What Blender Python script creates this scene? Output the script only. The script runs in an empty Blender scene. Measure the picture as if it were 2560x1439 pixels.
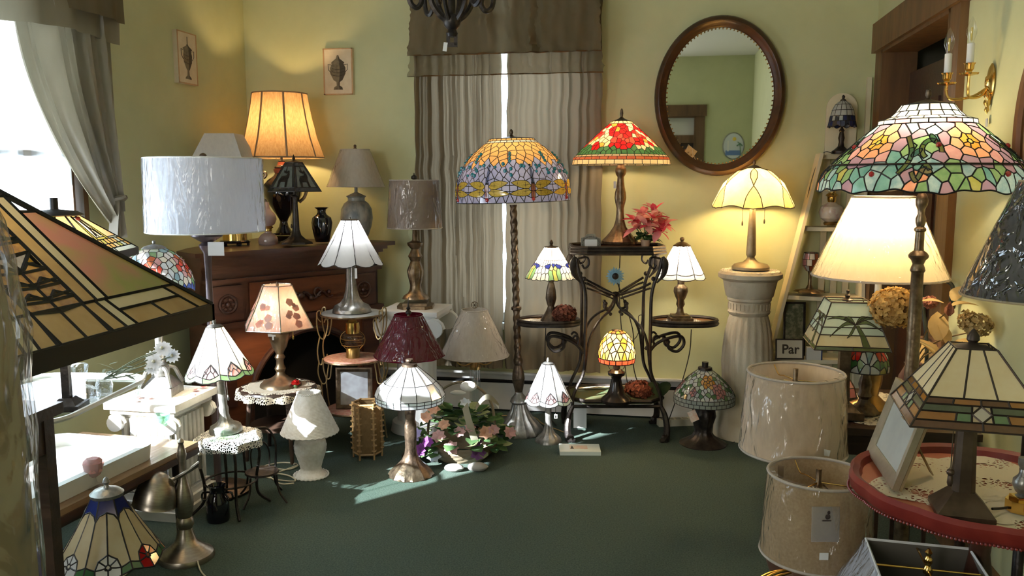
import bpy, math, random
from mathutils import Vector, Matrix
sin, cos, pi, rad = math.sin, math.cos, math.pi, math.radians
rnd = random.Random(11)
SC = bpy.context.scene
COL = SC.collection

# ---------------------------------------------------------------- camera
FPX, EYE, YAW = 2100.0, 1.30, rad(10.4)
PITCH = math.atan(271 / FPX)
cam = bpy.data.cameras.new('camera')
cam.sensor_width = 36.0
cam.lens = FPX / 2560 * 36.0
cam.clip_start = 0.02
camo = bpy.data.objects.new('camera', cam)
COL.objects.link(camo)
camo.location = (0, 0, EYE)
camo.rotation_euler = (pi / 2 - PITCH, 0, YAW)
SC.camera = camo

# ---------------------------------------------------------------- light and exposure
SC.view_settings.view_transform = 'Standard'
SC.view_settings.look = 'None'
SC.view_settings.gamma = 1.0
SC.view_settings.use_curve_mapping = False
SC.view_settings.exposure = 0.35
SKY_STRENGTH = 5.5
SUN_STRENGTH = 42.0
REAR_FILL = 68.0      # added fill light at the rear wall, standing in for daylight
BULB = 1.0             # scales every lit bulb
world = bpy.data.worlds.new('sky')
SC.world = world
world.use_nodes = True
wb = world.node_tree.nodes['Background']
wb.inputs[0].default_value = (0.66, 0.84, 1.0, 1)
wb.inputs[1].default_value = SKY_STRENGTH
sun = bpy.data.lights.new('sun', 'SUN')
sun.energy = SUN_STRENGTH
sun.angle = rad(0.6)
sun.color = (0.90, 0.95, 1.0)
suno = bpy.data.objects.new('sun', sun)
COL.objects.link(suno)
SUN_DIR = Vector((1.0, 1.2, -0.80)).normalized()
suno.rotation_euler = SUN_DIR.to_track_quat('-Z', 'Y').to_euler()
suno.location = (-6, -2, 5)

def area(name, loc, target, sx, sy, power, col, portal=False):
    l = bpy.data.lights.new(name, 'AREA')
    l.shape = 'RECTANGLE'
    l.size, l.size_y, l.energy, l.color = sx, sy, power, col
    if portal:
        l.cycles.is_portal = True
    o = bpy.data.objects.new(name, l)
    COL.objects.link(o)
    o.location = loc
    o.rotation_euler = (Vector(target) - Vector(loc)).to_track_quat('-Z', 'Z').to_euler()
    return o
XL, XR, YB, YF, ZC = -2.41, 1.02, 4.61, -1.80, 2.66   # walls, ceiling
area('fill_rear', (-1.45, -1.74, 1.50), (0.1, 2.4, 0.7), 1.5, 1.3, REAR_FILL, (1.0, 0.97, 0.92))  # added area fill, the wall has no opening here
area('portal_window_left', (XL - 0.12, 2.27, 1.38), (0, 2.27, 1.38), 1.65, 1.55, 1, (1, 1, 1), True)
area('portal_window_back', (-0.87, YB + 0.12, 1.38), (-0.87, 0, 1.38), 0.9, 1.7, 1, (1, 1, 1), True)
try:
    cy = SC.cycles
    cy.max_bounces, cy.diffuse_bounces, cy.glossy_bounces = 8, 4, 3
    cy.transmission_bounces, cy.transparent_max_bounces = 5, 14
    cy.caustics_reflective = cy.caustics_refractive = False
    cy.sample_clamp_indirect = 6.0
    cy.use_denoising = True
    cy.use_adaptive_sampling = True
    cy.adaptive_threshold = 0.03
except Exception:
    pass

# ---------------------------------------------------------------- survey: where a sight line of the photograph meets the room
CR = Vector((cos(YAW), sin(YAW), 0))
CF = Vector((-sin(YAW) * cos(PITCH), cos(YAW) * cos(PITCH), -sin(PITCH)))
CU = Vector((-sin(YAW) * sin(PITCH), cos(YAW) * sin(PITCH), cos(PITCH)))
def ray(px, py):
    return CF + CR * ((px - 1280) / FPX) - CU * ((py - 719.5) / FPX)
def on_z(px, py, z=0.0):
    d = ray(px, py)
    return Vector((0, 0, EYE)) + d * ((z - EYE) / d.z)
def on_y(px, py, y=4.61):
    d = ray(px, py)
    return Vector((0, 0, EYE)) + d * (y / d.y)
def on_x(px, py, x):
    d = ray(px, py)
    return Vector((0, 0, EYE)) + d * (x / d.x)
def at_t(px, py, t):
    return Vector((0, 0, EYE)) + ray(px, py) * t
class Site:
    """A standing place in the room; R and Z give real radii and heights there."""
    def __init__(s, px, py, z=None, t=None, loc=None):
        s.px = px
        s.loc = Vector(loc) if loc is not None else (on_z(px, py, z) if z is not None else at_t(px, py, t))
        if z is not None and t is not None:
            s.loc = at_t(px, py, t); s.loc.z = z
        d = s.loc - Vector((0, 0, EYE))
        s.hd = math.hypot(s.loc.x, s.loc.y)
    def tt(s, py):
        d = ray(s.px, py)
        return s.hd / math.hypot(d.x, d.y)
    def Z(s, py):
        return EYE + ray(s.px, py).z * s.tt(py) - s.loc.z
    def R(s, rpx, py=None):
        return rpx * s.tt(py if py is not None else 720) / FPX
    def P(s, prof):
        return [(s.R(r, y), s.Z(y)) for r, y in prof]

# ---------------------------------------------------------------- mesh building
class MB:
    def __init__(s):
        s.v, s.f = [], []
    def add(s, vs, fs):
        n = len(s.v)
        s.v.extend([tuple(p) for p in vs])
        s.f.extend([tuple(i + n for i in f) for f in fs])
        return s
    def lathe(s, prof, n=32, c=(0, 0, 0), mod=None, caps=(False, False), a0=0.0, a1=2 * pi):
        full = abs(a1 - a0 - 2 * pi) < 1e-6
        m = n if full else n + 1
        vs, fs = [], []
        for j, (r, z) in enumerate(prof):
            for i in range(m):
                a = a0 + (a1 - a0) * i / n
                q = r * (mod(a, j) if mod else 1)
                vs.append((c[0] + q * cos(a), c[1] + q * sin(a), c[2] + z))
        for j in range(len(prof) - 1):
            for i in range(n):
                k = (i + 1) % m if full else i + 1
                fs.append((j * m + i, j * m + k, (j + 1) * m + k, (j + 1) * m + i))
        if caps[0]: fs.append(tuple(range(m)))
        if caps[1]: fs.append(tuple(range((len(prof) - 1) * m, len(prof) * m)))
        return s.add(vs, fs)
    def tube(s, pts, r, n=6, closed=False, caps=True, sx=1.0):
        pts = [Vector(p) for p in pts]
        L = len(pts)
        vs, fs = [], []
        prev = None
        for i, p in enumerate(pts):
            if closed: d = pts[(i + 1) % L] - pts[i - 1]
            else: d = pts[min(i + 1, L - 1)] - pts[max(i - 1, 0)]
            if d.length < 1e-9: d = Vector((0, 0, 1))
            d.normalize()
            if prev is None:
                a = Vector((0, 0, 1)) if abs(d.z) < .9 else Vector((1, 0, 0))
                u = d.cross(a).normalized()
            else:
                u = prev - d * prev.dot(d)
                u = u.normalized() if u.length > 1e-6 else d.orthogonal().normalized()
            prev = u
            w = d.cross(u)
            rr = r[i] if isinstance(r, (list, tuple)) else r
            for k in range(n):
                a = 2 * pi * k / n
                vs.append(p + u * (rr * cos(a) * sx) + w * (rr * sin(a)))
        for i in range(L if closed else L - 1):
            j = (i + 1) % L
            for k in range(n):
                q = (k + 1) % n
                fs.append((i * n + k, i * n + q, j * n + q, j * n + k))
        if caps and not closed:
            fs.append(tuple(range(n))[::-1]); fs.append(tuple(range((L - 1) * n, L * n)))
        return s.add(vs, fs)
    def box(s, c, d, rz=0.0, M=None):
        x, y, z = d[0] / 2, d[1] / 2, d[2] / 2
        vs = [Vector((a * x, b * y, e * z)) for e in (-1, 1) for b in (-1, 1) for a in (-1, 1)]
        T = Matrix.Translation(c) @ (M if M else Matrix.Rotation(rz, 4, 'Z'))
        return s.add([T @ v for v in vs], [(0, 2, 3, 1), (4, 5, 7, 6), (0, 1, 5, 4), (1, 3, 7, 5), (3, 2, 6, 7), (2, 0, 4, 6)])
    def prism(s, poly, z0, z1, T=None, inset=0.0):
        n = len(poly)
        cx = sum(p[0] for p in poly) / n; cyy = sum(p[1] for p in poly) / n
        vs = [Vector((p[0], p[1], z0)) for p in poly] + [Vector((cx + (p[0] - cx) * (1 - inset), cyy + (p[1] - cyy) * (1 - inset), z1)) for p in poly]
        if T: vs = [T @ v for v in vs]
        fs = [tuple(range(n))[::-1], tuple(range(n, 2 * n))] + [(i, (i + 1) % n, n + (i + 1) % n, n + i) for i in range(n)]
        return s.add(vs, fs)
    def ball(s, c, r, n=10, m=6, sc=(1, 1, 1)):
        prof = [(max(1e-5, r * sin(pi * j / m)), -r * cos(pi * j / m)) for j in range(m + 1)]
        k = len(s.v)
        s.lathe(prof, n)
        for i in range(k, len(s.v)):
            p = s.v[i]
            s.v[i] = (c[0] + p[0] * sc[0], c[1] + p[1] * sc[1], c[2] + p[2] * sc[2])
        return s
    def grid(s, nu, nv, fn):
        vs = [fn(i / nu, j / nv) for j in range(nv + 1) for i in range(nu + 1)]
        fs = [(j * (nu + 1) + i, j * (nu + 1) + i + 1, (j + 1) * (nu + 1) + i + 1, (j + 1) * (nu + 1) + i) for j in range(nv) for i in range(nu)]
        return s.add(vs, fs)
    def frame(s, w, h, b, d, T=Matrix()):      # picture frame in local XZ, face towards -Y
        prof = [(0, 0), (0, -d), (b * .35, -d * 1.15), (b, -d * .55), (b, 0)]
        vs = []
        for o, y in prof:
            x, z = w / 2 - o, h / 2 - o
            vs += [T @ Vector(q) for q in ((-x, y, -z), (x, y, -z), (x, y, z), (-x, y, z))]
        fs = []
        for j in range(len(prof) - 1):
            for i in range(4):
                k = (i + 1) % 4
                fs.append((j * 4 + i, j * 4 + k, (j + 1) * 4 + k, (j + 1) * 4 + i))
        return s.add(vs, fs)
    def xform(s, T, k=0):
        for i in range(k, len(s.v)): s.v[i] = tuple(T @ Vector(s.v[i]))
        return s
    def mesh(s, name, mat, smooth=38):
        me = bpy.data.meshes.new(name)
        me.from_pydata(s.v, [], s.f)
        if smooth:
            me.shade_smooth()
            me.set_sharp_from_angle(angle=rad(smooth))
        if mat: me.materials.append(mat)
        me.update()
        return me
def obj(name, mb, mat, parent=None, smooth=38):
    me = mb if isinstance(mb, bpy.types.Mesh) else mb.mesh(name, mat, smooth)
    o = bpy.data.objects.new(name, me)
    COL.objects.link(o)
    if parent: o.parent = parent
    return o
def struct(name, mb, mat, parent=None, smooth=38):
    o = obj(name, mb, mat, parent, smooth)
    if not parent: o['kind'] = 'structure'
    return o
class Thing:
    def __init__(s, name, label, cat, site, group=None, rz=YAW):
        s.S = site
        s.e = bpy.data.objects.new(name, None)
        COL.objects.link(s.e)
        s.e.empty_display_size = .05
        s.e.location = site.loc if isinstance(site, Site) else Vector(site)
        s.e.rotation_euler = (0, 0, rz)
        s.e['label'] = label; s.e['category'] = cat
        if group: s.e['group'] = group
    def part(s, name, mb, mat, parent=None, label=None, kind=None, smooth=38, T=None):
        o = obj(name, mb, mat, parent or s.e, smooth)
        if label: o['label'] = label
        if kind: o['kind'] = kind
        if T is not None: o.matrix_local = T
        return o
    def L(s, prof, n=32, **k):
        return MB().lathe(s.S.P(prof), n, **k)

# ---------------------------------------------------------------- materials
MATS = {}
def nodes(name):
    m = bpy.data.materials.new(name); m.use_nodes = True
    nt = m.node_tree; nt.nodes.clear()
    out = nt.nodes.new('ShaderNodeOutputMaterial')
    return m, nt, out
def N(nt, t, **k):
    n = nt.nodes.new(t)
    for a, b in k.items(): setattr(n, a, b)
    return n
def rgba(c): return (c[0], c[1], c[2], 1.0)
def coords(nt, scale=(1, 1, 1), kind='Object'):
    tc = N(nt, 'ShaderNodeTexCoord'); mp = N(nt, 'ShaderNodeMapping')
    mp.inputs['Scale'].default_value = scale
    nt.links.new(tc.outputs[kind], mp.inputs[0])
    return mp.outputs[0]
def noisecol(nt, c1, c2, vec, scale, detail=3, rough=.6, lo=.35, hi=.65):
    no = N(nt, 'ShaderNodeTexNoise'); no.inputs['Scale'].default_value = scale; no.inputs['Detail'].default_value = detail
    no.inputs['Roughness'].default_value = rough
    nt.links.new(vec, no.inputs['Vector'])
    cr = N(nt, 'ShaderNodeValToRGB')
    cr.color_ramp.elements[0].position, cr.color_ramp.elements[1].position = lo, hi
    cr.color_ramp.elements[0].color, cr.color_ramp.elements[1].color = rgba(c1), rgba(c2)
    nt.links.new(no.outputs['Fac'], cr.inputs[0])
    return cr.outputs[0], no.outputs['Fac']
def bump(nt, h, strength, dist=.01):
    b = N(nt, 'ShaderNodeBump'); b.inputs['Strength'].default_value = strength; b.inputs['Distance'].default_value = dist
    nt.links.new(h, b.inputs['Height'])
    return b.outputs[0]
def M(name, col, rough=.5, metal=0.0, col2=None, scale=12, st=(1, 1, 1), bp=0.0, bscale=None, spec=.5, coat=0.0, lo=.35, hi=.65, bd=.006, emit=None):
    if name in MATS: return MATS[name]
    m, nt, out = nodes(name)
    p = N(nt, 'ShaderNodeBsdfPrincipled')
    p.inputs['Base Color'].default_value = rgba(col)
    p.inputs['Roughness'].default_value = rough
    p.inputs['Metallic'].default_value = metal
    p.inputs['Specular IOR Level'].default_value = spec
    p.inputs['Coat Weight'].default_value = coat
    v = None
    if col2 is not None or bp:
        v = coords(nt, st)
    if col2 is not None:
        c, h = noisecol(nt, col, col2, v, scale, lo=lo, hi=hi)
        nt.links.new(c, p.inputs['Base Color'])
    if bp:
        no = N(nt, 'ShaderNodeTexNoise'); no.inputs['Scale'].default_value = bscale or scale; no.inputs['Detail'].default_value = 3
        nt.links.new(v, no.inputs['Vector'])
        nt.links.new(bump(nt, no.outputs['Fac'], bp, bd), p.inputs['Normal'])
    if emit:
        p.inputs['Emission Color'].default_value = rgba(emit[0]); p.inputs['Emission Strength'].default_value = emit[1]
    nt.links.new(p.outputs[0], out.inputs[0])
    MATS[name] = m
    return m
def sheet(name, col, tr=.5, col2=None, scale=30, st=(1, 1, 1), gloss=0.0, grough=.25, clear=0.0, bp=0.0, tint=None, lo=.3, hi=.7, bd=.004):
    """thin lit-through stuff: shade cloth, art glass, petals, curtains. tr = translucent share, clear = see-through share"""
    if name in MATS: return MATS[name]
    m, nt, out = nodes(name)
    d = N(nt, 'ShaderNodeBsdfDiffuse'); t = N(nt, 'ShaderNodeBsdfTranslucent'); mx = N(nt, 'ShaderNodeMixShader')
    mx.inputs[0].default_value = tr
    d.inputs[0].default_value = rgba(col); t.inputs[0].default_value = rgba(tint or col)
    h = None
    if col2 is not None or bp:
        v = coords(nt, st)
        c, h = noisecol(nt, col, col2 or col, v, scale, lo=lo, hi=hi)
        if col2 is not None:
            nt.links.new(c, d.inputs[0])
            if tint is None: nt.links.new(c, t.inputs[0])
    nt.links.new(d.outputs[0], mx.inputs[1]); nt.links.new(t.outputs[0], mx.inputs[2])
    last = mx.outputs[0]
    nrm = bump(nt, h, bp, bd) if bp and h else None
    if gloss:
        g = N(nt, 'ShaderNodeBsdfGlossy'); g.inputs['Roughness'].default_value = grough
        m2 = N(nt, 'ShaderNodeMixShader'); m2.inputs[0].default_value = gloss
        if nrm: nt.links.new(nrm, g.inputs['Normal'])
        nt.links.new(last, m2.inputs[1]); nt.links.new(g.outputs[0], m2.inputs[2]); last = m2.outputs[0]
    if clear:
        tp = N(nt, 'ShaderNodeBsdfTransparent'); m3 = N(nt, 'ShaderNodeMixShader'); m3.inputs[0].default_value = clear
        nt.links.new(last, m3.inputs[1]); nt.links.new(tp.outputs[0], m3.inputs[2]); last = m3.outputs[0]
    nt.links.new(last, out.inputs[0])
    MATS[name] = m
    return m
def film(name, col=(1, 1, 1), base=.05, rough=.12, scale=22, bp=.8, st=(1, 1, .35), milk=0.0):
    """clear plastic or glass: see-through with a fresnel gloss, wrinkled by bp"""
    if name in MATS: return MATS[name]
    m, nt, out = nodes(name)
    tp = N(nt, 'ShaderNodeBsdfTransparent'); tp.inputs[0].default_value = rgba(col)
    g = N(nt, 'ShaderNodeBsdfGlossy'); g.inputs['Roughness'].default_value = rough
    fr = N(nt, 'ShaderNodeFresnel')
    ge = N(nt, 'ShaderNodeNewGeometry'); mr = N(nt, 'ShaderNodeMapRange')      # same reflectance from both sides of a thin film
    mr.inputs['To Min'].default_value = 1.45; mr.inputs['To Max'].default_value = 1 / 1.45
    nt.links.new(ge.outputs['Backfacing'], mr.inputs['Value']); nt.links.new(mr.outputs[0], fr.inputs[0])
    ad = N(nt, 'ShaderNodeMath', operation='ADD'); ad.inputs[1].default_value = base; ad.use_clamp = True
    mx = N(nt, 'ShaderNodeMixShader')
    if bp:
        v = coords(nt, st)
        no = N(nt, 'ShaderNodeTexNoise'); no.inputs['Scale'].default_value = scale; no.inputs['Detail'].default_value = 2
        no.inputs['Distortion'].default_value = 1.2
        nt.links.new(v, no.inputs['Vector'])
        b = bump(nt, no.outputs['Fac'], bp, .03)
        nt.links.new(b, g.inputs['Normal']); nt.links.new(b, fr.inputs['Normal'])
    nt.links.new(fr.outputs[0], ad.inputs[0]); nt.links.new(ad.outputs[0], mx.inputs[0])
    nt.links.new(tp.outputs[0], mx.inputs[1]); nt.links.new(g.outputs[0], mx.inputs[2])
    last = mx.outputs[0]
    if milk:
        d = N(nt, 'ShaderNodeBsdfDiffuse'); d.inputs[0].default_value = rgba((.9, .9, .92))
        m2 = N(nt, 'ShaderNodeMixShader'); m2.inputs[0].default_value = milk
        nt.links.new(last, m2.inputs[1]); nt.links.new(d.outputs[0], m2.inputs[2]); last = m2.outputs[0]
    nt.links.new(last, out.inputs[0])
    MATS[name] = m
    return m
def glow(name, col, strength):
    if name in MATS: return MATS[name]
    m, nt, out = nodes(name)
    e = N(nt, 'ShaderNodeEmission'); e.inputs[0].default_value = rgba(col); e.inputs[1].default_value = strength
    nt.links.new(e.outputs[0], out.inputs[0])
    MATS[name] = m
    return m
def lace(name, col, cell=60, thr=.13, amp=0.0, ns=14):
    """openwork cloth: thread between small holes"""
    m, nt, out = nodes(name)
    v = coords(nt)
    vo = N(nt, 'ShaderNodeTexVoronoi', feature='DISTANCE_TO_EDGE'); vo.inputs['Scale'].default_value = cell
    nt.links.new(v, vo.inputs['Vector'])
    no = N(nt, 'ShaderNodeTexNoise'); no.inputs['Scale'].default_value = ns; no.inputs['Detail'].default_value = 0; nt.links.new(v, no.inputs['Vector'])
    a = N(nt, 'ShaderNodeMath', operation='MULTIPLY'); a.inputs[1].default_value = thr * 2
    nt.links.new(no.outputs['Fac'], a.inputs[0])
    if amp:          # solid motifs between open ones
        a.operation = 'MULTIPLY_ADD'; a.inputs[1].default_value = amp; a.inputs[2].default_value = thr - amp / 2
    g = N(nt, 'ShaderNodeMath', operation='GREATER_THAN')
    nt.links.new(vo.outputs['Distance'], g.inputs[0]); nt.links.new(a.outputs[0], g.inputs[1])
    d = N(nt, 'ShaderNodeBsdfDiffuse'); d.inputs[0].default_value = rgba(col)
    tp = N(nt, 'ShaderNodeBsdfTransparent'); mx = N(nt, 'ShaderNodeMixShader')
    nt.links.new(g.outputs[0], mx.inputs[0]); nt.links.new(d.outputs[0], mx.inputs[1]); nt.links.new(tp.outputs[0], mx.inputs[2])
    nt.links.new(mx.outputs[0], out.inputs[0])
    MATS[name] = m
    return m
def wood(name, c1, c2, rough=.4, scale=3, st=(1, 12, 12), bp=.15):
    return M(name, c1, rough, 0, c2, scale, st, bp, scale * 3, lo=.3, hi=.7)

iron = M('black_iron', (.020, .017, .016), .42, .6, (.05, .04, .033), 30, bp=.25, bscale=60)
bronze = M('dark_bronze', (.060, .042, .030), .38, .75, (.16, .115, .075), 26, bp=.3, bscale=70)
bronze2 = M('antique_bronze', (.13, .09, .055), .36, .85, (.28, .2, .12), 30, bp=.25, bscale=60)
pewter = M('weathered_pewter', (.20, .20, .19), .38, .75, (.34, .33, .30), 34, bp=.2, bscale=80)
brass = M('polished_brass', (.80, .52, .16), .16, 1.0)
olbrass = M('dull_brass', (.45, .29, .10), .33, .9, (.30, .2, .08), 18)
nickel = M('brushed_nickel', (.42, .37, .30), .34, 1.0, (.33, .29, .24), 40, (1, 1, 6))
silver = M('bright_silver', (.6, .6, .6), .22, 1.0)
lead = M('dark_came', (.022, .02, .02), .45, .5)
leadb = M('copper_came', (.055, .04, .03), .45, .6)
blackgl = M('black_gloss', (.006, .006, .010), .08, 0, coat=.5)
cordb = M('dark_cord', (.02, .018, .017), .5)
cordw = M('ivory_cord', (.55, .50, .36), .5)
paper = M('white_paper', (.78, .78, .76), .7)
whitep = M('white_paint', (.80, .80, .78), .38, 0, (.74, .74, .72), 9)
stone = M('cream_stone', (.60, .52, .40), .85, 0, (.50, .42, .31), 14, bp=.4, bscale=60)
leadglass = dict()
# ================================================================= the room
wallm = M('wall_paint', (.57, .585, .34), .75, 0, (.535, .55, .315), 5, bp=.05, bscale=40)
ceilm = M('ceiling_paint', (.74, .72, .66), .9)
carpet = M('green_carpet', (.054, .080, .065), .95, 0, (.112, .152, .125), 170, bp=.9, bscale=420, spec=.1, lo=.3, hi=.7, bd=.008)
oak = wood('dark_oak', (.085, .042, .016), (.16, .082, .030), .5, 2.2, (9, 9, 1.2))
walnut = wood('mahogany', (.034, .011, .006), (.072, .025, .012), .36, 2.5, (1.5, 1.5, 10))
redwood = wood('polished_cherry', (.095, .028, .011), (.16, .052, .020), .3, 2.2, (1.5, 1.5, 12))
darkwood = wood('ebonised_wood', (.030, .018, .013), (.06, .034, .022), .35, 3, (1.5, 9, 9))
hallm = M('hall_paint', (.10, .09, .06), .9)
sootm = M('soot_black', (.006, .006, .006), .95)

def holed(o, h, d, T):
    """wall slab in local (u, depth, z): outer rect o, hole h, thickness d"""
    vs = []
    for y in (0, d):
        for (a, b, c, e) in (o, h):
            vs += [T @ Vector(p) for p in ((a, y, b), (c, y, b), (c, y, e), (a, y, e))]
    fs = []
    for i in range(4):
        k = (i + 1) % 4
        fs += [(i, k, 4 + k, 4 + i), (8 + i, 12 + i, 12 + k, 8 + k), (4 + i, 4 + k, 12 + k, 12 + i), (i, 8 + i, 8 + k, k)]
    return MB().add(vs, fs)
TL = Matrix.Translation((XL, 0, 0)) @ Matrix.Rotation(pi / 2, 4, 'Z')      # u = Y, depth = -X
TR = Matrix.Translation((XR, 0, 0)) @ Matrix.Rotation(-pi / 2, 4, 'Z')     # u = -Y, depth = +X
TB = Matrix.Translation((0, YB, 0))                                        # u = X, depth = +Y
TF = Matrix.Translation((0, YF, 0)) @ Matrix.Rotation(pi, 4, 'Z')          # u = -X, depth = -Y
struct('floor', MB().box(((XL + XR) / 2, (YB + YF) / 2, -.05), (XR - XL + .4, YB - YF + .4, .1)), carpet)
struct('ceiling', MB().box(((XL + XR) / 2, (YB + YF) / 2, ZC + .05), (XR - XL + .4, YB - YF + .4, .1)), ceilm)
WL = (1.46, .62, 3.08, 2.16)
WB = (-1.27, .50, -.46, 2.26)
struct('wall_left', holed((YF, -.02, YB + .15, ZC), WL, .15, TL), wallm)
struct('wall_right', holed((-YB - .15, -.02, -YF, ZC), (-4.374, -.01, -3.376, 1.915), .13, TR), wallm)
struct('wall_back', holed((XL - .15, -.02, XR + .15, ZC), WB, .15, TB), wallm)
struct('wall_rear', holed((-XR - .15, -.02, -XL + .15, ZC), (-.33, -.01, .52, 1.93), .13, TF), wallm)

clearpane = film('window_glass', (1, 1, 1), .0, .02, 1, 0)
def window(name, o, d, T):
    a, b, c, e = o
    w = bpy.data.objects.new(name, None); COL.objects.link(w); w['kind'] = 'structure'
    def fr(x0, z0, x1, z1, y0, y1):
        return MB().box(((x0 + x1) / 2, (y0 + y1) / 2, (z0 + z1) / 2), (x1 - x0, y1 - y0, z1 - z0)).xform(T)
    wd = whitep
    for (x0, z0, x1, z1) in ((a, b, a + .05, e), (c - .05, b, c, e), (a, e - .05, c, e), (a, b, c, b + .05)):
        obj('jamb', fr(x0, z0, x1, z1, .03, .12), wd, w)
    zm = (b + e) / 2
    obj('meeting_rail', fr(a + .05, zm - .02, c - .05, zm + .02, .05, .10), wd, w)
    obj('muntin', fr((a + c) / 2 - .012, zm + .02, (a + c) / 2 + .012, e - .05, .06, .09), wd, w)
    obj('pane', fr(a + .05, b + .05, c - .05, zm - .02, .070, .074), clearpane, w)
    obj('pane', fr(a + .05, zm + .02, c - .05, e - .05, .070, .074), clearpane, w)
    obj('sill', fr(a - .06, b - .035, c + .06, b, -.05, .12), wd, w)
    for x0 in (a - .09, c): obj('casing', fr(x0, b, x0 + .09, e, -.018, .0), oak, w)
    obj('casing', fr(a - .11, e, c + .11, e + .11, -.024, .0), oak, w)
window('window_1', WL, .15, TL)
window('window_2', WB, .15, TB)
window('fill_casing', (.72, .82, 2.18, 2.14), .15, TF)      # unseen casing added around the rear fill light, no opening behind it

# dark doorway with an oak frame in the side wall, and its twin behind the camera that the mirror shows
def doorway(name, u0, u1, zt, T, d=.13):
    w = bpy.data.objects.new(name, None); COL.objects.link(w); w['kind'] = 'structure'
    B = lambda x0, x1, y0, y1, z0, z1: MB().box(((x0 + x1) / 2, (y0 + y1) / 2, (z0 + z1) / 2), (x1 - x0, y1 - y0, z1 - z0)).xform(T)
    obj('jamb', B(u0 - .115, u0, -.028, .0, 0, zt), oak, w)
    obj('jamb', B(u1, u1 + .115, -.028, .0, 0, zt), oak, w)
    obj('lining', B(u0 - .004, u0 + .016, -.028, d, 0, zt), oak, w)
    obj('lining', B(u1 - .016, u1 + .004, -.028, d, 0, zt), oak, w)
    obj('header', B(u0 - .135, u1 + .135, -.045, .0, zt, zt + .14), oak, w)
    obj('header_lining', B(u0, u1, -.028, d, zt - .016, zt), oak, w)
    return w, B
dw, B = doorway('door_1', -4.374, -3.376, 1.915, TR)
leaf = obj('door_leaf', B(-4.35, -3.76, .10, .14, .01, 1.80), darkwood, dw)
for (z0, z1) in ((.15, .75), (.9, 1.65)):
    obj('door_panel', B(-4.25, -3.86, .09, .101, z0, z1), walnut, dw)
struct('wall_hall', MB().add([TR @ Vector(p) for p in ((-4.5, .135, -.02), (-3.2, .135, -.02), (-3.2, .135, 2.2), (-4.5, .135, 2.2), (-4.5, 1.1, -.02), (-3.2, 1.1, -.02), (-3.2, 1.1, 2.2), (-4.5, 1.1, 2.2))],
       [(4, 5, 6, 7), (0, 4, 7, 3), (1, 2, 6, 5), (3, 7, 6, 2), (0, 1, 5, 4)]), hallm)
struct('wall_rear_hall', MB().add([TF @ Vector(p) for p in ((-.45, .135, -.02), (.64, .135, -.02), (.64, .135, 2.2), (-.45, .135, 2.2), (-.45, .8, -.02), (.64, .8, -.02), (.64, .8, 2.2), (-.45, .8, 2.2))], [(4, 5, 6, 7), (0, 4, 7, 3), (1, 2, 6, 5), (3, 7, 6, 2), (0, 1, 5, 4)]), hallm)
dw2, B = doorway('door_2', -.33, .52, 1.93, TF)
obj('transom_rail', B(-.33, .52, .02, .08, 1.60, 1.70), oak, dw2)
obj('door_leaf', B(-.33, .52, .08, .12, .0, 1.62), darkwood, dw2)
obj('transom_panel', B(-.33, .52, .09, .12, 1.69, 1.93), ceilm, dw2)

# baseboard heater under the curtained window
h = Thing('baseboard_heater', 'long low white baseboard heater with a dark slot along the curtained wall', 'heater', (-.63, YB, 0), rz=0)
HX = 1.96
prof = [(-.005, .0), (-.062, .02), (-.066, .155), (-.055, .165)]
h.part('front_panel', MB().box((0, -.058, .085), (HX, .012, .15)), whitep)
h.part('back_plate', MB().box((0, -.006, .11), (HX, .010, .20)), whitep)
h.part('top_hood', MB().box((0, -.028, .212), (HX, .056, .012), M=Matrix.Rotation(rad(-8), 4, 'X')), whitep)
h.part('heating_fins', MB().box((0, -.03, .14), (HX - .04, .035, .06)), sootm)
for sx in (-1, 1): h.part('end_cap', MB().box((sx * HX / 2, -.033, .105), (.02, .066, .21)), whitep)
struct('baseboard_back', MB().box(((.36 + XR) / 2, YB - .012, .055), (XR - .36, .024, .11)), oak)
struct('baseboard_left', MB().box((XL + .012, (YF + YB) / 2, .06), (.024, YB - YF, .12)), oak)
struct('baseboard_right', MB().box((XR - .012, (YF + 3.25) / 2, .055), (.024, 3.25 - YF, .11)), oak)

# ---------------------------------------------------------------- curtains
drape = sheet('olive_voile', (.30, .26, .185), .5, (.25, .215, .15), 7, (1, 1, .4), tint=(.165, .120, .075), bp=.15)
drape2 = sheet('olive_swag', (.33, .295, .215), .35, (.27, .24, .17), 7, (1, 1, .4), gloss=.06, grough=.4, bp=.2)
valm = sheet('valance_voile', (.22, .18, .115), .30, (.18, .15, .09), 9, (1, 1, .3), bp=.15)
hemm = sheet('hem_voile', (.30, .25, .15), .45, clear=.35)
trimm = M('hem_stitching', (.22, .12, .04), .8)
sheer = sheet('white_sheer', (.9, .92, .95), .7, clear=.12)

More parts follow.
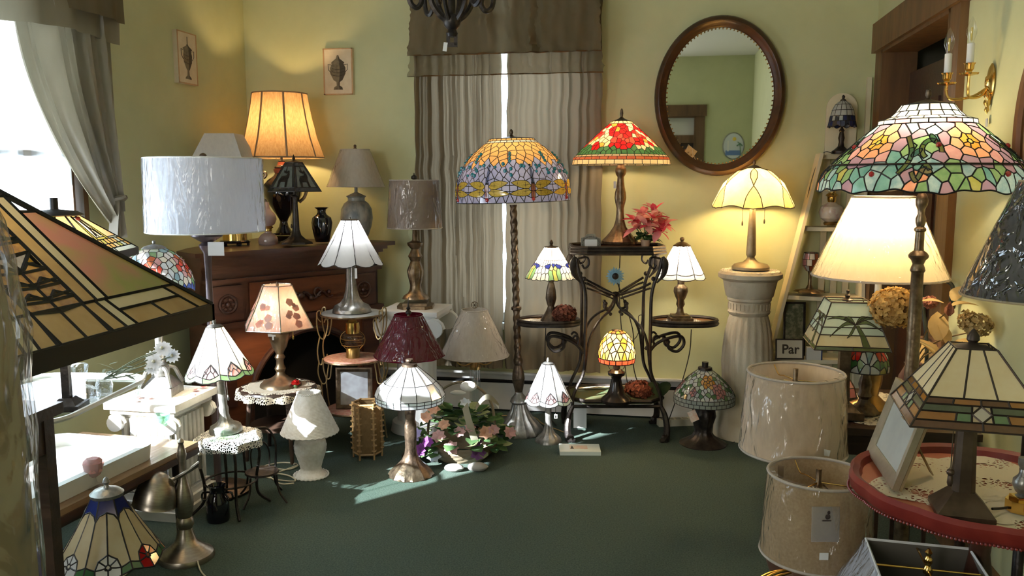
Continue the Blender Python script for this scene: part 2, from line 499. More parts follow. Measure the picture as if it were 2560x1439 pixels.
def folds(seed, k=7):
    r = random.Random(seed)
    ps = [(r.uniform(.5, 1) * 9 / (n + 6), n, r.uniform(0, 6.3)) for n in [r.randint(3, 21) for _ in range(k)]]
    tot = sum(a for a, _, _ in ps)
    return lambda u: sum(a * sin(2 * pi * n * u + p) for a, n, p in ps) / tot * 1.8
def panel(x0, x1, z0, z1, y, amp, seed, nu=90, nv=26, flare=(0, 0), bunch=0.0):
    f, g = folds(seed), folds(seed + 50)
    def fn(u, v):
        z = z0 + (z1 - z0) * v
        s = .5 + .5 * v
        xa = x0 - flare[0] * (1 - v); xb = x1 + flare[1] * (1 - v)
        w = .05 * sin(3.1 * v + 9 * u) * (1 - v) + .02 * sin(11 * u - 2 * v)
        a = amp * (f(u + w * .5) * s + g(u * .7 + .13 * v + w) * (1 - s))
        b = bunch * math.exp(-((1 - v) - 1) ** 2 * 0) * max(0, .22 - v) / .22
        return (xa + (xb - xa) * u + .006 * g(v), y - abs(amp) + a - b * (abs(sin(9 * u + 14 * v)) * .6 + abs(sin(23 * u - 17 * v)) * .4), z)
    return MB().grid(nu, nv, fn)
cu = Thing('window_curtain', 'sheer olive curtain panel behind the dragonfly lamp, on the fireplace side of the gap', 'curtain', (-1.12, YB - .07, .26), 'olive panels at the back window', rz=0)
cu.part('fabric', panel(-.25, .232, .0, 2.03, .0, .022, 3, flare=(.0, .012), bunch=.05).xform(Matrix.Identity(4)), drape)
cu = Thing('window_curtain', 'sheer olive curtain panel hanging between the bright gap and the oval mirror', 'curtain', (-.62, YB - .07, .26), 'olive panels at the back window', rz=0)
cu.part('fabric', panel(-.232, .265, .0, 2.03, .0, .022, 8, flare=(.014, .02), bunch=.06), drape)
va = Thing('curtain_valance', 'two tier olive valance gathered on a rod above the back window', 'valance', (-.87, YB - .12, 1.86), rz=0)
va.part('ruffle', panel(-.50, .50, .10, .47, .0, .022, 21, flare=(.02, .02)), valm)
va.part('under_ruffle', panel(-.50, .50, -.005, .30, .03, .016, 22, flare=(.035, .03)), hemm)
va.part('hem', panel(-.52, .52, .098, .104, -.002, .022, 21), trimm)
va.part('hem', panel(-.534, .528, -.007, -.001, .028, .016, 22), trimm)
va.part('curtain_rod', MB().tube([(-.54, .02, .455), (.54, .02, .455)], .012, 10), bronze)

# window by the long table: tied-back swag, white sheer and valance, all along the side wall
lw = XL + .06
cu = Thing('window_curtain', 'pale olive curtain swept aside and tied back beside the sunlit window', 'curtain', (lw, 3.0, 1.17), rz=0)
fa, fb = folds(31), folds(32)
def swag(u, v):
    z = 1.06 * v
    y_in = .22 - 1.21 * v + .78 * v * v
    y_out = .29 - .03 * v + .02 * sin(3 * v)
    w = .35 + .65 * v
    y = y_in + (y_out - y_in) * u + .008 * fa(u + v * .2)
    return (.055 * w * fa(u * (.75 + .1 * v)) + .03, y, z - .10 * (1 - v) * (1 - u) * .6)
cu.part('fabric', MB().grid(80, 30, swag), drape2)
cu.part('tie_back', MB().tube([(.06 * cos(a), .262 + .035 * sin(a), .035 + .02 * cos(a)) for a in [2 * pi * i / 14 for i in range(14)]], .012, 6, closed=True), drape2)
cu.part('tail', MB().grid(16, 6, lambda u, v: (.03 + .03 * fb(u), .25 + (u - .5) * .07 * (1.5 - v), -.12 + .16 * v)), drape2)
cu = Thing('window_curtain', 'unseen straight olive curtain added on the camera side to block the sunbeam', 'curtain', (lw, 1.42, .60), rz=0)
cu.part('fabric', MB().grid(60, 12, lambda u, v: (.03 + .028 * fb(u), -.22 + .34 * u, 1.62 * v)), drape2)  # added out of view to cut off the near side of the sunbeam
cu = Thing('sheer_curtain', 'white sheer glowing in the sunlit side window', 'curtain', (lw - .035, 2.6, .66), rz=0)
cu.part('fabric', MB().grid(90, 6, lambda u, v: (.012 * fa(u * .8 + .3), -.16 + .70 * u, 1.50 * v)), sheer)
rb_ = Thing('sun_block_blind', 'added white blind blocking the sun in the upper side window', 'blind', (XL + .012, 2.50, 1.40), rz=0)  # added to keep direct sun off the big drum shade
rb_.part('sun_block_cloth', MB().box((0, 0, .37), (.003, 1.16, .74)), sheet('sun_block_cloth', (.80, .81, .80), .6))
rb_.part('bottom_rail', MB().box((0, 0, .0), (.012, 1.16, .022)), whitep)
va = Thing('curtain_valance', 'short gathered olive valance over the sunlit side window', 'valance', (XL + .10, 2.27, 1.86), rz=0)
va.part('ruffle', MB().grid(80, 6, lambda u, v: (.045 + .028 * fa(u) * (1.4 - v), -1.01 + 2.03 * u - .02 * (1 - v) * (1 - 2 * u), .09 + .36 * v)), valm)
va.part('under_ruffle', MB().grid(80, 5, lambda u, v: (.028 + .022 * fb(u) * (1.4 - v), -1.02 + 2.05 * u, -.005 + .22 * v + .02 * sin(9 * u))), drape2)
va.part('curtain_rod', MB().tube([(.02, -1.05, .44), (.02, 1.04, .44)], .012, 10), bronze)

# ---------------------------------------------------------------- on the walls
canvas = M('canvas_print', (.66, .55, .38), .8, 0, (.74, .64, .47), 14)
canv_edge = M('canvas_edge', (.55, .36, .20), .8, 0, (.48, .28, .14), 20)
ink = M('sepia_ink', (.14, .115, .075), .85, 0, (.24, .20, .13), 40)
inkd = M('sepia_dark', (.060, .048, .034), .85)
def urn_print(loc, rz, label, kind):
    t = Thing('canvas_print', label, 'picture', loc, 'urn prints', rz=rz)
    w, h = .175, .255
    t.part('canvas', MB().box((0, -.012, 0), (w, .024, h)), canvas)
    for a in (-1, 1):
        t.part('edge', MB().box((a * (w / 2 - .004), -.0247, 0), (.008, .0012, h)), canv_edge)
        t.part('edge', MB().box((0, -.0247, a * (h / 2 - .003)), (w, .0012, .006)), canv_edge)
    if kind == 0: pr = [(.004, .105), (.004, .07), (.012, .06), (.045, .045), (.032, .038), (.04, .012), (.036, -.02), (.018, -.05), (.008, -.062), (.010, -.085), (.026, -.095), (.028, -.103)]
    else: pr = [(.004, .09), (.012, .07), (.036, .052), (.040, .046), (.034, .042), (.046, .020), (.045, -.012), (.026, -.048), (.010, -.058), (.009, -.078), (.024, -.086), (.028, -.10)]
    vs, fs = [], []
    for r, z in pr: vs += [(-r, -.0252, z), (r, -.0252, z)]
    fs = [(2 * i, 2 * i + 1, 2 * i + 3, 2 * i + 2) for i in range(len(pr) - 1)]
    t.part('urn_drawing', MB().add(vs, fs), ink)
    vs = []
    for r, z in pr: vs += [(r * .25, -.0256, z), (r * .95, -.0256, z)]
    t.part('urn_shading', MB().add(vs, fs), inkd)
    hd = MB()
    for a in (-1, 1): hd.tube([(a * .035, -.0254, .036), (a * .058, -.0254, .04), (a * .056, -.0254, .01), (a * .04, -.0254, -.008)], .0016, 4)
    for q in range(3): hd.tube([(-.036 + .012 * i, -.0262, .018 - .03 * q * .6 - .008 * sin(pi * i / 6)) for i in range(7)], .0012, 4)
    t.part('urn_handles', hd, inkd)
p = on_x(458, 146, XL); urn_print(p, pi / 2, 'small urn print on canvas hung beside the tied-back curtain', 0)
p = on_y(849, 180, YB); urn_print(p, 0, 'small lidded urn print on canvas hung over the fireplace near the back window', 1)

# oval mirror, top leaning out from the wall
mt = Thing('oval_mirror', 'large oval wall mirror in a dark carved wooden frame', 'mirror', on_y(1797, 243, YB), rz=0)
tilt = Matrix.Translation((0, -.030, 0)) @ Matrix.Rotation(rad(0.7), 4, 'X')
def ovalring(prof, n=72):
    vs, fs = [], []
    for i in range(n):
        a = 2 * pi * i / n
        for o, y in prof: vs.append((( .332 - o) * cos(a), y, (.408 - o) * sin(a)))
    m = len(prof)
    for i in range(n):
        k = (i + 1) % n
        for j in range(m): fs.append((i * m + j, k * m + j, k * m + (j + 1) % m, i * m + (j + 1) % m))
    return MB().add(vs, fs)
mirm = M('mirror_glass', (.86, .88, .85), .015, 1.0)
mirwood = wood('mirror_wood', (.030, .014, .006), (.065, .032, .013), .3, 2.5, (2, 2, 6))
mt.part('frame', ovalring([(0, .02), (0, -.012), (.010, -.026), (.024, -.032), (.036, -.024), (.040, -.018), (.052, -.014), (.060, -.004), (.060, .02)]), mirwood, T=tilt)
mt.part('mirror_glass', MB().add([(0, .0, 0)] + [(.275 * cos(2 * pi * i / 72), .0, .35 * sin(2 * pi * i / 72)) for i in range(72)], [(0, 1 + (i + 1) % 72, 1 + i) for i in range(72)]), mirm, T=tilt, smooth=0)
bd = MB()
for i in range(90):
    a = 2 * pi * i / 90
    bd.ball((.268 * cos(a), -.009, .344 * sin(a)), .0042, 6, 4)
mt.part('beading', bd, olbrass, kind='stuff', T=tilt)
tagm = M('manila_tag', (.62, .46, .22), .75, 0, (.5, .36, .16), 90)
tg = mt.part('price_tag', MB().box((-.14, -.035, -.285), (.055, .002, .05), M=Matrix.Rotation(rad(35), 4, 'Y')), tagm, label='manila price tag tied to the lower frame')
mt.part('tag_string', MB().tube([(-.16, -.036, -.27), (-.15, -.036, -.245), (-.13, -.036, -.262), (-.125, -.036, -.30), (-.105, -.036, -.335)], .0015, 5), cordw)
# rear wall plaque seen in the mirror
pl = Thing('wall_plaque', 'oval lighthouse plaque reflected in the mirror', 'plaque', (.80, YF, 1.56), rz=pi)
ov = lambda a, b, y, n=40: MB().add([(0, y, 0)] + [(a * cos(2 * pi * i / n), y, b * sin(2 * pi * i / n)) for i in range(n)], [(0, 1 + (i + 1) % n, 1 + i) for i in range(n)])
pl.part('sky_glass', ov(.125, .16, -.010), M('plaque_sky', (.66, .70, .74), .3))
pl.part('rim', MB().tube([(.127 * cos(2 * pi * i / 40), -.006, .162 * sin(2 * pi * i / 40)) for i in range(40)], .008, 6, closed=True), pewter)
pl.part('sun', MB().ball((-.01, -.012, .085), .024, 10, 6, (1, .2, 1)), M('plaque_sun', (.85, .62, .08), .4))
pl.part('lighthouse', MB().box((.065, -.014, .0), (.02, .005, .13)), paper)
pl.part('water', MB().box((0, -.012, -.085), (.19, .003, .06)), M('plaque_water', (.12, .22, .50), .4))
pl.part('palm_tree', MB().tube([(-.09, -.014, -.1), (-.08, -.014, .02), (-.05, -.014, .05)], .006, 5).tube([(-.11, -.014, .0), (-.08, -.014, .03), (-.04, -.014, -.0)], .008, 5), M('plaque_green', (.10, .22, .12), .5))

# ---------------------------------------------------------------- corner fireplace
A0, A1 = Vector((-2.142, 3.540, 0)), Vector((-1.494, 4.489, 0))
fp = Thing('fireplace_mantel', 'dark mahogany corner mantel with carved panels and an arched black hearth', 'fireplace', (A0 + A1) / 2, rz=math.atan2((A1 - A0).y, (A1 - A0).x))
MZ = .96
fp.part('mantel_shelf', MB().prism([(-.575, -.01), (.575, -.01), (.55, .12), (.30, .54), (.17, .77), (-.20, .52), (-.45, .34), (-.575, .19)], MZ - .022, MZ), walnut)
for k, (dz, dy) in enumerate(((.022, .012), (.040, .030), (.058, .048), (.075, .058))):
    fp.part('cornice_moulding', MB().box((0, dy + .10, MZ - dz - .009), (1.10 - 2 * dy, .20, .018)), walnut)
NX = 48
xs = [-.50 + 1.0 * i / NX for i in range(NX + 1)]
XC, RA, ZS = .06, .335, .17
def archz(x, r=RA): return ZS + math.sqrt(max(0, r * r - (x - XC) ** 2)) if abs(x - XC) < r else 0.0
vs, fs = [], []
xs = sorted(set(xs + [XC - RA, XC - RA + .004, XC + RA, XC + RA - .004]))
for x in xs: vs += [(x, .06, archz(x)), (x, .06, .60), (x, .10, archz(x))]
for i in range(len(xs) - 1):
    fs += [(3 * i, 3 * i + 3, 3 * i + 4, 3 * i + 1), (3 * i, 3 * i + 2, 3 * i + 5, 3 * i + 3)]
fp.part('arched_front', MB().add(vs, fs), redwood)
fp.part('arch_trim', MB().tube([(XC + (RA + .018) * cos(a), .055, ZS + (RA + .018) * sin(a)) for a in [pi * i / 28 for i in range(29)]] + [(XC - RA - .018, .055, 0)], .016, 8), walnut)
fp.part('hearth_opening', MB().box((XC, .31, .27), (.80, .02, .62)).box((XC - .39, .2, .27), (.02, .22, .62)).box((XC + .39, .2, .27), (.02, .22, .62)).box((XC, .2, .60), (.8, .22, .02)), sootm)
fp.part('frieze_board', MB().box((0, .08, .86), (1.0, .04, .10)), walnut)
fp.part('upper_board', MB().box((0, .09, .705), (1.0, .06, .22)), walnut)
fp.part('side_panel', MB().box((-.49, .16, .46), (.02, .20, .92)), walnut)
fp.part('side_panel', MB().box((.49, .15, .46), (.02, .18, .92)), walnut)
fp.part('ledge', MB().box((0, .055, .595), (1.04, .05, .03)), walnut)
fp.part('ledge', MB().box((0, .050, .815), (1.02, .04, .018)), walnut)
for x, w in ((-.40, .16), (.39, .17)):
    b = fp.part('pilaster_panel', MB().box((x, .052, .705), (w, .02, .17)), walnut)
    rz = MB().tube([(x + .042 * cos(a), .040, .70 + .042 * sin(a)) for a in [2 * pi * i / 20 for i in range(20)]], .008, 6, closed=True)
    rz.ball((x, .04, .70), .014, 8, 5)
    for q in range(6): rz.ball((x + .026 * cos(q * pi / 3), .042, .70 + .026 * sin(q * pi / 3)), .011, 7, 5, (1, .6, 1))
    fp.part('rosette', rz, walnut)
fp.part('centre_panel', MB().box((-.0, .056, .705), (.56, .014, .18)), redwood)
scr = MB()
for sgn in (-1, 1):
    scr.tube([(sgn * .012 * i, .040, .70 + .018 * sin(i * .75)) for i in range(17)], [.011 - .0004 * i for i in range(17)], 6)
    scr.tube([(sgn * (.10 + .022 * cos(a)), .038, .715 + .022 * sin(a)) for a in [i * .5 for i in range(12)]], .006, 6)
    scr.ball((sgn * .06, .04, .69), .016, 7, 5); scr.ball((sgn * .17, .04, .71), .012, 7, 5)
scr.ball((0, .038, .705), .020, 8, 6)
fp.part('carved_scroll', scr, walnut)
for x in (-.42, .44): fp.part('lower_panel', MB().box((x, .052, .36), (.10, .02, .34)), walnut)
# ================================================================= art glass
def clip(poly, px, py, nx, ny):
    """keep the side of the line through (px,py) that n points away from"""
    out = []
    L = len(poly)
    for i in range(L):
        a, b = poly[i], poly[(i + 1) % L]
        da = (a[0] - px) * nx + (a[1] - py) * ny
        db = (b[0] - px) * nx + (b[1] - py) * ny
        if da <= 0: out.append(a)
        if (da < 0 < db) or (db < 0 < da):
            t = da / (da - db)
            out.append((a[0] + (b[0] - a[0]) * t, a[1] + (b[1] - a[1]) * t))
    return out
def voronoi(seeds, lim):
    cells = []
    for i, s in enumerate(seeds):
        near = sorted(range(len(seeds)), key=lambda j: (seeds[j][0] - s[0]) ** 2 + (seeds[j][1] - s[1]) ** 2)[1:36]
        poly = [(s[0] - lim, s[1] - lim), (s[0] + lim, s[1] - lim), (s[0] + lim, s[1] + lim), (s[0] - lim, s[1] + lim)]
        nb = []
        for j in near:
            q = seeds[j]
            poly = clip(poly, (s[0] + q[0]) / 2, (s[1] + q[1]) / 2, q[0] - s[0], q[1] - s[1])
            if len(poly) < 3: break
        cells.append(poly)
    return cells
def subdiv(poly, step):
    out = []
    for i in range(len(poly)):
        a, b = poly[i], poly[(i + 1) % len(poly)]
        n = max(1, min(8, math.ceil(math.hypot(a[0] - b[0], a[1] - b[1]) / step)))
        for k in range(n): out.append((a[0] + (b[0] - a[0]) * k / n, a[1] + (b[1] - a[1]) * k / n))
    return out
class Dome:
    """a shade of revolution: plane (azimuthal, radius = arc length) -> surface"""
    def __init__(s, prof, squash=1.0, wave=None, centre=0.0):
        s.p = prof; s.sq = squash; s.wave = wave
        s.acc = [0.0]
        for a, b in zip(prof, prof[1:]): s.acc.append(s.acc[-1] + math.hypot(a[0] - b[0], a[1] - b[1]))
        s.L = s.acc[-1]
        s.r0 = prof[0][0] + centre
    def rho(s, v): return s.r0 + s.sq * v * s.L
    def plane(s, th, v): return (s.rho(v) * cos(th), s.rho(v) * sin(th))
    def at(s, th, v):
        q = min(max(v, 0.0), 1.0) * s.L
        for i in range(len(s.p) - 1):
            if q <= s.acc[i + 1] + 1e-9: break
        t = (q - s.acc[i]) / max(1e-9, s.acc[i + 1] - s.acc[i])
        a, b = s.p[i], s.p[i + 1]
        r = a[0] + (b[0] - a[0]) * t; z = a[1] + (b[1] - a[1]) * t
        dr, dz = b[0] - a[0], b[1] - a[1]
        l = math.hypot(dr, dz)
        if v > 1: r += (v - 1) * s.L * dr / l; z += (v - 1) * s.L * dz / l
        return Vector((r * cos(th), r * sin(th), z)), Vector((-dz / l * cos(th), -dz / l * sin(th), dr / l))
    def map(s, q):
        return s.at(math.atan2(q[1], q[0]), (math.hypot(*q) - s.r0) / (s.sq * s.L))
    def clamp(s, poly, v0, v1):
        out = []
        for x, y in poly:
            r = math.hypot(x, y); th = math.atan2(y, x)
            e = v1 + (s.wave(th) if s.wave and v1 >= .999 else 0)
            q = min(max(r, s.rho(v0)), s.rho(e))
            out.append((x * q / max(r, 1e-6), y * q / max(r, 1e-6)))
        cl = []
        for p in out:
            if not cl or math.hypot(p[0] - cl[-1][0], p[1] - cl[-1][1]) > 1e-5: cl.append(p)
        if len(cl) > 1 and math.hypot(cl[0][0] - cl[-1][0], cl[0][1] - cl[-1][1]) < 1e-5: cl.pop()
        return cl
def band(D, n, v0, v1, off=0.0, sub=3):
    out = []
    for i in range(n):
        a, b = 2 * pi * (i + off) / n, 2 * pi * (i + 1 + off) / n
        up = [D.plane(a + (b - a) * k / sub, v0) for k in range(sub + 1)]
        dn = [D.plane(a + (b - a) * k / sub, v1 + (D.wave(a + (b - a) * k / sub) if D.wave and v1 >= .999 else 0)) for k in range(sub + 1)]
        out.append([up + dn[::-1]])
    return out
def poly_area(p):
    return abs(sum(p[i][0] * p[(i + 1) % len(p)][1] - p[(i + 1) % len(p)][0] * p[i][1] for i in range(len(p)))) / 2
def build_glass(th, parent, cells, mapf, lr, leadmat, fan=True, keep=300, out=0.0, pname='glass_pane', lname='leading', lead_only=None):
    """cells: (list of polygons, material). Every pane its own mesh, the cames one mesh along every pane edge."""
    if lr < .0018 and not out: lr *= 1.45
    if out and len(cells) > 1:          # laid-on pieces: each with its own came
        for c in cells: build_glass(th, parent, [c], mapf, lr, leadmat, fan, keep, out, pname, lname)
        return None
    cells = [c for c in cells if c[0] and all(len(p) > 2 for p in c[0])]
    edges = {}
    order = sorted(range(len(cells)), key=lambda i: -sum(poly_area(p) for p in cells[i][0]))
    solo = set(order[:keep])
    rest = {}
    for i, (polys, mat) in enumerate(cells):
        mb = MB()
        own = {}
        for p in polys:
            P = [mapf(q) for q in p]
            pts = [a + b * out for a, b in P]
            if fan and len(p) > 4:
                c = (sum(q[0] for q in p) / len(p), sum(q[1] for q in p) / len(p))
                cc, cn = mapf(c)
                mb.add(pts + [cc + cn * out], [(k, (k + 1) % len(p), len(p)) for k in range(len(p))])
            else:
                mb.add(pts, [tuple(range(len(p)))])
            for k in range(len(p)):
                a, b = P[k], P[(k + 1) % len(p)]
                if (a[0] - b[0]).length < 1e-5: continue
                mid = (a[0] + b[0]) / 2
                key = (round(mid.x * 2500), round(mid.y * 2500), round(mid.z * 2500))
                own[key] = own.get(key, 0) + 1
                edges.setdefault(key, (a, b, i))
        if len(polys) > 1:
            for k, n in own.items():
                if n > 1: edges[k] = None
        if i in solo: th.part(pname, mb, mat, parent, smooth=60)
        else: rest.setdefault(mat.name, (MB(), mat))[0].add(mb.v, mb.f)
    for mb, mat in rest.values(): th.part('glass_pieces', mb, mat, parent, kind='stuff', smooth=60)
    lm = MB()
    for e in edges.values():
        if not e: continue
        (a, na), (b, nb), _ = e
        d = b - a
        for k, (p, n) in enumerate(((a, na), (b, nb))):
            w = d.cross(n); w = w.normalized() * lr if w.length > 1e-9 else Vector((lr, 0, 0))
            p = p + n * out + d.normalized() * (lr * .4 * (-1, 1)[k])
            lm.v += [tuple(p + n * lr * .8), tuple(p + w), tuple(p - n * lr * .8), tuple(p - w)]
        o = len(lm.v) - 8
        for k in range(4):
            q = (k + 1) % 4
            lm.f.append((o + k, o + q, o + 4 + q, o + 4 + k))
    return th.part(lname, lm, leadmat, parent, smooth=60)
def shade_node(th, name='shade', cap=None, capmat=None, n=28):
    """the shade part: its own mesh is the metal cap; panes and leading hang under it"""
    return th.part(name, MB().lathe(cap, n), capmat or bronze)
def seeds_rings(D, rows):
    out = []
    for v, n, off, mat in rows:
        for i in range(n): out.append((D.plane(2 * pi * (i + off) / n, v), mat))
    return out
def vor_cells(D, seeds, v0, v1, step=.012):
    """seeds: ((x,y), material, group or None) -> merged cells"""
    seeds = [s for s in seeds if D.rho(v0) * 1.03 < math.hypot(*s[0]) or v0 <= 0]
    pts = [s[0] for s in seeds]
    polys = voronoi(pts, D.rho(1) * .8)
    groups = {}
    for s, p in zip(seeds, polys):
        if len(p) < 3: continue
        l = math.hypot(*s[0])
        if l > D.rho(v0) > 0: p = clip(p, s[0][0] / l * D.rho(v0), s[0][1] / l * D.rho(v0), -s[0][0], -s[0][1])
        if len(p) < 3: continue
        q = D.clamp(subdiv(p, step), v0, v1)
        if len(q) < 3: continue
        key = s[2] if len(s) > 2 and s[2] is not None else ('solo', id(s), s[0])
        groups.setdefault(key, ([], s[1]))[0].append(q)
    return list(groups.values())
def poisson(D, v0, v1, dist, avoid, r, tries=4000):
    pts = []
    for _ in range(tries):
        th = r.uniform(0, 2 * pi); v = math.sqrt(r.uniform(v0 * v0, v1 * v1))
        p = D.plane(th, v)
        if all((p[0] - q[0]) ** 2 + (p[1] - q[1]) ** 2 > dist * dist for q in pts) and all((p[0] - q[0]) ** 2 + (p[1] - q[1]) ** 2 > d * d for q, d in avoid):
            pts.append(p)
    return pts
class Panels:
    """a many-sided shade: (i, s, v) -> surface; prof gives the corner radii"""
    def __init__(s, n, prof, rot=0.0, bulge=0.0, scallop=0.0):
        s.n, s.p, s.rot, s.bulge, s.sc = n, prof, rot, bulge, scallop
        s.D = Dome(prof)
    def mapper(s, i):
        a, b = s.rot + 2 * pi * i / s.n, s.rot + 2 * pi * (i + 1) / s.n
        def f(q):
            u, v = q
            v2 = v * (1 + s.sc * 4 * u * (1 - u))
            A, _ = s.D.at(a, v2); B, _ = s.D.at(b, v2)
            P = A.lerp(B, u)
            m = (a + b) / 2
            A2, _ = s.D.at(a, v2 + .01); 
            d = s.D.at(m, min(v2, .999))[1]
            if s.bulge: P = P + Vector((cos(m), sin(m), 0)) * (s.bulge * 4 * u * (1 - u) * (.3 + .7 * v))
            return P, d
        return f
def pgrid(us, vs, mat):
    """panel cells from rows; mat(i,j) or a material"""
    out = []
    for j in range(len(vs) - 1):
        row = us[j] if isinstance(us[0], (list, tuple)) else us
        for i in range(len(row) - 1):
            out.append(([[(row[i], vs[j]), (row[i + 1], vs[j]), (row[i + 1], vs[j + 1]), (row[i], vs[j + 1])]], mat(i, j) if callable(mat) else mat))
    return out
def msub(cells, step=.2):
    return [([subdiv(p, step) for p in ps], m) for ps, m in cells]
def ellipse(cx, cyy, a, b, rot=0, n=10):
    return [(cx + a * cos(t) * cos(rot) - b * sin(t) * sin(rot), cyy + a * cos(t) * sin(rot) + b * sin(t) * cos(rot)) for t in [2 * pi * i / n for i in range(n)]]
def petal(x0, y0, x1, y1, w, n=5):
    """a pointed leaf from (x0,y0) to (x1,y1), half width w"""
    dx, dy = x1 - x0, y1 - y0
    L = []
    for k in range(n + 1):
        t = k / n; h = w * sin(pi * t ** .8)
        L.append((x0 + dx * t - dy * h, y0 + dy * t + dx * h))
    Rr = []
    for k in range(n - 1, 0, -1):
        t = k / n; h = w * sin(pi * t ** .8)
        Rr.append((x0 + dx * t + dy * h, y0 + dy * t - dx * h))
    return L + Rr

def G(name, c, c2=None, tr=.62, gl=.10, scale=26):
    return sheet('glass_' + name, c, tr, c2, scale, gloss=gl, grough=.12)
g_cream = G('cream', (.82, .70, .46), (.78, .62, .36))
g_ivory = G('ivory', (.86, .82, .70), (.80, .75, .60), .55)
g_white = G('white', (.88, .88, .86), (.82, .82, .80), .55, .12)
g_amber = G('amber', (.80, .42, .08), (.62, .27, .04))
g_honey = G('honey', (.86, .56, .24), (.80, .46, .17))
g_lav = G('lavender', (.32, .38, .74), (.42, .48, .80))
g_gold = G('gold_wing', (.92, .66, .12), (.70, .45, .06), .3, scale=160)
g_red = G('red', (.58, .008, .014), (.66, .02, .02))
g_coral = G('coral', (.72, .05, .045), (.78, .12, .06))
g_rust = G('rust', (.45, .10, .05), (.55, .17, .07))
g_green = G('green', (.05, .18, .07), (.10, .26, .10))
g_olive = G('olive', (.36, .38, .08), (.48, .46, .14))
g_leaf = G('leaf_green', (.16, .32, .14), (.26, .42, .20))
g_teal = G('teal', (.10, .30, .30), (.20, .42, .40))
g_sky = G('sky', (.20, .38, .46), (.44, .60, .62), scale=40)
g_blue = G('blue', (.06, .10, .36), (.10, .18, .50))
g_mauve = G('mauve', (.42, .26, .32), (.34, .24, .36))
g_peach = G('peach', (.85, .42, .24), (.78, .32, .18))
g_pink = G('pink', (.80, .42, .40), (.72, .30, .30))
g_rose = G('rose_pink', (.62, .30, .30), (.74, .46, .44))
g_opal = G('opal', (.62, .72, .78), (.82, .84, .80), scale=30)
g_grey = G('grey_green', (.52, .60, .56), (.64, .70, .64))
g_navy = G('navy', (.02, .03, .14), (.03, .05, .20), .5)
g_ultra = G('ultramarine', (.015, .025, .13), (.025, .04, .19), .4, .03)
g_indigo = G('indigo', (.03, .04, .26), (.05, .07, .36), .22)
g_tan = G('tan', (.62, .42, .15), (.50, .32, .10), .7)
g_moss = sheet('glass_moss', (.40, .42, .10), .72, (.66, .28, .18), 7, gloss=.1, grough=.12, lo=.42, hi=.6)
g_sand = G('sand', (.80, .70, .44), (.74, .62, .36), .45)
g_creamd = G('cream_daylit', (.93, .79, .50), (.88, .71, .40), .28, .08)
g_mint = G('mint', (.60, .72, .60), (.68, .78, .64), .42)
g_black = G('black', (.02, .02, .025), (.04, .04, .05), .2)

bulbs = {}
def bulb(th, z, power, col=(1.0, .72, .38), r=.026, off=(0, 0), parent=None):
    """a lit bulb: a small glowing globe"""
    key = 'bulb_%d_%d' % (int(power * 10), int(col[2] * 100))
    area_ = 4 * pi * r * r
    m = glow(key, col, BULB * power / (pi * area_))
    return th.part('bulb', MB().ball((off[0], off[1], z), r, 10, 8, (1, 1, 1.25)), m, parent)
def finial(th, prof, mat=None, parent=None, n=14):
    return th.part('finial', MB().lathe(prof, n), mat or bronze, parent)
def harp(S, r, y0, y1):
    return MB().tube([(S.R(r) * sin(a), 0, S.Z(y0) + (S.Z(y1) - S.Z(y0)) * (.5 - .5 * cos(a))) for a in [pi * i / 12 for i in range(13)]], .002, 5)
def chain(mb, x, y, z0, z1, step=.006, r=.0018):
    n = int((z0 - z1) / step)
    for i in range(n): mb.ball((x, y, z0 - i * step), r, 5, 4)
    return mb
def pull(th, x, y, z0, z1, mat=None, parent=None, knob=True):
    c = th.part('pull_chain', MB().tube([(x, y, z0), (x, y, z1)], .0013, 5), mat or olbrass, parent)
    if knob: th.part('chain_knob', MB().lathe([(.0005, z1 + .003), (.003, z1), (.0045, z1 - .012), (.003, z1 - .02), (.0005, z1 - .021)], 8, (x, y, 0)), mat or olbrass, parent or c if False else c)
    return c
def flute(n, d): return lambda a, j: 1 + d * cos(n * a)
def cable(name, label, pts, r=.0028, mat=None, site=None, group=None):
    c = Vector(pts[0])
    b = bezier(pts)
    o = obj(name, MB().tube([p - c for p in b], r, 6), mat or cordb)
    o.location = c; o['label'] = label; o['category'] = 'cord'
    if group: o['group'] = group
    return o
def bezier(pts, k=6):
    """smooth line through the points"""
    P = [Vector(p) for p in pts]
    if len(P) < 3: return P
    P = [2 * P[0] - P[1]] + P + [2 * P[-1] - P[-2]]
    out = []
    for i in range(1, len(P) - 2):
        for j in range(k):
            t = j / k
            a, b, c, d = P[i - 1], P[i], P[i + 1], P[i + 2]
            out.append(.5 * (2 * b + (c - a) * t + (2 * a - 5 * b + 4 * c - d) * t * t + (3 * b - a - 3 * c + d) * t ** 3))
    out.append(P[-2])
    return out
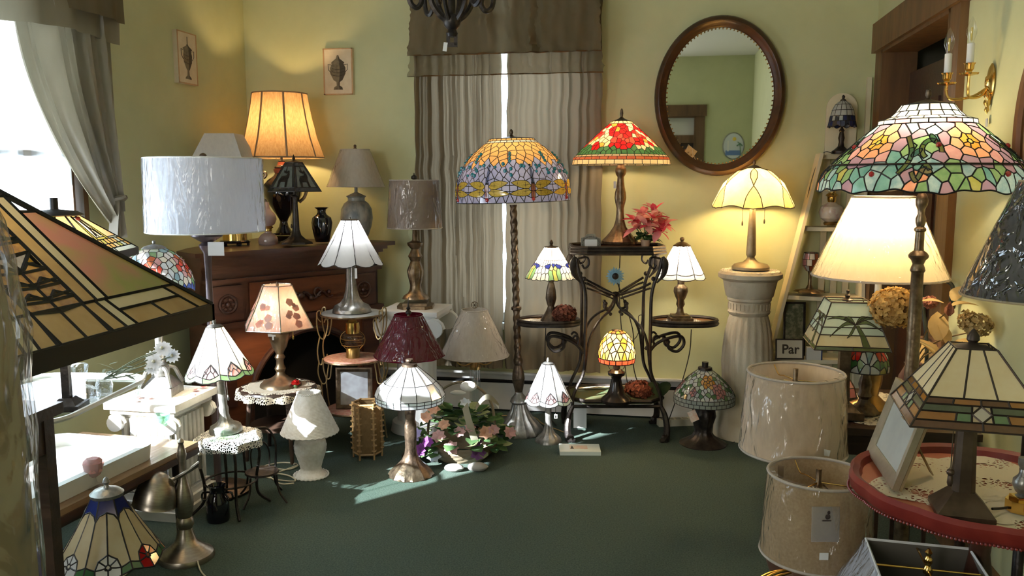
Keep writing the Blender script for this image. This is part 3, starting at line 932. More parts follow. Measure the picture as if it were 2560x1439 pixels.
def cone_shade(th, prof, mat, n=48, mod=None, name='shade', trim=True, trimmat=None, tr=.003, film_=None, pleats=0, seams=0):
    s = th.part(name, MB().lathe(prof, n, mod=mod), mat, smooth=50)
    if trim:
        for (r, z) in (prof[0], prof[-1]):
            th.part('trim_band', MB().tube([(r * (mod(a, 0) if mod else 1) * cos(a), r * (mod(a, 0) if mod else 1) * sin(a), z) for a in [2 * pi * i / n for i in range(n)]], tr, 6, closed=True), trimmat or mat, s)
    if film_:
        rr = random.Random(int(prof[0][0] * 1e5))
        ph = [rr.uniform(0, 6.3) for _ in range(6)]
        def fm(a, j): return (mod(a, 0) if mod else 1) * (1.012 + .006 * sin(7 * a + ph[0] + j) + .005 * sin(17 * a + ph[1] + 2 * j) + .003 * sin(31 * a + ph[2] - j))
        pp = [prof[0]]
        K = 10
        fin = []
        for i in range(K + 1):
            t = i / K * (len(prof) - 1); k = min(int(t), len(prof) - 2); u = t - k
            fin.append((prof[k][0] + (prof[k + 1][0] - prof[k][0]) * u + .001, prof[k][1] + (prof[k + 1][1] - prof[k][1]) * u))
        fin = [(fin[0][0] * .86, fin[0][1] + .003)] + fin + [(fin[-1][0] * .88, fin[-1][1] - .004)]
        th.part('plastic_wrap', MB().lathe(fin, 72, mod=fm), film_, s, smooth=60)
    return s
wrap = film('clear_wrap', (.98, .98, .98), .01, .08, 26, .55, (1, 1, .25), milk=.008)
wrap2 = film('crinkled_wrap', (.97, .97, .97), .02, .09, 20, .8, (1, 1, .35), milk=.010)

# ----------------------------------------------------------------- dragonfly floor lamp
S = Site(1300, 1080, z=0)
t = Thing('floor_lamp', 'tall floor lamp with a dragonfly leaded glass dome and rope twist pole', 'lamp', S)
t.e.rotation_euler = (0, rad(-1.7), YAW)
base = S.P([(1, 1083), (56, 1083), (58, 1078), (55, 1068), (44, 1054), (31, 1040), (21, 1022), (17, 1008), (23, 1002), (20, 994), (11, 985), (9, 978)])
t.part('base', MB().lathe(base, 48, mod=lambda a, j: 1 + (.05 * cos(14 * a) if 1 < j < 8 else 0)), pewter)
t.part('baluster', t.L([(9, 980), (13, 962), (16, 945), (14, 928), (9, 912), (12, 905), (12, 898), (8, 892)], 20), bronze)
tw = [(8.5, 892 - i * 3.2) for i in range(120)]
t.part('twisted_pole', MB().lathe(S.P(tw), 20, mod=lambda a, j: 1 + .13 * cos(2 * (a - j * .42))), bronze)
t.part('collar', t.L([(8, 776), (13, 773), (13, 767), (8, 764)], 18), bronze)
prof = S.P([(56, 347), (62, 355), (84, 371), (108, 394), (128, 422), (140, 452), (144, 478), (141, 503)])
cap = S.P([(1, 322), (4, 326), (5, 331), (3, 337), (9, 341), (26, 344), (48, 347), (56, 349)])
sh = shade_node(t, 'shade', cap, bronze)
D = Dome(prof, .62)
r = random.Random(5)
cells = [(c, (g_honey, g_rust)[i % 3 == 1] if False else g_honey) for i, c in enumerate(band(D, 28, 0, .035))] + [(c, g_opal) for c in band(D, 24, .035, .075, .3)]
sd = []
for v, n, off, m in ((.12, 26, .0, g_honey), (.21, 26, .5, g_honey), (.30, 28, .0, g_honey), (.385, 30, .5, g_honey), (.46, 36, 0, None), (.53, 36, .5, g_lav), (.60, 40, 0, g_lav), (.67, 40, .5, g_lav)):
    for i in range(n):
        mm = m or (g_honey if i % 3 else g_lav)
        sd.append((D.plane(2 * pi * (i + off + r.uniform(-.16, .16)) / n, v + r.uniform(-.012, .012)), mm, None))
ND = 8
T0 = -pi / 2 + rad(-25.5) * -1 * -1
gems = []
for k in range(ND):
    a0 = T0 + k * 2 * pi / ND
    W = 2 * pi / ND
    for v, n in ((.74, 6), (.815, 6), (.89, 6), (.965, 5)):
        for i in range(n): sd.append((D.plane(a0 + (i + .5) / n * W, v), g_lav, None))
cells += vor_cells(D, sd, .075, 1.0, .010)
build_glass(t, sh, cells, D.map, .0013, lead, keep=300)
def petal_th(a0, v0, a1, v1, w_, n=7):
    return [D.plane(p[0], p[1]) for p in petal2(a0, v0, a1, v1, w_, n)]
def petal2(x0, y0, x1, y1, w_, n):
    up, dn = [], []
    for k in range(n + 1):
        q = k / n; h_ = w_ * sin(pi * q ** .62) ** .7 if 0 < k < n else 0
        x = x0 + (x1 - x0) * q; y = y0 + (y1 - y0) * q
        up.append((x, y - h_)); dn.append((x, y + h_))
    return up + dn[-2:0:-1]
wings = []
for k in range(ND):
    a0 = T0 + k * 2 * pi / ND; W = 2 * pi / ND
    for side in (-1, 1):
        wings.append(([petal_th(a0 + side * .04 * W, .79, a0 + side * .47 * W, .745, .052)], g_gold))
        wings.append(([petal_th(a0 + side * .04 * W, .865, a0 + side * .50 * W, .885, .046)], g_gold))
    wings.append(([[D.plane(a0 + x * W, v) for x, v in ((-.035, .76), (.035, .76), (.05, .82), (.045, .93), (0, .95), (-.045, .93), (-.05, .82))]], g_rust))
    wings.append(([[D.plane(a0 + x * W, v) for x, v in ((-.02, .50), (.02, .50), (.035, .76), (-.035, .76))]], g_black))
build_glass(t, sh, wings, D.map, .0013, lead, out=.0016, pname='dragonfly_glass', lname='dragonfly_leading')
jm = M('teal_jewel', (.01, .22, .30), .06, 0, spec=1.0, coat=1)
rm = M('red_jewel', (.45, .01, .01), .06, 0, spec=1.0, coat=1)
jj = MB()
js = Thing
for k in range(ND):
    a0 = T0 + k * 2 * pi / ND
    p, n = D.at(a0, .955)
    t.part('eye_jewel', MB().ball(p + n * .002, .0095, 8, 6), rm, sh)
    for q in range(4):
        p, n = D.at(a0 + pi / ND, .31 + .045 * q)
        t.part('jewel', MB().ball(p + n * .002, .0085, 8, 6), jm, sh)
    for q in range(9):
        p, n = D.at(a0 + r.uniform(.08, .92) * 2 * pi / ND, r.uniform(.47, .66))
        t.part('jewel', MB().ball(p + n * .002, r.uniform(.007, .0105), 8, 6), jm, sh)
for q in range(3): bulb(t, S.Z(415), .8, off=(.07 * cos(q * 2.1 + .5), .07 * sin(q * 2.1 + .5)))
t.part('lamp_socket', MB().lathe([(.012, S.Z(440)), (.05, S.Z(438)), (.05, S.Z(434)), (.012, S.Z(432))], 16), bronze)

# ----------------------------------------------------------------- peony floor lamp
q = at_t(2305, 500, 2.45)
S = Site(2305, 500, loc=(q.x, q.y, 0))
t = Thing('floor_lamp', 'floor lamp with a broad peony leaded glass shade and turned bronze pole by the doorway', 'lamp', S)
t.part('base', MB().lathe([(.001, 0), (.125, 0), (.13, .012), (.10, .03), (.05, .05), (.03, .08), (.022, .12)], 40, mod=lambda a, j: 1 + (.04 * cos(16 * a) if j > 1 else 0)), bronze2)
t.part('pole', MB().lathe([(.021, .11)] + S.P([(17, 1000), (16, 900), (15.5, 800), (14.5, 682), (18, 676), (16, 668), (13, 660), (17, 650), (23, 644), (24, 638), (20, 632), (12, 626), (11, 620), (10.5, 580), (14, 576), (14, 571), (9, 566), (12, 556), (12.5, 546), (8, 534), (9, 522), (14, 512), (15, 498), (11, 488), (6, 480), (5, 300)]), 24), bronze2)
prof = S.P([(60, 263), (72, 280), (87, 294), (112, 302), (114, 313), (140, 335), (170, 364), (200, 392), (219, 413), (236, 432), (247, 455), (249, 476)])
cap = S.P([(1, 222), (6, 226), (7, 238), (4, 246), (9, 250), (30, 255), (50, 261), (60, 265)])
sh = shade_node(t, 'shade', cap, bronze)
D = Dome(prof, 1.0, wave=lambda a: .012 * sin(9 * a) + .008 * sin(23 * a))
vb = [D.acc[i] / D.L for i in range(len(prof))]
cells = []
for j, (n, off) in enumerate(((16, 0), (18, .5), (18, 0))):
    for i, c in enumerate(band(D, n, vb[j], vb[j + 1], off, 4)):
        cells.append((c, (g_opal, g_ivory, g_opal, g_mint)[(i * 7 + j) % 4]))
for i, c in enumerate(band(D, 18, vb[3], vb[4], .3, 4)): cells.append((c, (g_opal, g_ivory, g_pink)[(i * 5) % 3]))
r = random.Random(3)
sd, avoid = [], []
VL = vb[8]
def flower(th, v, r1, r2, n1, n2, inner, outer, tag_, squish=1.0):
    c = D.plane(th, v)
    ex = Vector((cos(th), sin(th))); ey = Vector((-sin(th), cos(th)))
    def put(rr, a): return (c[0] + ex.x * rr * cos(a) * squish + ey.x * rr * sin(a), c[1] + ex.y * rr * cos(a) * squish + ey.y * rr * sin(a))
    sd.append((c, g_olive, None))
    for i in range(7): sd.append((put(r1 * .42, i * 2 * pi / 7), g_rust if i % 2 else g_amber, (tag_, 'c', i // 2)))
    for i in range(n1): sd.append((put(r1, 2 * pi * (i + .3) / n1), inner, None))
    for i in range(n2): sd.append((put(r2, 2 * pi * i / n2 + .2), outer[i % len(outer)], None))
    avoid.append((c, r2 + .016))
for k in range(5):
    a = -pi / 2 + .14 + k * 2 * pi / 5
    flower(a, (vb[4] + VL) / 2 - .01, .043, .088, 7, 9, g_peach, (g_mauve, g_rose, g_mauve), k)
for k in range(10):
    a = -pi / 2 + rad(5) + k * 2 * pi / 10
    c = D.plane(a, .90)
    ms = (g_peach, g_peach, g_mauve) if k % 2 else (g_mauve, g_teal, g_leaf)
    for i in range(3): sd.append(((c[0] + .022 * cos(a + 2.1 * i), c[1] + .022 * sin(a + 2.1 * i)), ms[i], None))
    avoid.append((c, .040))
# vines: merged strips
for k in range(15):
    a = 2 * pi * k / 15 + r.uniform(-.1, .1); v = r.uniform(.42, .62); da = r.choice((-1, 1)) * r.uniform(.10, .16)
    pts = [D.plane(a + da * sin(1.3 * q * .5) * 1.5, v + .028 * q * r.choice((1, 1.0))) for q in range(6)]
    if any((p[0] - q[0][0]) ** 2 + (p[1] - q[0][1]) ** 2 < (q[1] - .012) ** 2 for p in pts for q in avoid): continue
    for p in pts: sd.append((p, r.choice((g_olive, g_leaf)), ('vine', k))); avoid.append((p, .013))
for p in poisson(D, vb[4] + .01, .985, .034, avoid, r, 6000):
    v = (math.hypot(*p) - D.r0) / D.L
    pal = (g_sky, g_sky, g_teal, g_leaf, g_teal, g_sky, g_mauve) if v < VL else (g_sky, g_teal, g_olive, g_leaf, g_sky, g_sky, g_mauve, g_teal)
    sd.append((p, r.choice(pal), None))
cells += vor_cells(D, sd, vb[4], 1.0, .014)
build_glass(t, sh, cells, D.map, .0021, lead, keep=300)
vines = []
r = random.Random(19)
def strip(pts, w_):
    up, dn = [], []
    for i, p in enumerate(pts):
        a, b = pts[max(0, i - 1)], pts[min(len(pts) - 1, i + 1)]
        d = math.hypot(b[0] - a[0], b[1] - a[1]) or 1
        nx, ny = -(b[1] - a[1]) / d, (b[0] - a[0]) / d
        up.append((p[0] + nx * w_, p[1] + ny * w_)); dn.append((p[0] - nx * w_, p[1] - ny * w_))
    return up, dn
for k in range(15):
    a0 = -pi / 2 + .14 + pi / 5 + (k // 3) * 2 * pi / 5 + (-.16, .12, .02)[k % 3] + r.uniform(-.03, .03)
    if k % 3 == 0: path = [(a0 + .10 * sin(u * 3.0) - .02, .44 + .42 * u) for u in [i / 12 for i in range(13)]]
    elif k % 3 == 1: path = [(a0 + .11 * cos(2.2 + u * 4.4), .60 + .11 * sin(2.2 + u * 4.4)) for u in [i / 12 for i in range(13)]]
    else: path = [(a0 + .16 * (u - .5), .84 + .07 * sin(u * 6.0)) for u in [i / 12 for i in range(13)]]
    P_ = [D.plane(a, v) for a, v in path]
    up, dn = strip(P_, .0075)
    for i in range(0, 12, 4): vines.append(([up[i:i + 5] + dn[i:i + 5][::-1]], (g_olive, g_leaf, g_olive)[i // 4]))
    e = P_[6]
    vines.append(([ellipse(e[0] + .016 * cos(a0 + 2), e[1] + .016 * sin(a0 + 2), .022, .010, a0 + k, 10)], (g_teal, g_leaf, g_honey)[k % 3]))
build_glass(t, sh, vines, D.map, .0017, lead, out=.0018, pname='vine_glass', lname='vine_leading')
girdle = t.part('girdle', MB().tube([D.at(2 * pi * i / 60, VL)[0] for i in range(60)], .0035, 6, closed=True), leadb, sh)
for k in range(10):
    p, n = D.at(-pi / 2 + rad(-17) + k * 2 * pi / 10, .86 if k % 2 else .55)
    t.part('jewel', MB().ball(p + n * .002, .008, 8, 6), rm, sh)
for k in range(3): bulb(t, S.Z(345), 1.6, (1, .78, .48), off=(.08 * cos(k * 2.1), .08 * sin(k * 2.1)))
bulb(t, S.Z(312), .8, (1, .86, .66), r=.018, off=(.03, 0))
t.part('lamp_socket', MB().lathe([(.01, S.Z(385)), (.07, S.Z(382)), (.07, S.Z(378)), (.01, S.Z(375))], 16), bronze)

# ----------------------------------------------------------------- red poppy table lamp on top of the iron stand
STZ = .957
S = Site(1549, 606, t=4.24, z=STZ)
t = Thing('table_lamp', 'bronze table lamp with a red poppy leaded glass shade on top of the iron stand', 'lamp', S)
base = S.P([(1, 608), (42, 608), (44, 602), (34, 592), (24, 580), (15, 566), (11, 552), (9.5, 535), (9, 520), (12, 506), (14, 494), (13, 482), (10, 468), (8.5, 452), (8, 442), (12, 436), (14, 428), (13, 420), (9, 414), (8, 404), (3, 400), (3, 305)])
t.part('base', MB().lathe(base, 48, mod=lambda a, j: 1 + (.05 * cos(12 * a) if 1 < j < 7 or 8 < j < 13 else 0)), bronze2)
prof = S.P([(24, 303), (44, 321), (74, 349), (99, 373), (112, 388), (120, 396), (122, 412)])
sh = shade_node(t, 'shade', S.P([(1, 271), (3, 275), (4, 284), (3, 292), (7, 296), (16, 300), (25, 304)]), bronze)
D = Dome(prof)
vb = [a / D.L for a in D.acc]
cells = [(c, g_cream) for c in band(D, 16, 0, .07)]
r = random.Random(9)
sd, avoid = [], []
for k in range(4):
    a = -pi / 2 + rad(-4) + k * pi / 2
    c = D.plane(a, .47)
    sd.append((c, g_coral, None))
    for i in range(5): sd.append(((c[0] + .022 * cos(a + i * 1.257), c[1] + .022 * sin(a + i * 1.257)), (g_red, g_coral)[i % 2], None))
    for i in range(8):
        q = (c[0] + .058 * cos(a + i * .785) * .9, c[1] + .062 * sin(a + i * .785)); sd.append((q, (g_red, g_red, g_coral, g_red)[i % 4], None))
    avoid.append((c, .080))
    for dv, da in ((.20, .10), (.24, -.5), (.36, .62)):
        c2 = D.plane(a + da, dv)
        for i in range(3): sd.append(((c2[0] + .012 * cos(2.1 * i), c2[1] + .012 * sin(2.1 * i)), g_red if dv < .3 else g_coral, None))
        avoid.append((c2, .024))
for p in poisson(D, .09, vb[4] - .01, .025, avoid, r, 5000):
    v = (math.hypot(*p) - D.r0) / D.L
    sd.append((p, g_green if v > .665 + .03 * sin(5 * math.atan2(p[1], p[0])) else (g_red if r.random() < .30 else g_cream if r.random() < .9 else g_amber), None))
cells += vor_cells(D, sd, .07, vb[4], .011)
e = vb[4]
cells += [(c, g_cream) for c in band(D, 40, e, e + .045)] + [(c, g_rust) for c in band(D, 34, e + .045, e + .105, .4)] + [(c, g_cream) for c in band(D, 34, e + .105, 1.0, .1)]
build_glass(t, sh, cells, D.map, .0011, lead, keep=300)
for k in range(2): bulb(t, S.Z(372), 1.7, (1, .70, .36), off=(.05 * (-1) ** k, .0))
t.part('price_tag', MB().box((-S.R(15), -.02, S.Z(462)), (.014, .001, .036)), paper)

# ----------------------------------------------------------------- rose lamp on the carpet
S = Site(1757, 1108, z=0)
t = Thing('table_lamp', 'dark bronze lamp with an orange and pink rose leaded glass shade standing on the carpet', 'lamp', S)
t.part('base', t.L([(1, 1112), (58, 1112), (58, 1106), (42, 1098), (26, 1088), (20, 1076), (24, 1058), (30, 1040), (27, 1024), (16, 1010), (11, 1000), (9, 985), (3, 975), (3, 930)], 40, mod=lambda a, j: 1 + (.06 * cos(9 * a) if 2 < j < 9 else 0)), iron)
prof = S.P([(15, 922), (34, 936), (54, 955), (67, 971), (75, 985), (75, 1004)])
sh = shade_node(t, 'shade', S.P([(1, 904), (8, 904), (8, 916), (17, 917), (18, 923), (14, 924)]), iron)
D = Dome(prof)
vb = [a / D.L for a in D.acc]
sd, avoid = [], []
r = random.Random(14)
for k in range(3):
    for (v, da, ms, R1) in ((.33, 0.0, (g_amber, g_honey), .016), (.58, .42, (g_pink, g_rose), .018), (.62, -.62, (g_pink, g_mauve), .011)):
        a = -pi / 2 + da + rad(-2) + k * 2 * pi / 3
        c = D.plane(a, v)
        sd.append((c, ms[0], None))
        for i in range(5): sd.append(((c[0] + R1 * cos(a + i * 1.257), c[1] + R1 * sin(a + i * 1.257)), ms[i % 2], None))
        if R1 > .015:
            for i in range(6): sd.append(((c[0] + R1 * 2 * cos(a + i * 1.047 + .4), c[1] + R1 * 2 * sin(a + i * 1.047 + .4)), ms[(i + 1) % 2], None))
            avoid.append((c, R1 * 2 + .010))
        else: avoid.append((c, R1 + .010))
for p in poisson(D, .06, vb[4] - .01, .019, avoid, r, 4000):
    sd.append((p, r.choice((g_opal, g_grey, g_opal, g_leaf, g_mint, g_green)), None))
cells = vor_cells(D, sd, 0, vb[4], .010)
m = (vb[4] + 1) / 2
cells += [(c, g_grey) for c in band(D, 34, vb[4], m)] + [(c, g_grey) for c in band(D, 34, m, 1, .5)]
build_glass(t, sh, cells, D.map, .0011, lead, keep=300)
t.part('price_tag', MB().box((S.R(-38), -.10, S.Z(1025)), (.040, .002, .055), M=Matrix.Rotation(rad(-25), 4, 'Y')), M('orange_tag', (.75, .42, .30), .6, 0, (.85, .75, .65), 30), label='pink and white price tag hung from the shade')
t.part('tag_string', MB().tube([(S.R(-38), -.10, S.Z(1012)), (S.R(-30), -.11, S.Z(1003))], .001, 4), cordw)

# ----------------------------------------------------------------- little dome lamp on the stand's lower shelf
SHZ = .205
S = Site(1540, 1002, t=4.13, z=SHZ)
t = Thing('table_lamp', 'small black based lamp with a glowing red and yellow leaded dome on the low shelf', 'lamp', S)
t.part('base', t.L([(1, 1004), (38, 1004), (38, 997), (33, 992), (24, 985), (18, 972), (14, 955), (12, 945), (14, 940), (21, 936), (22, 929), (14, 924), (8, 921)], 32), M('black_lacquer', (.02, .014, .012), .22, .3))
t.part('lamp_socket', t.L([(8, 923), (9, 918), (9, 906), (7, 902)], 14), bronze)
t.part('shade_holder', MB().tube([(S.R(30), 0, S.Z(898)), (S.R(17), 0, S.Z(922)), (0, 0, S.Z(926)), (-S.R(17), 0, S.Z(922)), (-S.R(30), 0, S.Z(898))], .002, 5), bronze)
prof = S.P([(13, 825), (20, 828), (33, 841), (42, 860), (46, 880), (46, 893), (44, 904)])
sh = t.part('shade', MB().tube([(S.R(13) * cos(2 * pi * i / 20), S.R(13) * sin(2 * pi * i / 20), S.Z(825)) for i in range(20)], .0025, 6, closed=True), lead)
D = Dome(prof, .8)
cells = [(c, (g_rust, g_amber)[i % 2]) for i, c in enumerate(band(D, 10, 0, .12))]
sd = []
for v, n, off, ms in ((.22, 12, 0, (g_cream, g_honey)), (.34, 12, .5, (g_amber, g_cream, g_cream)), (.46, 14, 0, (g_cream, g_amber)), (.58, 14, .5, (g_cream, g_honey, g_cream)), (.70, 16, 0, (g_honey, g_cream)), (.80, 16, .5, (g_amber, g_olive, g_cream, g_cream))):
    for i in range(n): sd.append((D.plane(2 * pi * (i + off) / n + .1, v), ms[i % len(ms)], None))
cells += vor_cells(D, sd, .12, .87, .008) + [(c, g_coral) for c in band(D, 18, .87, 1.0)]
build_glass(t, sh, cells, D.map, .0017, lead, keep=300)
bulb(t, S.Z(868), 2.0, (1, .70, .34))
# ================================================================= iron plant stand
q = at_t(1541, 612, 4.24)
S = Site(1541, 612, loc=(q.x, q.y, 0))
st = Thing('plant_stand', 'black wrought iron plant stand with four scrolled tiers beside the olive curtain', 'stand', S)
def Q(px, py, y=0.0): return (S.R(px - 1541, py), y, S.Z(py))
def oct_tray(w, d, z, th, c=.07):
    P = [(-w, -d + c), (-w + c, -d), (w - c, -d), (w, -d + c), (w, d - c), (w - c, d), (-w + c, d), (-w, d - c)]
    return P
P = oct_tray(S.R(112), .15, 0, 0)
TT = STZ
m = MB().prism(P, TT - .012, TT)
st.part('top_tray', m, walnut)
rim = MB()
for k in range(3):
    rim.tube([(x * (1.0 + .012 * k), y * (1.0 + .012 * k), TT + .012 - .014 * k) for x, y in P], .009, 6, closed=True)
st.part('tray_rim', rim, iron)
for sx in (-1, 1):
    for y in (-.12, .12):
        leg = [Q(1541 + sx * 104, 640, y), Q(1541 + sx * 98, 670, y), Q(1541 + sx * 86, 702, y), Q(1541 + sx * 80, 735, y), Q(1541 + sx * 79, 800, y), Q(1541 + sx * 79, 890, y), Q(1541 + sx * 84, 925, y), Q(1541 + sx * 96, 950, y), Q(1541 + sx * 106, 975, y), Q(1541 + sx * 108, 1000, y)]
        b = st.part('leg', MB().tube(bezier(leg, 4), .0085, 7), iron)
        foot = [Q(1541 + sx * 106, 998, y), Q(1541 + sx * 116, 1020, y * 1.1), Q(1541 + sx * 120, 1050, y * 1.25), Q(1541 + sx * 116, 1078, y * 1.35)]
        e = Vector(foot[-1]); foot += [(e.x - sx * .006, e.y - .01, .03), (e.x - sx * .014, e.y - .015, .012), (e.x - sx * .03, e.y - .02, .010)]
        st.part('foot', MB().tube(bezier(foot, 4), [.010 + .008 * sin(pi * i / 24) for i in range(25)], 7), iron)
        sc = MB().tube(bezier([Q(1541 + sx * 100, 640, y), Q(1541 + sx * 78, 638, y), Q(1541 + sx * 74, 655, y), Q(1541 + sx * 84, 664, y), Q(1541 + sx * 90, 655, y)], 5), .006, 6)
        sc.tube(bezier([Q(1541 + sx * 106, 636, y), Q(1541 + sx * 112, 655, y), Q(1541 + sx * 108, 680, y), Q(1541 + sx * 92, 700, y)], 5), [.008, .012, .016, .018, .019, .019, .018, .017, .015, .014, .012, .010, .008, .006, .005, .004], 7, sx=.6)
        sc.ball(Q(1541 + sx * 84, 690, y), .012, 7, 5)
        st.part('scroll_bracket', sc, iron)
    for y in (-.12, .12):
        br = MB().tube(bezier([Q(1541 + sx * 78, 700, y), Q(1541 + sx * 56, 712, y * .9), Q(1541 + sx * 22, 728, y * .5), Q(1541 + sx * 4, 738, y * .2), Q(1541 + sx * 4, 755, y * .2), Q(1541 + sx * 14, 772, y * .3), Q(1541 + sx * 26, 770, y * .3), Q(1541 + sx * 26, 758, y * .3)], 5), .0065, 6)
        br.tube(bezier([Q(1541 + sx * 78, 712, y), Q(1541 + sx * 52, 722, y * .9), Q(1541 + sx * 10, 742, y * .4)], 5), .0055, 6)
        br.tube(bezier([Q(1541 + sx * 14, 772, y * .3), Q(1541 + sx * 40, 790, y * .7), Q(1541 + sx * 60, 815, y), Q(1541 + sx * 72, 850, y), Q(1541 + sx * 78, 900, y)], 5), .0065, 6)
        br.ball(Q(1541 + sx * 26, 756, y * .3), .010, 7, 5); br.ball(Q(1541 + sx * 14, 782, y * .3), .009, 7, 5)
        st.part('curved_brace', br, iron)
st.part('brace_boss', MB().ball(Q(1541, 735), .018, 10, 6, (1.3, 1, .8)), iron)
for y in (-.12, .12):
    st.part('cross_bar', MB().tube([Q(1541 - 108, 1000, y), Q(1541 + 108, 1000, y)], .009, 6), iron)
def kidney(rx, ry, n=40, dent=.12):
    return [(rx * cos(a) , ry * sin(a) * (1 - dent * math.exp(-((a - 1.5 * pi) / .5) ** 2))) for a in [2 * pi * i / n for i in range(n)]]
TRAYZ = .586
brown_tray = wood('tray_wood', (.16, .07, .025), (.26, .12, .045), .3, 4, (8, 1, 1))
def side_tray(px, rx, label):
    cx = S.R(px - 1541, 806)
    K = kidney(rx, .115)
    pl = st.part('side_tray', MB().prism([(cx + a, b - .01) for a, b in K], TRAYZ - .012, TRAYZ), brown_tray, label=label)
    rm_ = MB().tube([(cx + a, b - .01, TRAYZ + .006) for a, b in K], .009, 6, closed=True).tube([(cx + a * 1.01, b * 1.01 - .01, TRAYZ - .010) for a, b in K], .010, 6, closed=True)
    st.part('side_tray_rim', rm_, iron, pl)
    sx = 1 if px > 1541 else -1
    b = MB()
    for y in (-.05, .05):
        b.tube(bezier([(S.R(sx * 80, 880), y, S.Z(878)), (S.R(sx * 98, 855), y, S.Z(856)), (S.R(sx * 125, 840), y, S.Z(842)), (S.R(sx * 160, 838), y, S.Z(836)), (S.R(sx * 168, 838), y, S.Z(855)), (S.R(sx * 152, 838), y, S.Z(873)), (S.R(sx * 132, 838), y, S.Z(866)), (S.R(sx * 128, 838), y, S.Z(852))], 6), .008, 7)
        b.tube(bezier([(S.R(sx * 95, 840), y, S.Z(860)), (S.R(sx * 92, 840), y, S.Z(842)), (S.R(sx * 100, 840), y, S.Z(834)), (S.R(sx * 108, 840), y, S.Z(840))], 5), .006, 6)
        b.ball((S.R(sx * 128, 840), y, S.Z(850)), .013, 7, 5)
    b.box((S.R(sx * 140, 830), -.01, TRAYZ - .018), (S.R(100), .03, .012))
    st.part('tray_bracket', b, iron)
side_tray(1374, S.R(76), 'oval tray on the curtain side')
side_tray(1712, S.R(82), 'oval tray towards the pillar')
st.part('low_shelf', MB().prism(oct_tray(S.R(114), .16, 0, 0), SHZ - .014, SHZ), M('mossy_shelf', (.10, .08, .03), .6, 0, (.05, .09, .04), 40))
st.part('shelf_rim', MB().tube([(x, y, SHZ + .002) for x, y in oct_tray(S.R(115), .163, 0, 0)], .010, 6, closed=True), iron)

lace_w = lace('white_crochet', (.80, .77, .70), 120, .17)
lace_c = lace('cream_crochet', (.82, .72, .54), 100, .19)
clothw = sheet('white_cloth', (.80, .76, .68), .25, (.76, .72, .64), 40)
clothc = sheet('cream_cloth', (.82, .74, .58), .25, (.78, .68, .50), 50)
def doily(label, loc, r, mat_edge, mat_mid, n=11, droop=0.0, lobes=.10, mid=.62, rz=0, sy=1.0, group=None):
    t = Thing('lace_doily', label, 'doily', loc, group, rz=rz)
    N_ = n * 8
    def ring(rr, z, wave): return [(rr * (1 + wave * cos(n * 2 * pi * i / N_)) * cos(2 * pi * i / N_), sy * rr * (1 + wave * cos(n * 2 * pi * i / N_)) * sin(2 * pi * i / N_), z + .0012 * cos(3 * n * 2 * pi * i / N_)) for i in range(N_)]
    vs = ring(r * mid, .002, .02) + ring(r * .86, .002, .05) + ring(r, .002 - droop, lobes)
    fs = []
    for j in range(2):
        for i in range(N_):
            k = (i + 1) % N_
            fs.append((j * N_ + i, j * N_ + k, (j + 1) * N_ + k, (j + 1) * N_ + i))
    t.part('lace_border', MB().add(vs, fs), mat_edge)
    c = ring(r * mid, .0026, .02)
    t.part('centre_cloth', MB().add([(0, 0, .003)] + c, [(0, 1 + i, 1 + (i + 1) % N_) for i in range(N_)]), mat_mid)
    if droop:
        t.part('hanging_points', MB().add(ring(r, .0015 - droop, lobes) + ring(r * 1.03, -.018 - droop * 1.6, lobes * 1.2), [(i, (i + 1) % N_, N_ + (i + 1) % N_, N_ + i) for i in range(N_)]), mat_edge)
    return t
sw = lambda px, py, y=-.01: S.loc + Matrix.Rotation(YAW, 3, 'Z') @ Vector((S.R(px - 1541, py), y, 0))
p = sw(1352, 806); doily('white crochet doily hanging over the edge of the stand tray under the iris lamp', (p.x, p.y - .02, TRAYZ), .10, lace_w, lace_w, 9, sy=.8)
p = sw(1706, 806); doily('small white doily under the pale panel lamp on the stand tray', (p.x, p.y, TRAYZ), .088, lace_w, clothw, 10, sy=.85)

# iris lamp
p = sw(1380, 800); L1 = Site(1380, 806, loc=(p.x, p.y, TRAYZ + .006))
t = Thing('table_lamp', 'small lit lamp with a blue iris glass shade on the stand tray by the curtain', 'lamp', L1)
t.part('base', t.L([(1, 806), (28, 806), (26, 798), (18, 786), (12, 775), (8, 765), (10, 758), (13, 745), (11, 725), (8, 710), (6, 704), (11, 702), (11, 697), (4, 694), (3, 630)], 32, mod=lambda a, j: 1 + (.06 * cos(10 * a) if 5 < j < 10 else 0)), bronze)
prof = L1.P([(17, 617), (34, 645), (50, 668), (64, 692)])
sh = shade_node(t, 'shade', L1.P([(1, 599), (3, 602), (5, 607), (3, 612), (6, 614), (17, 616), (18, 618)]), bronze)
D = Dome(prof, .8, wave=lambda a: .035 * abs(sin(10 * a)))
r = random.Random(4)
cells = [(c, g_white) for c in band(D, 12, 0, .40, 0)]
sd = []
for k in range(5):
    a = -pi / 2 + .05 + k * 2 * pi / 5
    for da, v, m_, g in ((-.30, .60, g_indigo, 1), (-.20, .57, g_indigo, 1), (.02, .54, g_indigo, 2), (.22, .57, g_indigo, 3), (.34, .61, g_indigo, 3), (-.10, .62, g_honey, 4), (.12, .64, g_olive, None), (.05, .78, g_olive, 5), (.08, .88, g_leaf, 5), (.26, .72, g_leaf, 6), (.22, .84, g_olive, 6), (-.14, .80, g_leaf, 7), (-.10, .92, g_leaf, 7)):
        sd.append((D.plane(a + da, v), m_, (k, g) if g else None))
    for da in (-.5, -.36, -.24, -.1, .04, .16, .3, .44, .58): sd.append((D.plane(a + da, .47), g_white, None))
    for da in (-.45, -.32, .42, .56): sd.append((D.plane(a + da, .72), g_white, None)); sd.append((D.plane(a + da + .05, .90), g_ivory, None))
cells += vor_cells(D, sd, .40, 1, .008)
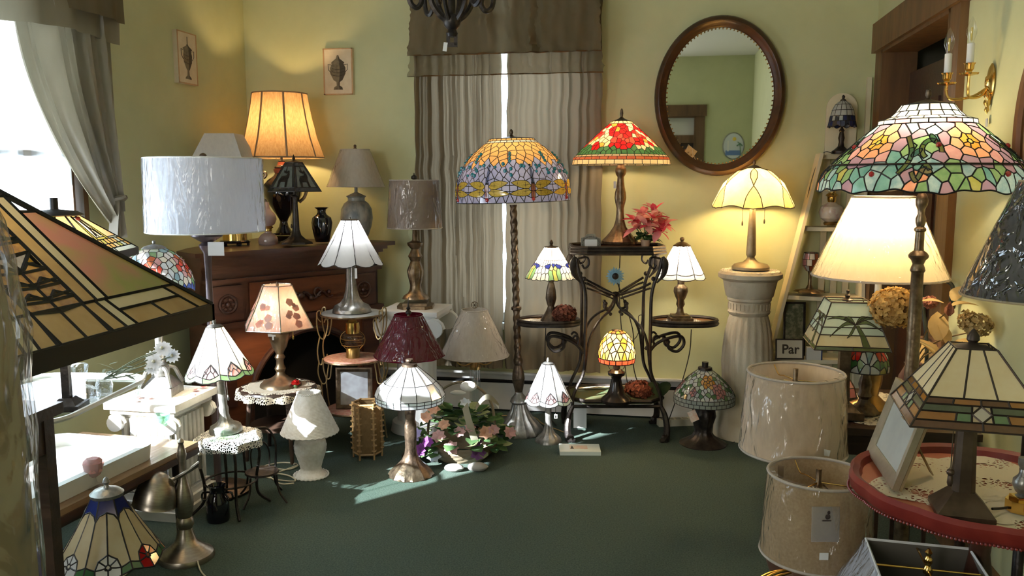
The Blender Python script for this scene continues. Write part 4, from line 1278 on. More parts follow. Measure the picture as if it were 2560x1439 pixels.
build_glass(t, sh, cells, D.map, .0011, lead)
bulb(t, L1.Z(646), 4.0, (1, .84, .62))

# pale panel lamp on the other tray
p = sw(1702, 806); L1 = Site(1702, 808, loc=(p.x, p.y, TRAYZ + .006))
t = Thing('table_lamp', 'small lit lamp with plain white bent glass panels on the stand tray by the pillar', 'lamp', L1)
t.part('plinth', MB().box((0, 0, .008), (L1.R(56), L1.R(56), .016)).box((0, 0, .02), (L1.R(44), L1.R(44), .012)), bronze2)
t.part('base', t.L([(20, 797), (16, 790), (9, 780), (7, 768), (11, 760), (9, 750), (13, 742), (17, 728), (16, 718), (8, 710), (9, 702), (6, 694), (3, 690), (3, 620)], 28, mod=lambda a, j: 1 + (.07 * cos(8 * a) if 6 < j < 10 else 0)), bronze2)
prof = L1.P([(20, 613), (34, 640), (47, 664), (56, 682), (60, 692)])
sh = shade_node(t, 'shade', L1.P([(1, 592), (5, 594), (6, 598), (3, 603), (12, 606), (22, 613), (21, 616)]), bronze2, 8)
Pn = Panels(8, prof, rad(22.5) - pi / 2, .008, .05)
for i in range(8):
    cs = msub(pgrid([0, 1], [0, .86], g_white) + pgrid([0, 1], [.86, 1.0], g_opal), .25)
    build_glass(t, sh, cs, Pn.mapper(i), .0013, leadb, fan=False)
bulb(t, L1.Z(642), 4.0, (1, .84, .62))

# white bent panels lamp and friends: many-sided shades by one builder
def panel_lamp(S, label, base, prof, cap, n, design, metal, rot=0.0, bulge=.006, scallop=.06, lr=.0013, came=None, power=0, col=(1, .84, .6), by=None, tilt=0.0, basemod=None, name='table_lamp', capn=20, group=None):
    t = Thing(name, label, 'lamp', S, group)
    if tilt: t.e.rotation_euler = (0, rad(tilt), YAW)
    t.part('base', t.L(base, 36, mod=basemod), metal)
    sh = shade_node(t, 'shade', S.P(cap), metal, capn)
    Pn = Panels(n, S.P(prof), rot, bulge, scallop)
    for i in range(n): build_glass(t, sh, msub(design(i), .22), Pn.mapper(i), lr, came or lead, fan=False)
    if power: bulb(t, S.Z(by), power, col)
    return t, sh, Pn
def shells(edge, main):
    """ivory panel with a pink shell fan rising from the lower edge and a scalloped border"""
    def d(i):
        out = [([[(0, 0), (1, 0), (1, .90), (.95, .90), (.62, .66), (.30, .90), (0, .90)]], main)]
        out += [([[(0, .90), (.30, .90), (.34, 1.0), (0, 1.0)]], edge), ([[(.30, .90), (.62, .93), (.95, .90), (1, .90), (1, 1), (.34, 1)]], edge)]
        out += [([[(.30, .90), (.36, .78), (.50, .84), (.46, .915)]], g_rose), ([[(.36, .78), (.62, .66), (.62, .78), (.50, .84)]], g_pink), ([[(.62, .66), (.84, .78), (.74, .84), (.62, .78)]], g_rose), ([[(.84, .78), (.95, .90), (.80, .915), (.74, .84)]], g_pink), ([[(.46, .915), (.50, .84), (.62, .78), (.74, .84), (.80, .915), (.62, .93)]], g_pink)]
        return out
    return d
t, sh, Pn = panel_lamp(Site(565, 1076, z=.315), 'silver stemmed lamp with an ivory shade of pink shells on the lace stool',
    [(1, 1078), (40, 1078), (40, 1070), (36, 1062), (22, 1055), (14, 1046), (11, 1032), (12, 1018), (10, 1012), (10, 950), (11, 946), (7, 940), (3, 930), (3, 825)],
    [(20, 815), (38, 850), (58, 888), (82, 932)], [(1, 795), (4, 797), (5, 803), (3, 808), (14, 810), (21, 815), (20, 819)], 8, shells(g_leaf, g_ivory), pewter, rad(20), .006, .06, .0014, power=2.6, by=860, col=(1, .82, .56), tilt=-3.6, basemod=lambda a, j: 1 + (.05 * cos(14 * a) if 2 < j < 7 else 0))
pull(t, .03, -.02, t.S.Z(935), t.S.Z(985), silver)
t, sh, Pn = panel_lamp(Site(1371, 1103, z=0), 'white and pink shell glass lamp with a slim silver stem on the carpet',
    [(1, 1108), (33, 1108), (33, 1100), (28, 1092), (18, 1084), (12, 1074), (9, 1062), (8, 1050), (8, 1012), (9, 1008), (5, 1002), (3, 995), (3, 915)],
    [(15, 908), (28, 934), (43, 966), (60, 998)], [(1, 893), (3, 896), (4, 901), (2, 904), (10, 905), (16, 909)], 8, shells(g_mint, g_white), pewter, rad(22), .006, .06, .0013, basemod=lambda a, j: 1 + (.07 * cos(12 * a) if 2 < j < 7 else 0), tilt=-.6)
pull(t, .035, -.03, t.S.Z(1000), t.S.Z(1030), silver)
t.part('price_tag', MB().box((.036, -.03, t.S.Z(1036)), (.014, .001, .022)), paper)
# tall fluted white one on the tiered wire stand
_q = at_t(880, 778, 4.12); TOPZ = Site(880, 778, loc=(_q.x, _q.y, 0)).Z(780); _L = Site(876, 776, loc=(_q.x, _q.y, TOPZ + .001))
t, sh, Pn = panel_lamp(_L, 'tall white umbrella glass lamp with a fluted pewter stem on the tiered stand',
    [(1, 778), (48, 778), (47, 770), (40, 763), (27, 756), (19, 744), (14, 725), (11, 700), (11, 675), (12, 655), (5, 648), (3, 640), (3, 555)],
    [(21, 549), (34, 580), (52, 618), (76, 655)], [(1, 541), (3, 543), (3, 547), (20, 548), (22, 551)], 9, lambda i: [([[(0, 0), (1, 0), (1, 1), (0, 1)]], g_white)], pewter, rad(10), .012, .07, .0014, basemod=lambda a, j: 1 + (.08 * cos(16 * a) if 2 < j < 10 else 0), power=1.6, by=575, col=(.95, .97, 1.0))
t.part('price_tag', MB().box((t.S.R(14), -.02, t.S.Z(682)), (.012, .001, .05)), paper)
# coolie lamp in front, white with squared double border
def coolie(i):
    v = [0, .50, .86, .93, 1.0]
    return pgrid([0, 1], v[:2], g_white) + pgrid([0, 1], v[1:3], g_white) + pgrid([0, .5, 1], v[2:4], g_grey) + pgrid([0, .5, 1], v[3:], g_opal)
t, sh, Pn = panel_lamp(Site(1028, 1186, z=0), 'white panelled coolie glass lamp on a ribbed bronze pedestal standing on the open carpet',
    [(1, 1194), (54, 1194), (56, 1184), (48, 1172), (34, 1160), (22, 1148), (15, 1134), (13, 1118), (15, 1090), (16, 1062), (12, 1048), (13, 1028), (9, 1012), (4, 1004), (3, 920)],
    [(19, 914), (50, 940), (86, 972), (88, 985), (85, 1002)], [(1, 897), (9, 897), (10, 901), (6, 906), (19, 908), (20, 915)], 14, coolie, bronze, rad(5), .002, 0, .0012, basemod=lambda a, j: 1 + (.05 * cos(14 * a) if 1 < j < 6 else .10 * cos(4 * a + j) if 5 < j < 12 else 0))
# blue topped lamp with flowers, nearest on the carpet
def flowered(i):
    fl = ((g_white, g_ivory), (g_red, g_rust), (g_honey, g_cream))[i % 3]
    out = [([[(0, 0), (1, 0), (1, .30), (.85, .21), (.5, .165), (.15, .21), (0, .30)]], g_ultra)]
    out += [([[(0, .30), (.15, .21), (.5, .165), (.5, .70), (.28, .78), (.22, .90), (0, .88)]], g_cream), ([[(.5, .165), (.85, .21), (1, .30), (1, .88), (.78, .90), (.72, .78), (.5, .70)]], g_cream)]
    out += [([[(0, .88), (.22, .90), (.24, 1.0), (0, .99)]], g_green), ([[(1, .88), (.78, .90), (.76, 1.0), (1, .99)]], g_green)]
    c = (.5, .86)
    ring = [(.5, .70), (.72, .78), (.78, .90), (.76, 1.0), (.5, 1.04), (.24, 1.0), (.22, .90), (.28, .78)]
    k = [0, 1, 2, 4, 6, 7]
    for a, b in ((0, 1), (1, 2), (2, 4), (4, 6), (6, 7), (7, 8)):
        arc = ring[a:b + 1] if b < 8 else [ring[7], ring[0]]
        out.append(([arc + [(c[0] + (arc[-1][0] - c[0]) * .22, c[1] + (arc[-1][1] - c[1]) * .22), (c[0] + (arc[0][0] - c[0]) * .22, c[1] + (arc[0][1] - c[1]) * .22)]], fl[0]))
    out.append(([[(c[0] + (x - c[0]) * .22, c[1] + (y - c[1]) * .22) for x, y in ring]], fl[1]))
    return out
q = at_t(272, 1310, 2.40)
t, sh, Pn = panel_lamp(Site(272, 1310, loc=(q.x, q.y, 0)), 'cream glass lamp with a navy top and flower border by the dark table leg',
    [(1, 1500), (70, 1500), (60, 1480), (20, 1470), (14, 1440), (12, 1400), (5, 1390), (4, 1240)],
    [(36, 1236), (60, 1285), (92, 1338), (124, 1386)], [(1, 1190), (6, 1194), (9, 1203), (5, 1210), (7, 1216), (30, 1222), (40, 1230), (38, 1238)], 7, flowered, pewter, rad(-93), .010, .05, .0015)

# cords of the stand
cable('lamp_cord', 'dark cord looping from the stand tray down behind the rose lamp', [sw(1738, 830, .06) + Vector((0, 0, .53)), sw(1735, 900, .07) + Vector((0, 0, .40)), sw(1715, 960, .08) + Vector((0, 0, .22)), sw(1690, 1000, .08) + Vector((0, 0, .06)), sw(1670, 1040, .0) + Vector((0, 0, .004))])
cable('lamp_cord', 'thin dark cord hanging from the top tray behind the blue metal flower', [sw(1557, 620, .10) + Vector((0, 0, .94)), sw(1560, 720, .16) + Vector((0, 0, .72)), sw(1568, 800, .16) + Vector((0, 0, .50)), sw(1585, 940, .2) + Vector((0, 0, .24)), sw(1595, 970, .22) + Vector((0, 0, .19))])
cable('lamp_cord', 'thin cord dropping from the curtain-side tray behind the white shell lamp', [sw(1369, 830, .05) + Vector((0, 0, .56)), sw(1368, 870, .06) + Vector((0, 0, .40)), sw(1372, 940, .1) + Vector((0, 0, .10)), sw(1400, 1010, .1) + Vector((0, 0, .004))])

# things on the stand
p = sw(1474, 606, -.06)
t = Thing('card_holder', 'small ornate pewter card holder frame on top of the iron stand', 'frame', (p.x, p.y, STZ))
w, hh = .098, .075
arch = [(-w / 2, 0), (w / 2, 0), (w / 2, hh * .74), (w * .30, hh * .80), (w * .2, hh), (-w * .2, hh), (-w * .30, hh * .80), (-w / 2, hh * .74)]
RX = Matrix.Rotation(pi / 2, 4, 'X')
t.part('frame', MB().prism(arch, -.008, .008, RX), pewter)
t.part('card', MB().box((0, -.0095, hh * .42), (w * .62, .002, hh * .44)), paper)
orn = MB()
for i in range(26):
    a = i / 26 * 2 * pi
    orn.ball((w * .43 * cos(a), -.009, hh * .44 + hh * .40 * sin(a)), .005, 6, 4)
t.part('embossing', orn, pewter)

def leaf_mesh(name, mat, l, w, curl=.3, n=4, fold=.15):
    vs, fs = [], []
    for k in range(n + 1):
        s = k / n
        h = w * sin(pi * min(1, .08 + .92 * s)) ** .8 if k < n else .0006
        z = -curl * l * s * s
        vs += [(s * l, -h, z + fold * h), (s * l, 0, z), (s * l, h, z + fold * h)]
    for k in range(n):
        a = 3 * k
        fs += [(a, a + 3, a + 4, a + 1), (a + 1, a + 4, a + 5, a + 2)]
    return MB().add(vs, fs).mesh(name, mat, 80)
def aim(loc, az, el, roll=0, s=1.0):
    return Matrix.Translation(loc) @ Matrix.Rotation(az, 4, 'Z') @ Matrix.Rotation(-el, 4, 'Y') @ Matrix.Rotation(roll, 4, 'X') @ Matrix.Scale(s, 4)
p = sw(1612, 606, -.02)
t = Thing('poinsettia', 'potted poinsettia with pink bracts beside the poppy lamp', 'plant', (p.x, p.y, STZ))
t.part('pot', MB().lathe([(.001, 0), (.018, 0), (.024, .036), (.026, .037), (.026, .043), (.022, .043), (.021, .03), (.001, .03)], 20), M('clay_pot', (.62, .42, .28), .8))
r = random.Random(8)
pinks = [sheet('bract_%s' % k, c, .3, c2, 40) for k, c, c2 in (('pink', (.85, .22, .26), (.9, .38, .36)), ('coral', (.86, .34, .28), (.92, .52, .42)), ('deep', (.78, .08, .14), (.85, .16, .2)))]
lm = [leaf_mesh('bract', m_, .062, .017) for m_ in pinks]
gm = leaf_mesh('leaf', sheet('leaf_dark', (.05, .11, .04), .2, (.08, .16, .06), 30), .075, .024)
heads = [(-.055, -.05, .105), (.03, -.06, .155), (.075, -.03, .125), (-.02, .0, .175), (.045, .02, .185), (-.055, .03, .14), (.09, .04, .12), (-.01, -.07, .12), (.06, -.05, .09), (.0, -.04, .14)]
stm = MB()
for i, (x, y, z) in enumerate(heads):
    stm.tube(bezier([(0, 0, .035), (x * .4, y * .4, z * .6), (x, y, z)], 3), .0025, 5)
    for k in range(9):
        t.part('bract', lm[(i + (k % 3 == 0)) % 3], None, T=aim((x, y, z), k * 2 * pi / 9 + r.uniform(-.2, .2), r.uniform(-.5, 1.1), r.uniform(-.4, .4), r.uniform(.8, 1.3)))
for k in range(14):
    t.part('leaf', gm, None, T=aim((r.uniform(-.02, .02), r.uniform(-.02, .02), r.uniform(.04, .08)), k * 2.4, r.uniform(-.3, .3), 0, r.uniform(.8, 1.2)))
t.part('stem', stm, M('stem_green', (.10, .16, .06), .6))

def dried(name, label, cat, loc, r0, col, col2, n, rr, sz=.012, sc=(1, 1, .7), seed=1, rz=0):
    """a head of dried florets: one uncountable mass of small bent petals"""
    t = Thing(name, label, cat, loc, rz=rz)
    m_ = sheet('dry_' + label.split()[0] + label.split()[-1], col, .3, col2, 60)
    q = random.Random(seed); mb = MB()
    for i in range(n):
        d = Vector((q.gauss(0, 1), q.gauss(0, 1), q.gauss(0, 1))).normalized()
        c = Vector((d.x * r0 * sc[0], d.y * r0 * sc[1], d.z * r0 * sc[2] + r0 * sc[2])) * 1.0 + Vector([q.uniform(-1, 1) * r0 * .12 for _ in range(3)])
        u = d.orthogonal().normalized(); v = d.cross(u)
        a0 = q.uniform(0, 6.3)
        for k in range(4):
            a = a0 + k * pi / 2
            e = (u * cos(a) + v * sin(a)); f_ = (u * cos(a + .8) + v * sin(a + .8)); g_ = (u * cos(a - .8) + v * sin(a - .8))
            s_ = sz * q.uniform(.7, 1.3)
            mb.add([c, c + f_ * s_ * .7 + d * s_ * .3, c + e * s_ * 1.1 + d * s_ * q.uniform(.0, .6), c + g_ * s_ * .7 + d * s_ * .3], [(0, 1, 2, 3)])
    t.part('florets', mb, m_, kind='stuff', smooth=0)
    t.part('core', MB().ball((0, 0, r0 * sc[2]), r0 * .8, 10, 8, sc), M('dry_core', (.10, .06, .035), .9))
    return t
p = sw(1412, 806, -.05); dried('dried_hydrangea', 'dried maroon hydrangea head beside the iris lamp', 'dried flower', (p.x, p.y, TRAYZ + .002), .055, (.10, .035, .025), (.20, .08, .055), 330, 1, .011, (1, .9, .72), 3)
p = sw(1600, 1000, -.06); dried('dried_hydrangea', 'dried wine red flower clump beside the little dome lamp on the low shelf', 'dried flower', (p.x, p.y, SHZ + .002), .06, (.16, .045, .03), (.30, .11, .07), 330, 1, .011, (1.15, .9, .6), 5)

# blue tin flower on a wire stake, leaning in the stand
p0, p1 = sw(1538, 690, -.02), sw(1610, 990, .05)
t = Thing('tin_flower', 'blue tin daisy on a long wire stake leaning through the iron stand', 'ornament', (p1.x, p1.y, SHZ))
R3 = Matrix.Rotation(-YAW, 3, 'Z')
hd = R3 @ (p0 - p1); hd.z = EYE + ray(1536, 692).z * 4.2 - SHZ
stk = t.part('wire_stake', MB().tube(bezier([(0, 0, 0), (-.04, -.01, .14), hd * .55 + Vector((.03, 0, 0)), hd], 5), .003, 6).tube(bezier([hd * .45 + Vector((.02, 0, 0)), hd * .5 + Vector((.05, 0, .0)), hd * .62 + Vector((.09, 0, .02)), hd * .66 + Vector((.075, 0, .0)), hd * .62 + Vector((.07, 0, -.01))], 5), .002, 5), iron)
ptm = leaf_mesh('tin_petal', M('blue_tin', (.12, .30, .48), .35, .3, (.30, .50, .62), 20), .048, .0085, .1, 4, .1)
for k in range(18):
    T = Matrix.Translation(hd + Vector((0, -.006, 0))) @ Matrix.Rotation(pi / 2 - .1, 4, 'X') @ Matrix.Rotation(k * 2 * pi / 18, 4, 'Z') @ Matrix.Scale(1.0 if k % 2 else .92, 4)
    t.part('petal', ptm, None, T=T)
t.part('flower_centre', MB().ball(hd + Vector((0, -.010, 0)), .017, 10, 6, (1, .5, 1)), iron)

# heart leaf, ruler and paper on the shelf; bits on the carpet under it
p = sw(1655, 1010, .0)
t = Thing('ivy_leaf', 'dark heart shaped leaf hanging at the end of the low shelf', 'leaf', (p.x, p.y - .1, SHZ - .004))
hl = [(0, -.05)] + [(.05 * sin(a) ** 3 * 1.15, .042 * cos(a) - .016 * cos(2 * a) - .006 * cos(3 * a)) for a in [pi - i * 2 * pi / 24 for i in range(1, 24)]]
t.part('leaf_blade', MB().prism(hl, 0, .002, Matrix.Translation((0, 0, .055)) @ Matrix.Rotation(rad(75), 4, 'X')), sheet('heart_leaf', (.03, .05, .025), .15, (.05, .07, .03), 20))
t.part('stem', MB().tube(bezier([(0, .008, .02), (.015, .03, .01), (.0, .05, .006)], 4), .002, 5), iron)
p = sw(1495, 975, .1)
t = Thing('ruler', 'pale wooden ruler lying across the low shelf of the stand', 'ruler', (p.x + .05, p.y, SHZ), rz=YAW + .05)
t.part('blade', MB().box((0, -.0, .010), (.30, .026, .006), M=Matrix.Rotation(rad(-2), 4, 'Y')), M('pale_wood', (.66, .52, .32), .6))
t.part('metal_edge', MB().box((0, -.0145, .011), (.30, .003, .005), M=Matrix.Rotation(rad(-2), 4, 'Y')), silver)
p = on_z(1449, 1128)
t = Thing('picture_tile', 'white tile with a small tower and flowers picture lying on the carpet', 'tile', (p.x, p.y, .0), rz=YAW - .02)
t.part('slab', MB().box((0, 0, .0095), (.195, .12, .019)), M('tile_white', (.66, .72, .66), .35))
t.part('picture', MB().box((-.005, .005, .0196), (.085, .05, .001)), M('tile_print', (.62, .60, .46), .5, 0, (.70, .42, .34), 30))
t.part('tower_print', MB().add([(-.046, -.02, .0203), (-.028, -.02, .0203), (-.036, .032, .0203)], [(0, 1, 2)]), inkd)
p = on_z(1445, 1080)
t = Thing('white_card', 'white card propped upright behind the scrolled front foot of the stand', 'card', (p.x, p.y + .09, .0), rz=YAW)
t.part('sheet', MB().box((0, 0, .095), (.068, .012, .19), M=Matrix.Rotation(rad(-8), 4, 'X')), paper)
t.part('back_prop', MB().box((0, .04, .06), (.03, .003, .13), M=Matrix.Rotation(rad(25), 4, 'X')), paper)
p = on_z(1695, 1070)
t = Thing('power_strip', 'cream power strip lying on the carpet behind the rose lamp', 'power strip', (p.x, p.y + .06, 0), rz=YAW + .12)
t.part('housing', MB().box((0, 0, .018), (.22, .045, .036)), M('strip_cream', (.55, .52, .40), .5))
for i in range(5): t.part('outlet', MB().box((-.08 + .04 * i, 0, .0365), (.026, .03, .003)), M('strip_dark', (.30, .28, .22), .5))
cable('lamp_cord', 'dark cord coiled on the carpet beside the rose lamp', [on_z(1800, 1080), on_z(1830, 1058) + Vector((0, 0, .05)), on_z(1850, 1075) + Vector((0, 0, .03)), on_z(1835, 1105), on_z(1795, 1110), on_z(1770, 1100)])
cable('lamp_cord', 'straw coloured cord trailing along the carpet behind the dragonfly lamp', [on_z(1200, 1045) + Vector((0, 0, .004)), on_z(1260, 1040) + Vector((0, 0, .004)), on_z(1330, 1050) + Vector((0, 0, .02)), on_z(1360, 1062) + Vector((0, 0, .004)), on_z(1420, 1085) + Vector((0, 0, .004))], mat=M('straw_cord', (.35, .24, .09), .6))

# ================================================================= column pedestal and lily lamp
q = at_t(1876, 675, 4.22)
S = Site(1876, 675, loc=(q.x, q.y, 0))
t = Thing('pedestal_column', 'weathered cream stone pedestal with a fluted urn shaped body against the wall', 'pedestal', S)
PZ = S.Z(676)
stn = M('weathered_stone', (.56, .50, .38), .9, 0, (.36, .27, .17), 5, (1, 1, .7), .5, 70, lo=.42, hi=.75)
t.part('capital', MB().lathe([(.001, PZ)] + S.P([(72, 676), (78, 682), (78, 692), (70, 697), (66, 700), (63, 715), (58, 738), (54, 742), (54, 748), (50, 752), (50, 774), (52, 777), (50, 782), (46, 786)]), 48), stn)
bd = MB()
for i in range(30): bd.box((S.R(51) * cos(i * 2 * pi / 30), S.R(51) * sin(i * 2 * pi / 30), S.Z(763)), (.004, .008, .03), rz=i * 2 * pi / 30)
t.part('frieze_ribs', bd, stn)
t.part('body', MB().lathe(S.P([(46, 785), (50, 800), (56, 830), (60, 870), (62, 905), (60, 930), (58, 960), (64, 985), (66, 1010)]) + [(.155, .06), (.16, .0)], 96, mod=lambda a, j: 1 + (.045 * abs(cos(10 * a)) - .02 if 0 < j < 7 else 0)), stn)
L1 = Site(1876, 668, loc=(q.x, q.y, PZ))
t = Thing('table_lamp', 'lit lamp with an amber lily petal glass shade on the stone pedestal', 'lamp', L1)
t.part('base', t.L([(1, 672), (46, 672), (46, 666), (40, 660), (20, 655), (12, 648), (9, 642), (12, 636), (12, 630), (10, 580), (7, 520), (4, 516), (3, 425)], 32, mod=lambda a, j: 1 + (.05 * cos(12 * a) if 2 < j < 6 else 0)), M('pale_bronze', (.26, .21, .13), .5, .6, (.34, .28, .18), 20))
prof = L1.P([(17, 420), (42, 427), (66, 446), (86, 478), (100, 514)])
sh = shade_node(t, 'shade', L1.P([(1, 399), (3, 402), (4, 408), (2, 412), (8, 414), (18, 419), (18, 422)]), bronze2)
D = Dome(prof, 1.0, wave=lambda a: .06 * abs(sin(6 * (a + pi / 2 + .27) / 2 + pi / 2)) - .02)
g_lily = G('lily', (.92, .74, .40), (.90, .68, .32), .6)
cells = []
NL = 6
for k in range(NL):
    a0 = -pi / 2 - .27 + k * 2 * pi / NL; W = 2 * pi / NL
    lens = [(0, .02), (.10, .12), (.16, .26), (.12, .40), (0, .58), (-.12, .40), (-.16, .26), (-.10, .12)]
    mk = lambda pts: [D.plane(a0 + u * W, v + (D.wave(a0 + u * W) if v > .99 else 0)) for u, v in pts]
    cells.append(([subdiv(mk(lens), .02)], g_honey))
    big = [(0, .02), (.10, .12), (.16, .26), (.12, .40), (0, .58), (.18, .82), (.22, 1), (.5, 1), (.78, 1), (.82, .82), (1, .58), (.88, .40), (.84, .26), (.90, .12), (1, .02), (.75, 0), (.5, 0), (.25, 0)]
    cells.append(([subdiv(mk(big), .02)], g_lily))
    cells.append(([subdiv(mk([(0, .58), (.18, .82), (.22, 1), (0, 1), (-.22, 1), (-.18, .82)]), .02)], g_honey))
build_glass(t, sh, cells, D.map, .0022, leadb)
for k in range(2): bulb(t, L1.Z(478), 4.6, (1, .66, .28), off=(.06 * (-1) ** k, 0))
for sx in (-1, 1): pull(t, S.R(27) * sx, -.02, L1.Z(515), L1.Z(548 if sx > 0 else 553), bronze2)
doily('little lace mat on the stone pedestal under the lily lamp', (q.x, q.y, PZ - .001), .145, lace_w, clothw, 14, lobes=.03, mid=.75)
# ================================================================= on the mantel
linen = sheet('amber_linen', (.40, .27, .15), .5, (.29, .18, .09), 130, (1, 1, .25))
whitesh = sheet('white_linen', (.78, .78, .78), .35, (.72, .72, .73), 90, (1, 1, .3))
creamsh = sheet('cream_linen', (.70, .64, .56), .40, (.64, .57, .49), 80, (1, 1, .3))
bluewh = sheet('cool_white_drum', (.78, .79, .86), .42, (.74, .75, .82), 90, (1, 1, .3))
# amber linen shade on the black urn
S = Site(711, 600, z=MZ, t=4.65)
t = Thing('table_lamp', 'big lit amber linen bell shade lamp on a black two handled urn on the mantel', 'lamp', S)
t.part('plinth', MB().box((0, 0, S.Z(594)), (S.R(54), S.R(54), S.Z(588) - S.Z(600))).box((0, 0, S.Z(584)), (S.R(42), S.R(42), .012)), blackgl)
t.part('urn', t.L([(1, 584), (22, 584), (20, 578), (12, 566), (9, 554), (12, 546), (22, 530), (36, 508), (46, 488), (49, 472), (46, 462), (36, 450), (22, 440), (15, 430), (17, 422), (20, 418), (10, 412), (8, 402), (3, 398), (3, 250)], 36), blackgl)
for sx in (-1, 1):
    t.part('handle', MB().tube(bezier([(S.R(sx * 40), 0, S.Z(505)), (S.R(sx * 54), 0, S.Z(490)), (S.R(sx * 60), 0, S.Z(462)), (S.R(sx * 54), 0, S.Z(440)), (S.R(sx * 44), 0, S.Z(430)), (S.R(sx * 40), 0, S.Z(438)), (S.R(sx * 46), 0, S.Z(445))], 5), .009, 7), bronze2)
t.part('collar', t.L([(14, 436), (18, 432), (21, 424), (12, 415), (9, 405)], 20), M('red_wood', (.30, .06, .03), .4))
mod8 = lambda a, j: 1 + .035 * abs(cos(4 * a)) - .02
pr = S.P([(67, 235), (71, 262), (78, 300), (88, 345), (99, 378), (104, 394)])
shd = cone_shade(t, pr, linen, 64, mod8, trimmat=M('shade_piping', (.30, .20, .11), .8), tr=.004)
for k in range(8):
    a = k * pi / 4 + pi / 8
    t.part('piping', MB().tube([(r_ * mod8(a, 0) * cos(a), r_ * mod8(a, 0) * sin(a), z_) for r_, z_ in pr], .0055, 6), M('shade_piping', (.30, .20, .11), .8), shd)
bulb(t, S.Z(315), 8.0, (1, .66, .30))
# pyramid white shade lamp with brass drum body on a black stand
S = Site(588, 613, z=MZ)
t = Thing('table_lamp', 'lamp with a brass drum body and white pyramid shade behind the big drum shade', 'lamp', S)
stand = MB().lathe([(.001, .014), (S.R(36), .014), (S.R(37), .022), (S.R(34), .028), (.001, .028)], 24)
t.part('stand', stand, blackgl)
for k in range(5):
    a = k * 2 * pi / 5 + .3
    t.part('stand_foot', MB().box((S.R(31) * cos(a), S.R(31) * sin(a), .009), (.014, .022, .018), rz=a), blackgl)
t.part('body', MB().lathe([(.001, .028), (S.R(28), .028), (S.R(28), S.Z(562)), (S.R(20), S.Z(556)), (S.R(8), S.Z(548)), (S.R(4), S.Z(540)), (S.R(3), S.Z(400))], 36, mod=lambda a, j: 1 + (.03 * cos(18 * a) if 1 <= j <= 2 else 0)), brass)
sq = lambda a, j: 1 / max(abs(cos(a)), abs(sin(a))) * .86
# shade centre stands a little nearer the window than its base seems, as in the photograph
pr = S.P([(42, 335), (70, 394)])
sd_ = t.part('shade', MB().lathe(pr, 48, (-S.R(16), 0, 0), mod=sq), whitesh, smooth=20)
t.part('trim_band', MB().tube([(-S.R(16) + pr[1][0] * sq(a, 0) * cos(a), pr[1][0] * sq(a, 0) * sin(a), pr[1][1]) for a in [2 * pi * i / 48 for i in range(48)]], .003, 5, closed=True), whitep, sd_)
# pink glass oil lamp
S = Site(671, 610, z=MZ)
t = Thing('oil_lamp', 'little pink milk glass oil lamp with a ball globe on the mantel', 'oil lamp', S)
pinkg = sheet('pink_milk_glass', (.78, .58, .54), .35, gloss=.12, grough=.1)
t.part('font', t.L([(1, 611), (22, 611), (24, 604), (23, 594), (17, 586), (8, 581), (8, 576)], 24), pinkg)
t.part('burner', t.L([(8, 578), (10, 576), (10, 571), (14, 568), (9, 564)], 18), brass)
t.part('globe', t.L([(8, 566), (17, 560), (22, 548), (19, 535), (10, 526), (6, 518), (5, 505)], 24), pinkg)
# panelled iron lamp with animal silhouettes
S = Site(741, 609, z=MZ, t=4.33)
t = Thing('table_lamp', 'dark iron lamp with a grey glass paned pyramid shade of animal silhouettes on the mantel', 'lamp', S)
t.part('base', MB().lathe(S.P([(1, 609), (38, 609), (36, 604), (22, 597), (13, 588), (9, 574), (8, 540), (6, 500), (6, 494), (9, 490), (4, 486), (3, 405)]), 40, mod=lambda a, j: 1 + (.10 * cos(8 * a) if 0 < j < 4 else 0)), iron)
sh = shade_node(t, 'shade', S.P([(1, 386), (2, 390), (4, 396), (3, 400), (14, 404), (24, 408)]), iron, 4)
Pn = Panels(6, S.P([(24, 406), (74, 478)]), rad(-75), 0, 0)
gg = G('smoke', (.16, .20, .20), (.24, .28, .27), .5, .15)
def beast(i):
    out = [([[(0, 0), (1, 0), (1, .14), (0, .14)]], g_black), ([[(0, .14), (.12, .14), (.10, .86), (0, .86)]], g_black), ([[(.88, .14), (1, .14), (1, .86), (.90, .86)]], g_black), ([[(0, .86), (1, .86), (1, 1), (0, 1)]], g_black)]
    out.append(([[(.12, .14), (.88, .14), (.90, .86), (.10, .86)]], gg))
    return out
for i in range(6):
    f_ = Pn.mapper(i)
    build_glass(t, sh, beast(i), f_, .0016, iron, fan=False)
    an = MB()
    for pg in ([(.22, .62), (.30, .48), (.55, .46), (.62, .36), (.74, .40), (.72, .52), (.66, .60), (.66, .86), (.58, .86), (.56, .68), (.36, .68), (.34, .86), (.26, .86)], [(.40, .14), (.48, .14), (.52, .34), (.66, .28), (.74, .36), (.52, .40), (.36, .36), (.30, .28), (.44, .30)]):
        P_ = [f_(q) for q in pg]
        an.add([a + b * .0025 for a, b in P_], [tuple(range(len(P_)))])
    t.part('silhouette', an, iron, sh)
pull(t, -S.R(9), -.015, S.Z(490), S.Z(560), iron)
# black vase
S = Site(806, 602, z=MZ, t=4.50)
t = Thing('vase', 'glossy black baluster vase on the mantel', 'vase', S)
t.part('body', t.L([(1, 604), (17, 604), (20, 592), (24, 572), (26, 556), (23, 543), (13, 536), (10, 530), (11, 524), (18, 518), (16, 518), (9, 525), (8, 532)], 32), blackgl)
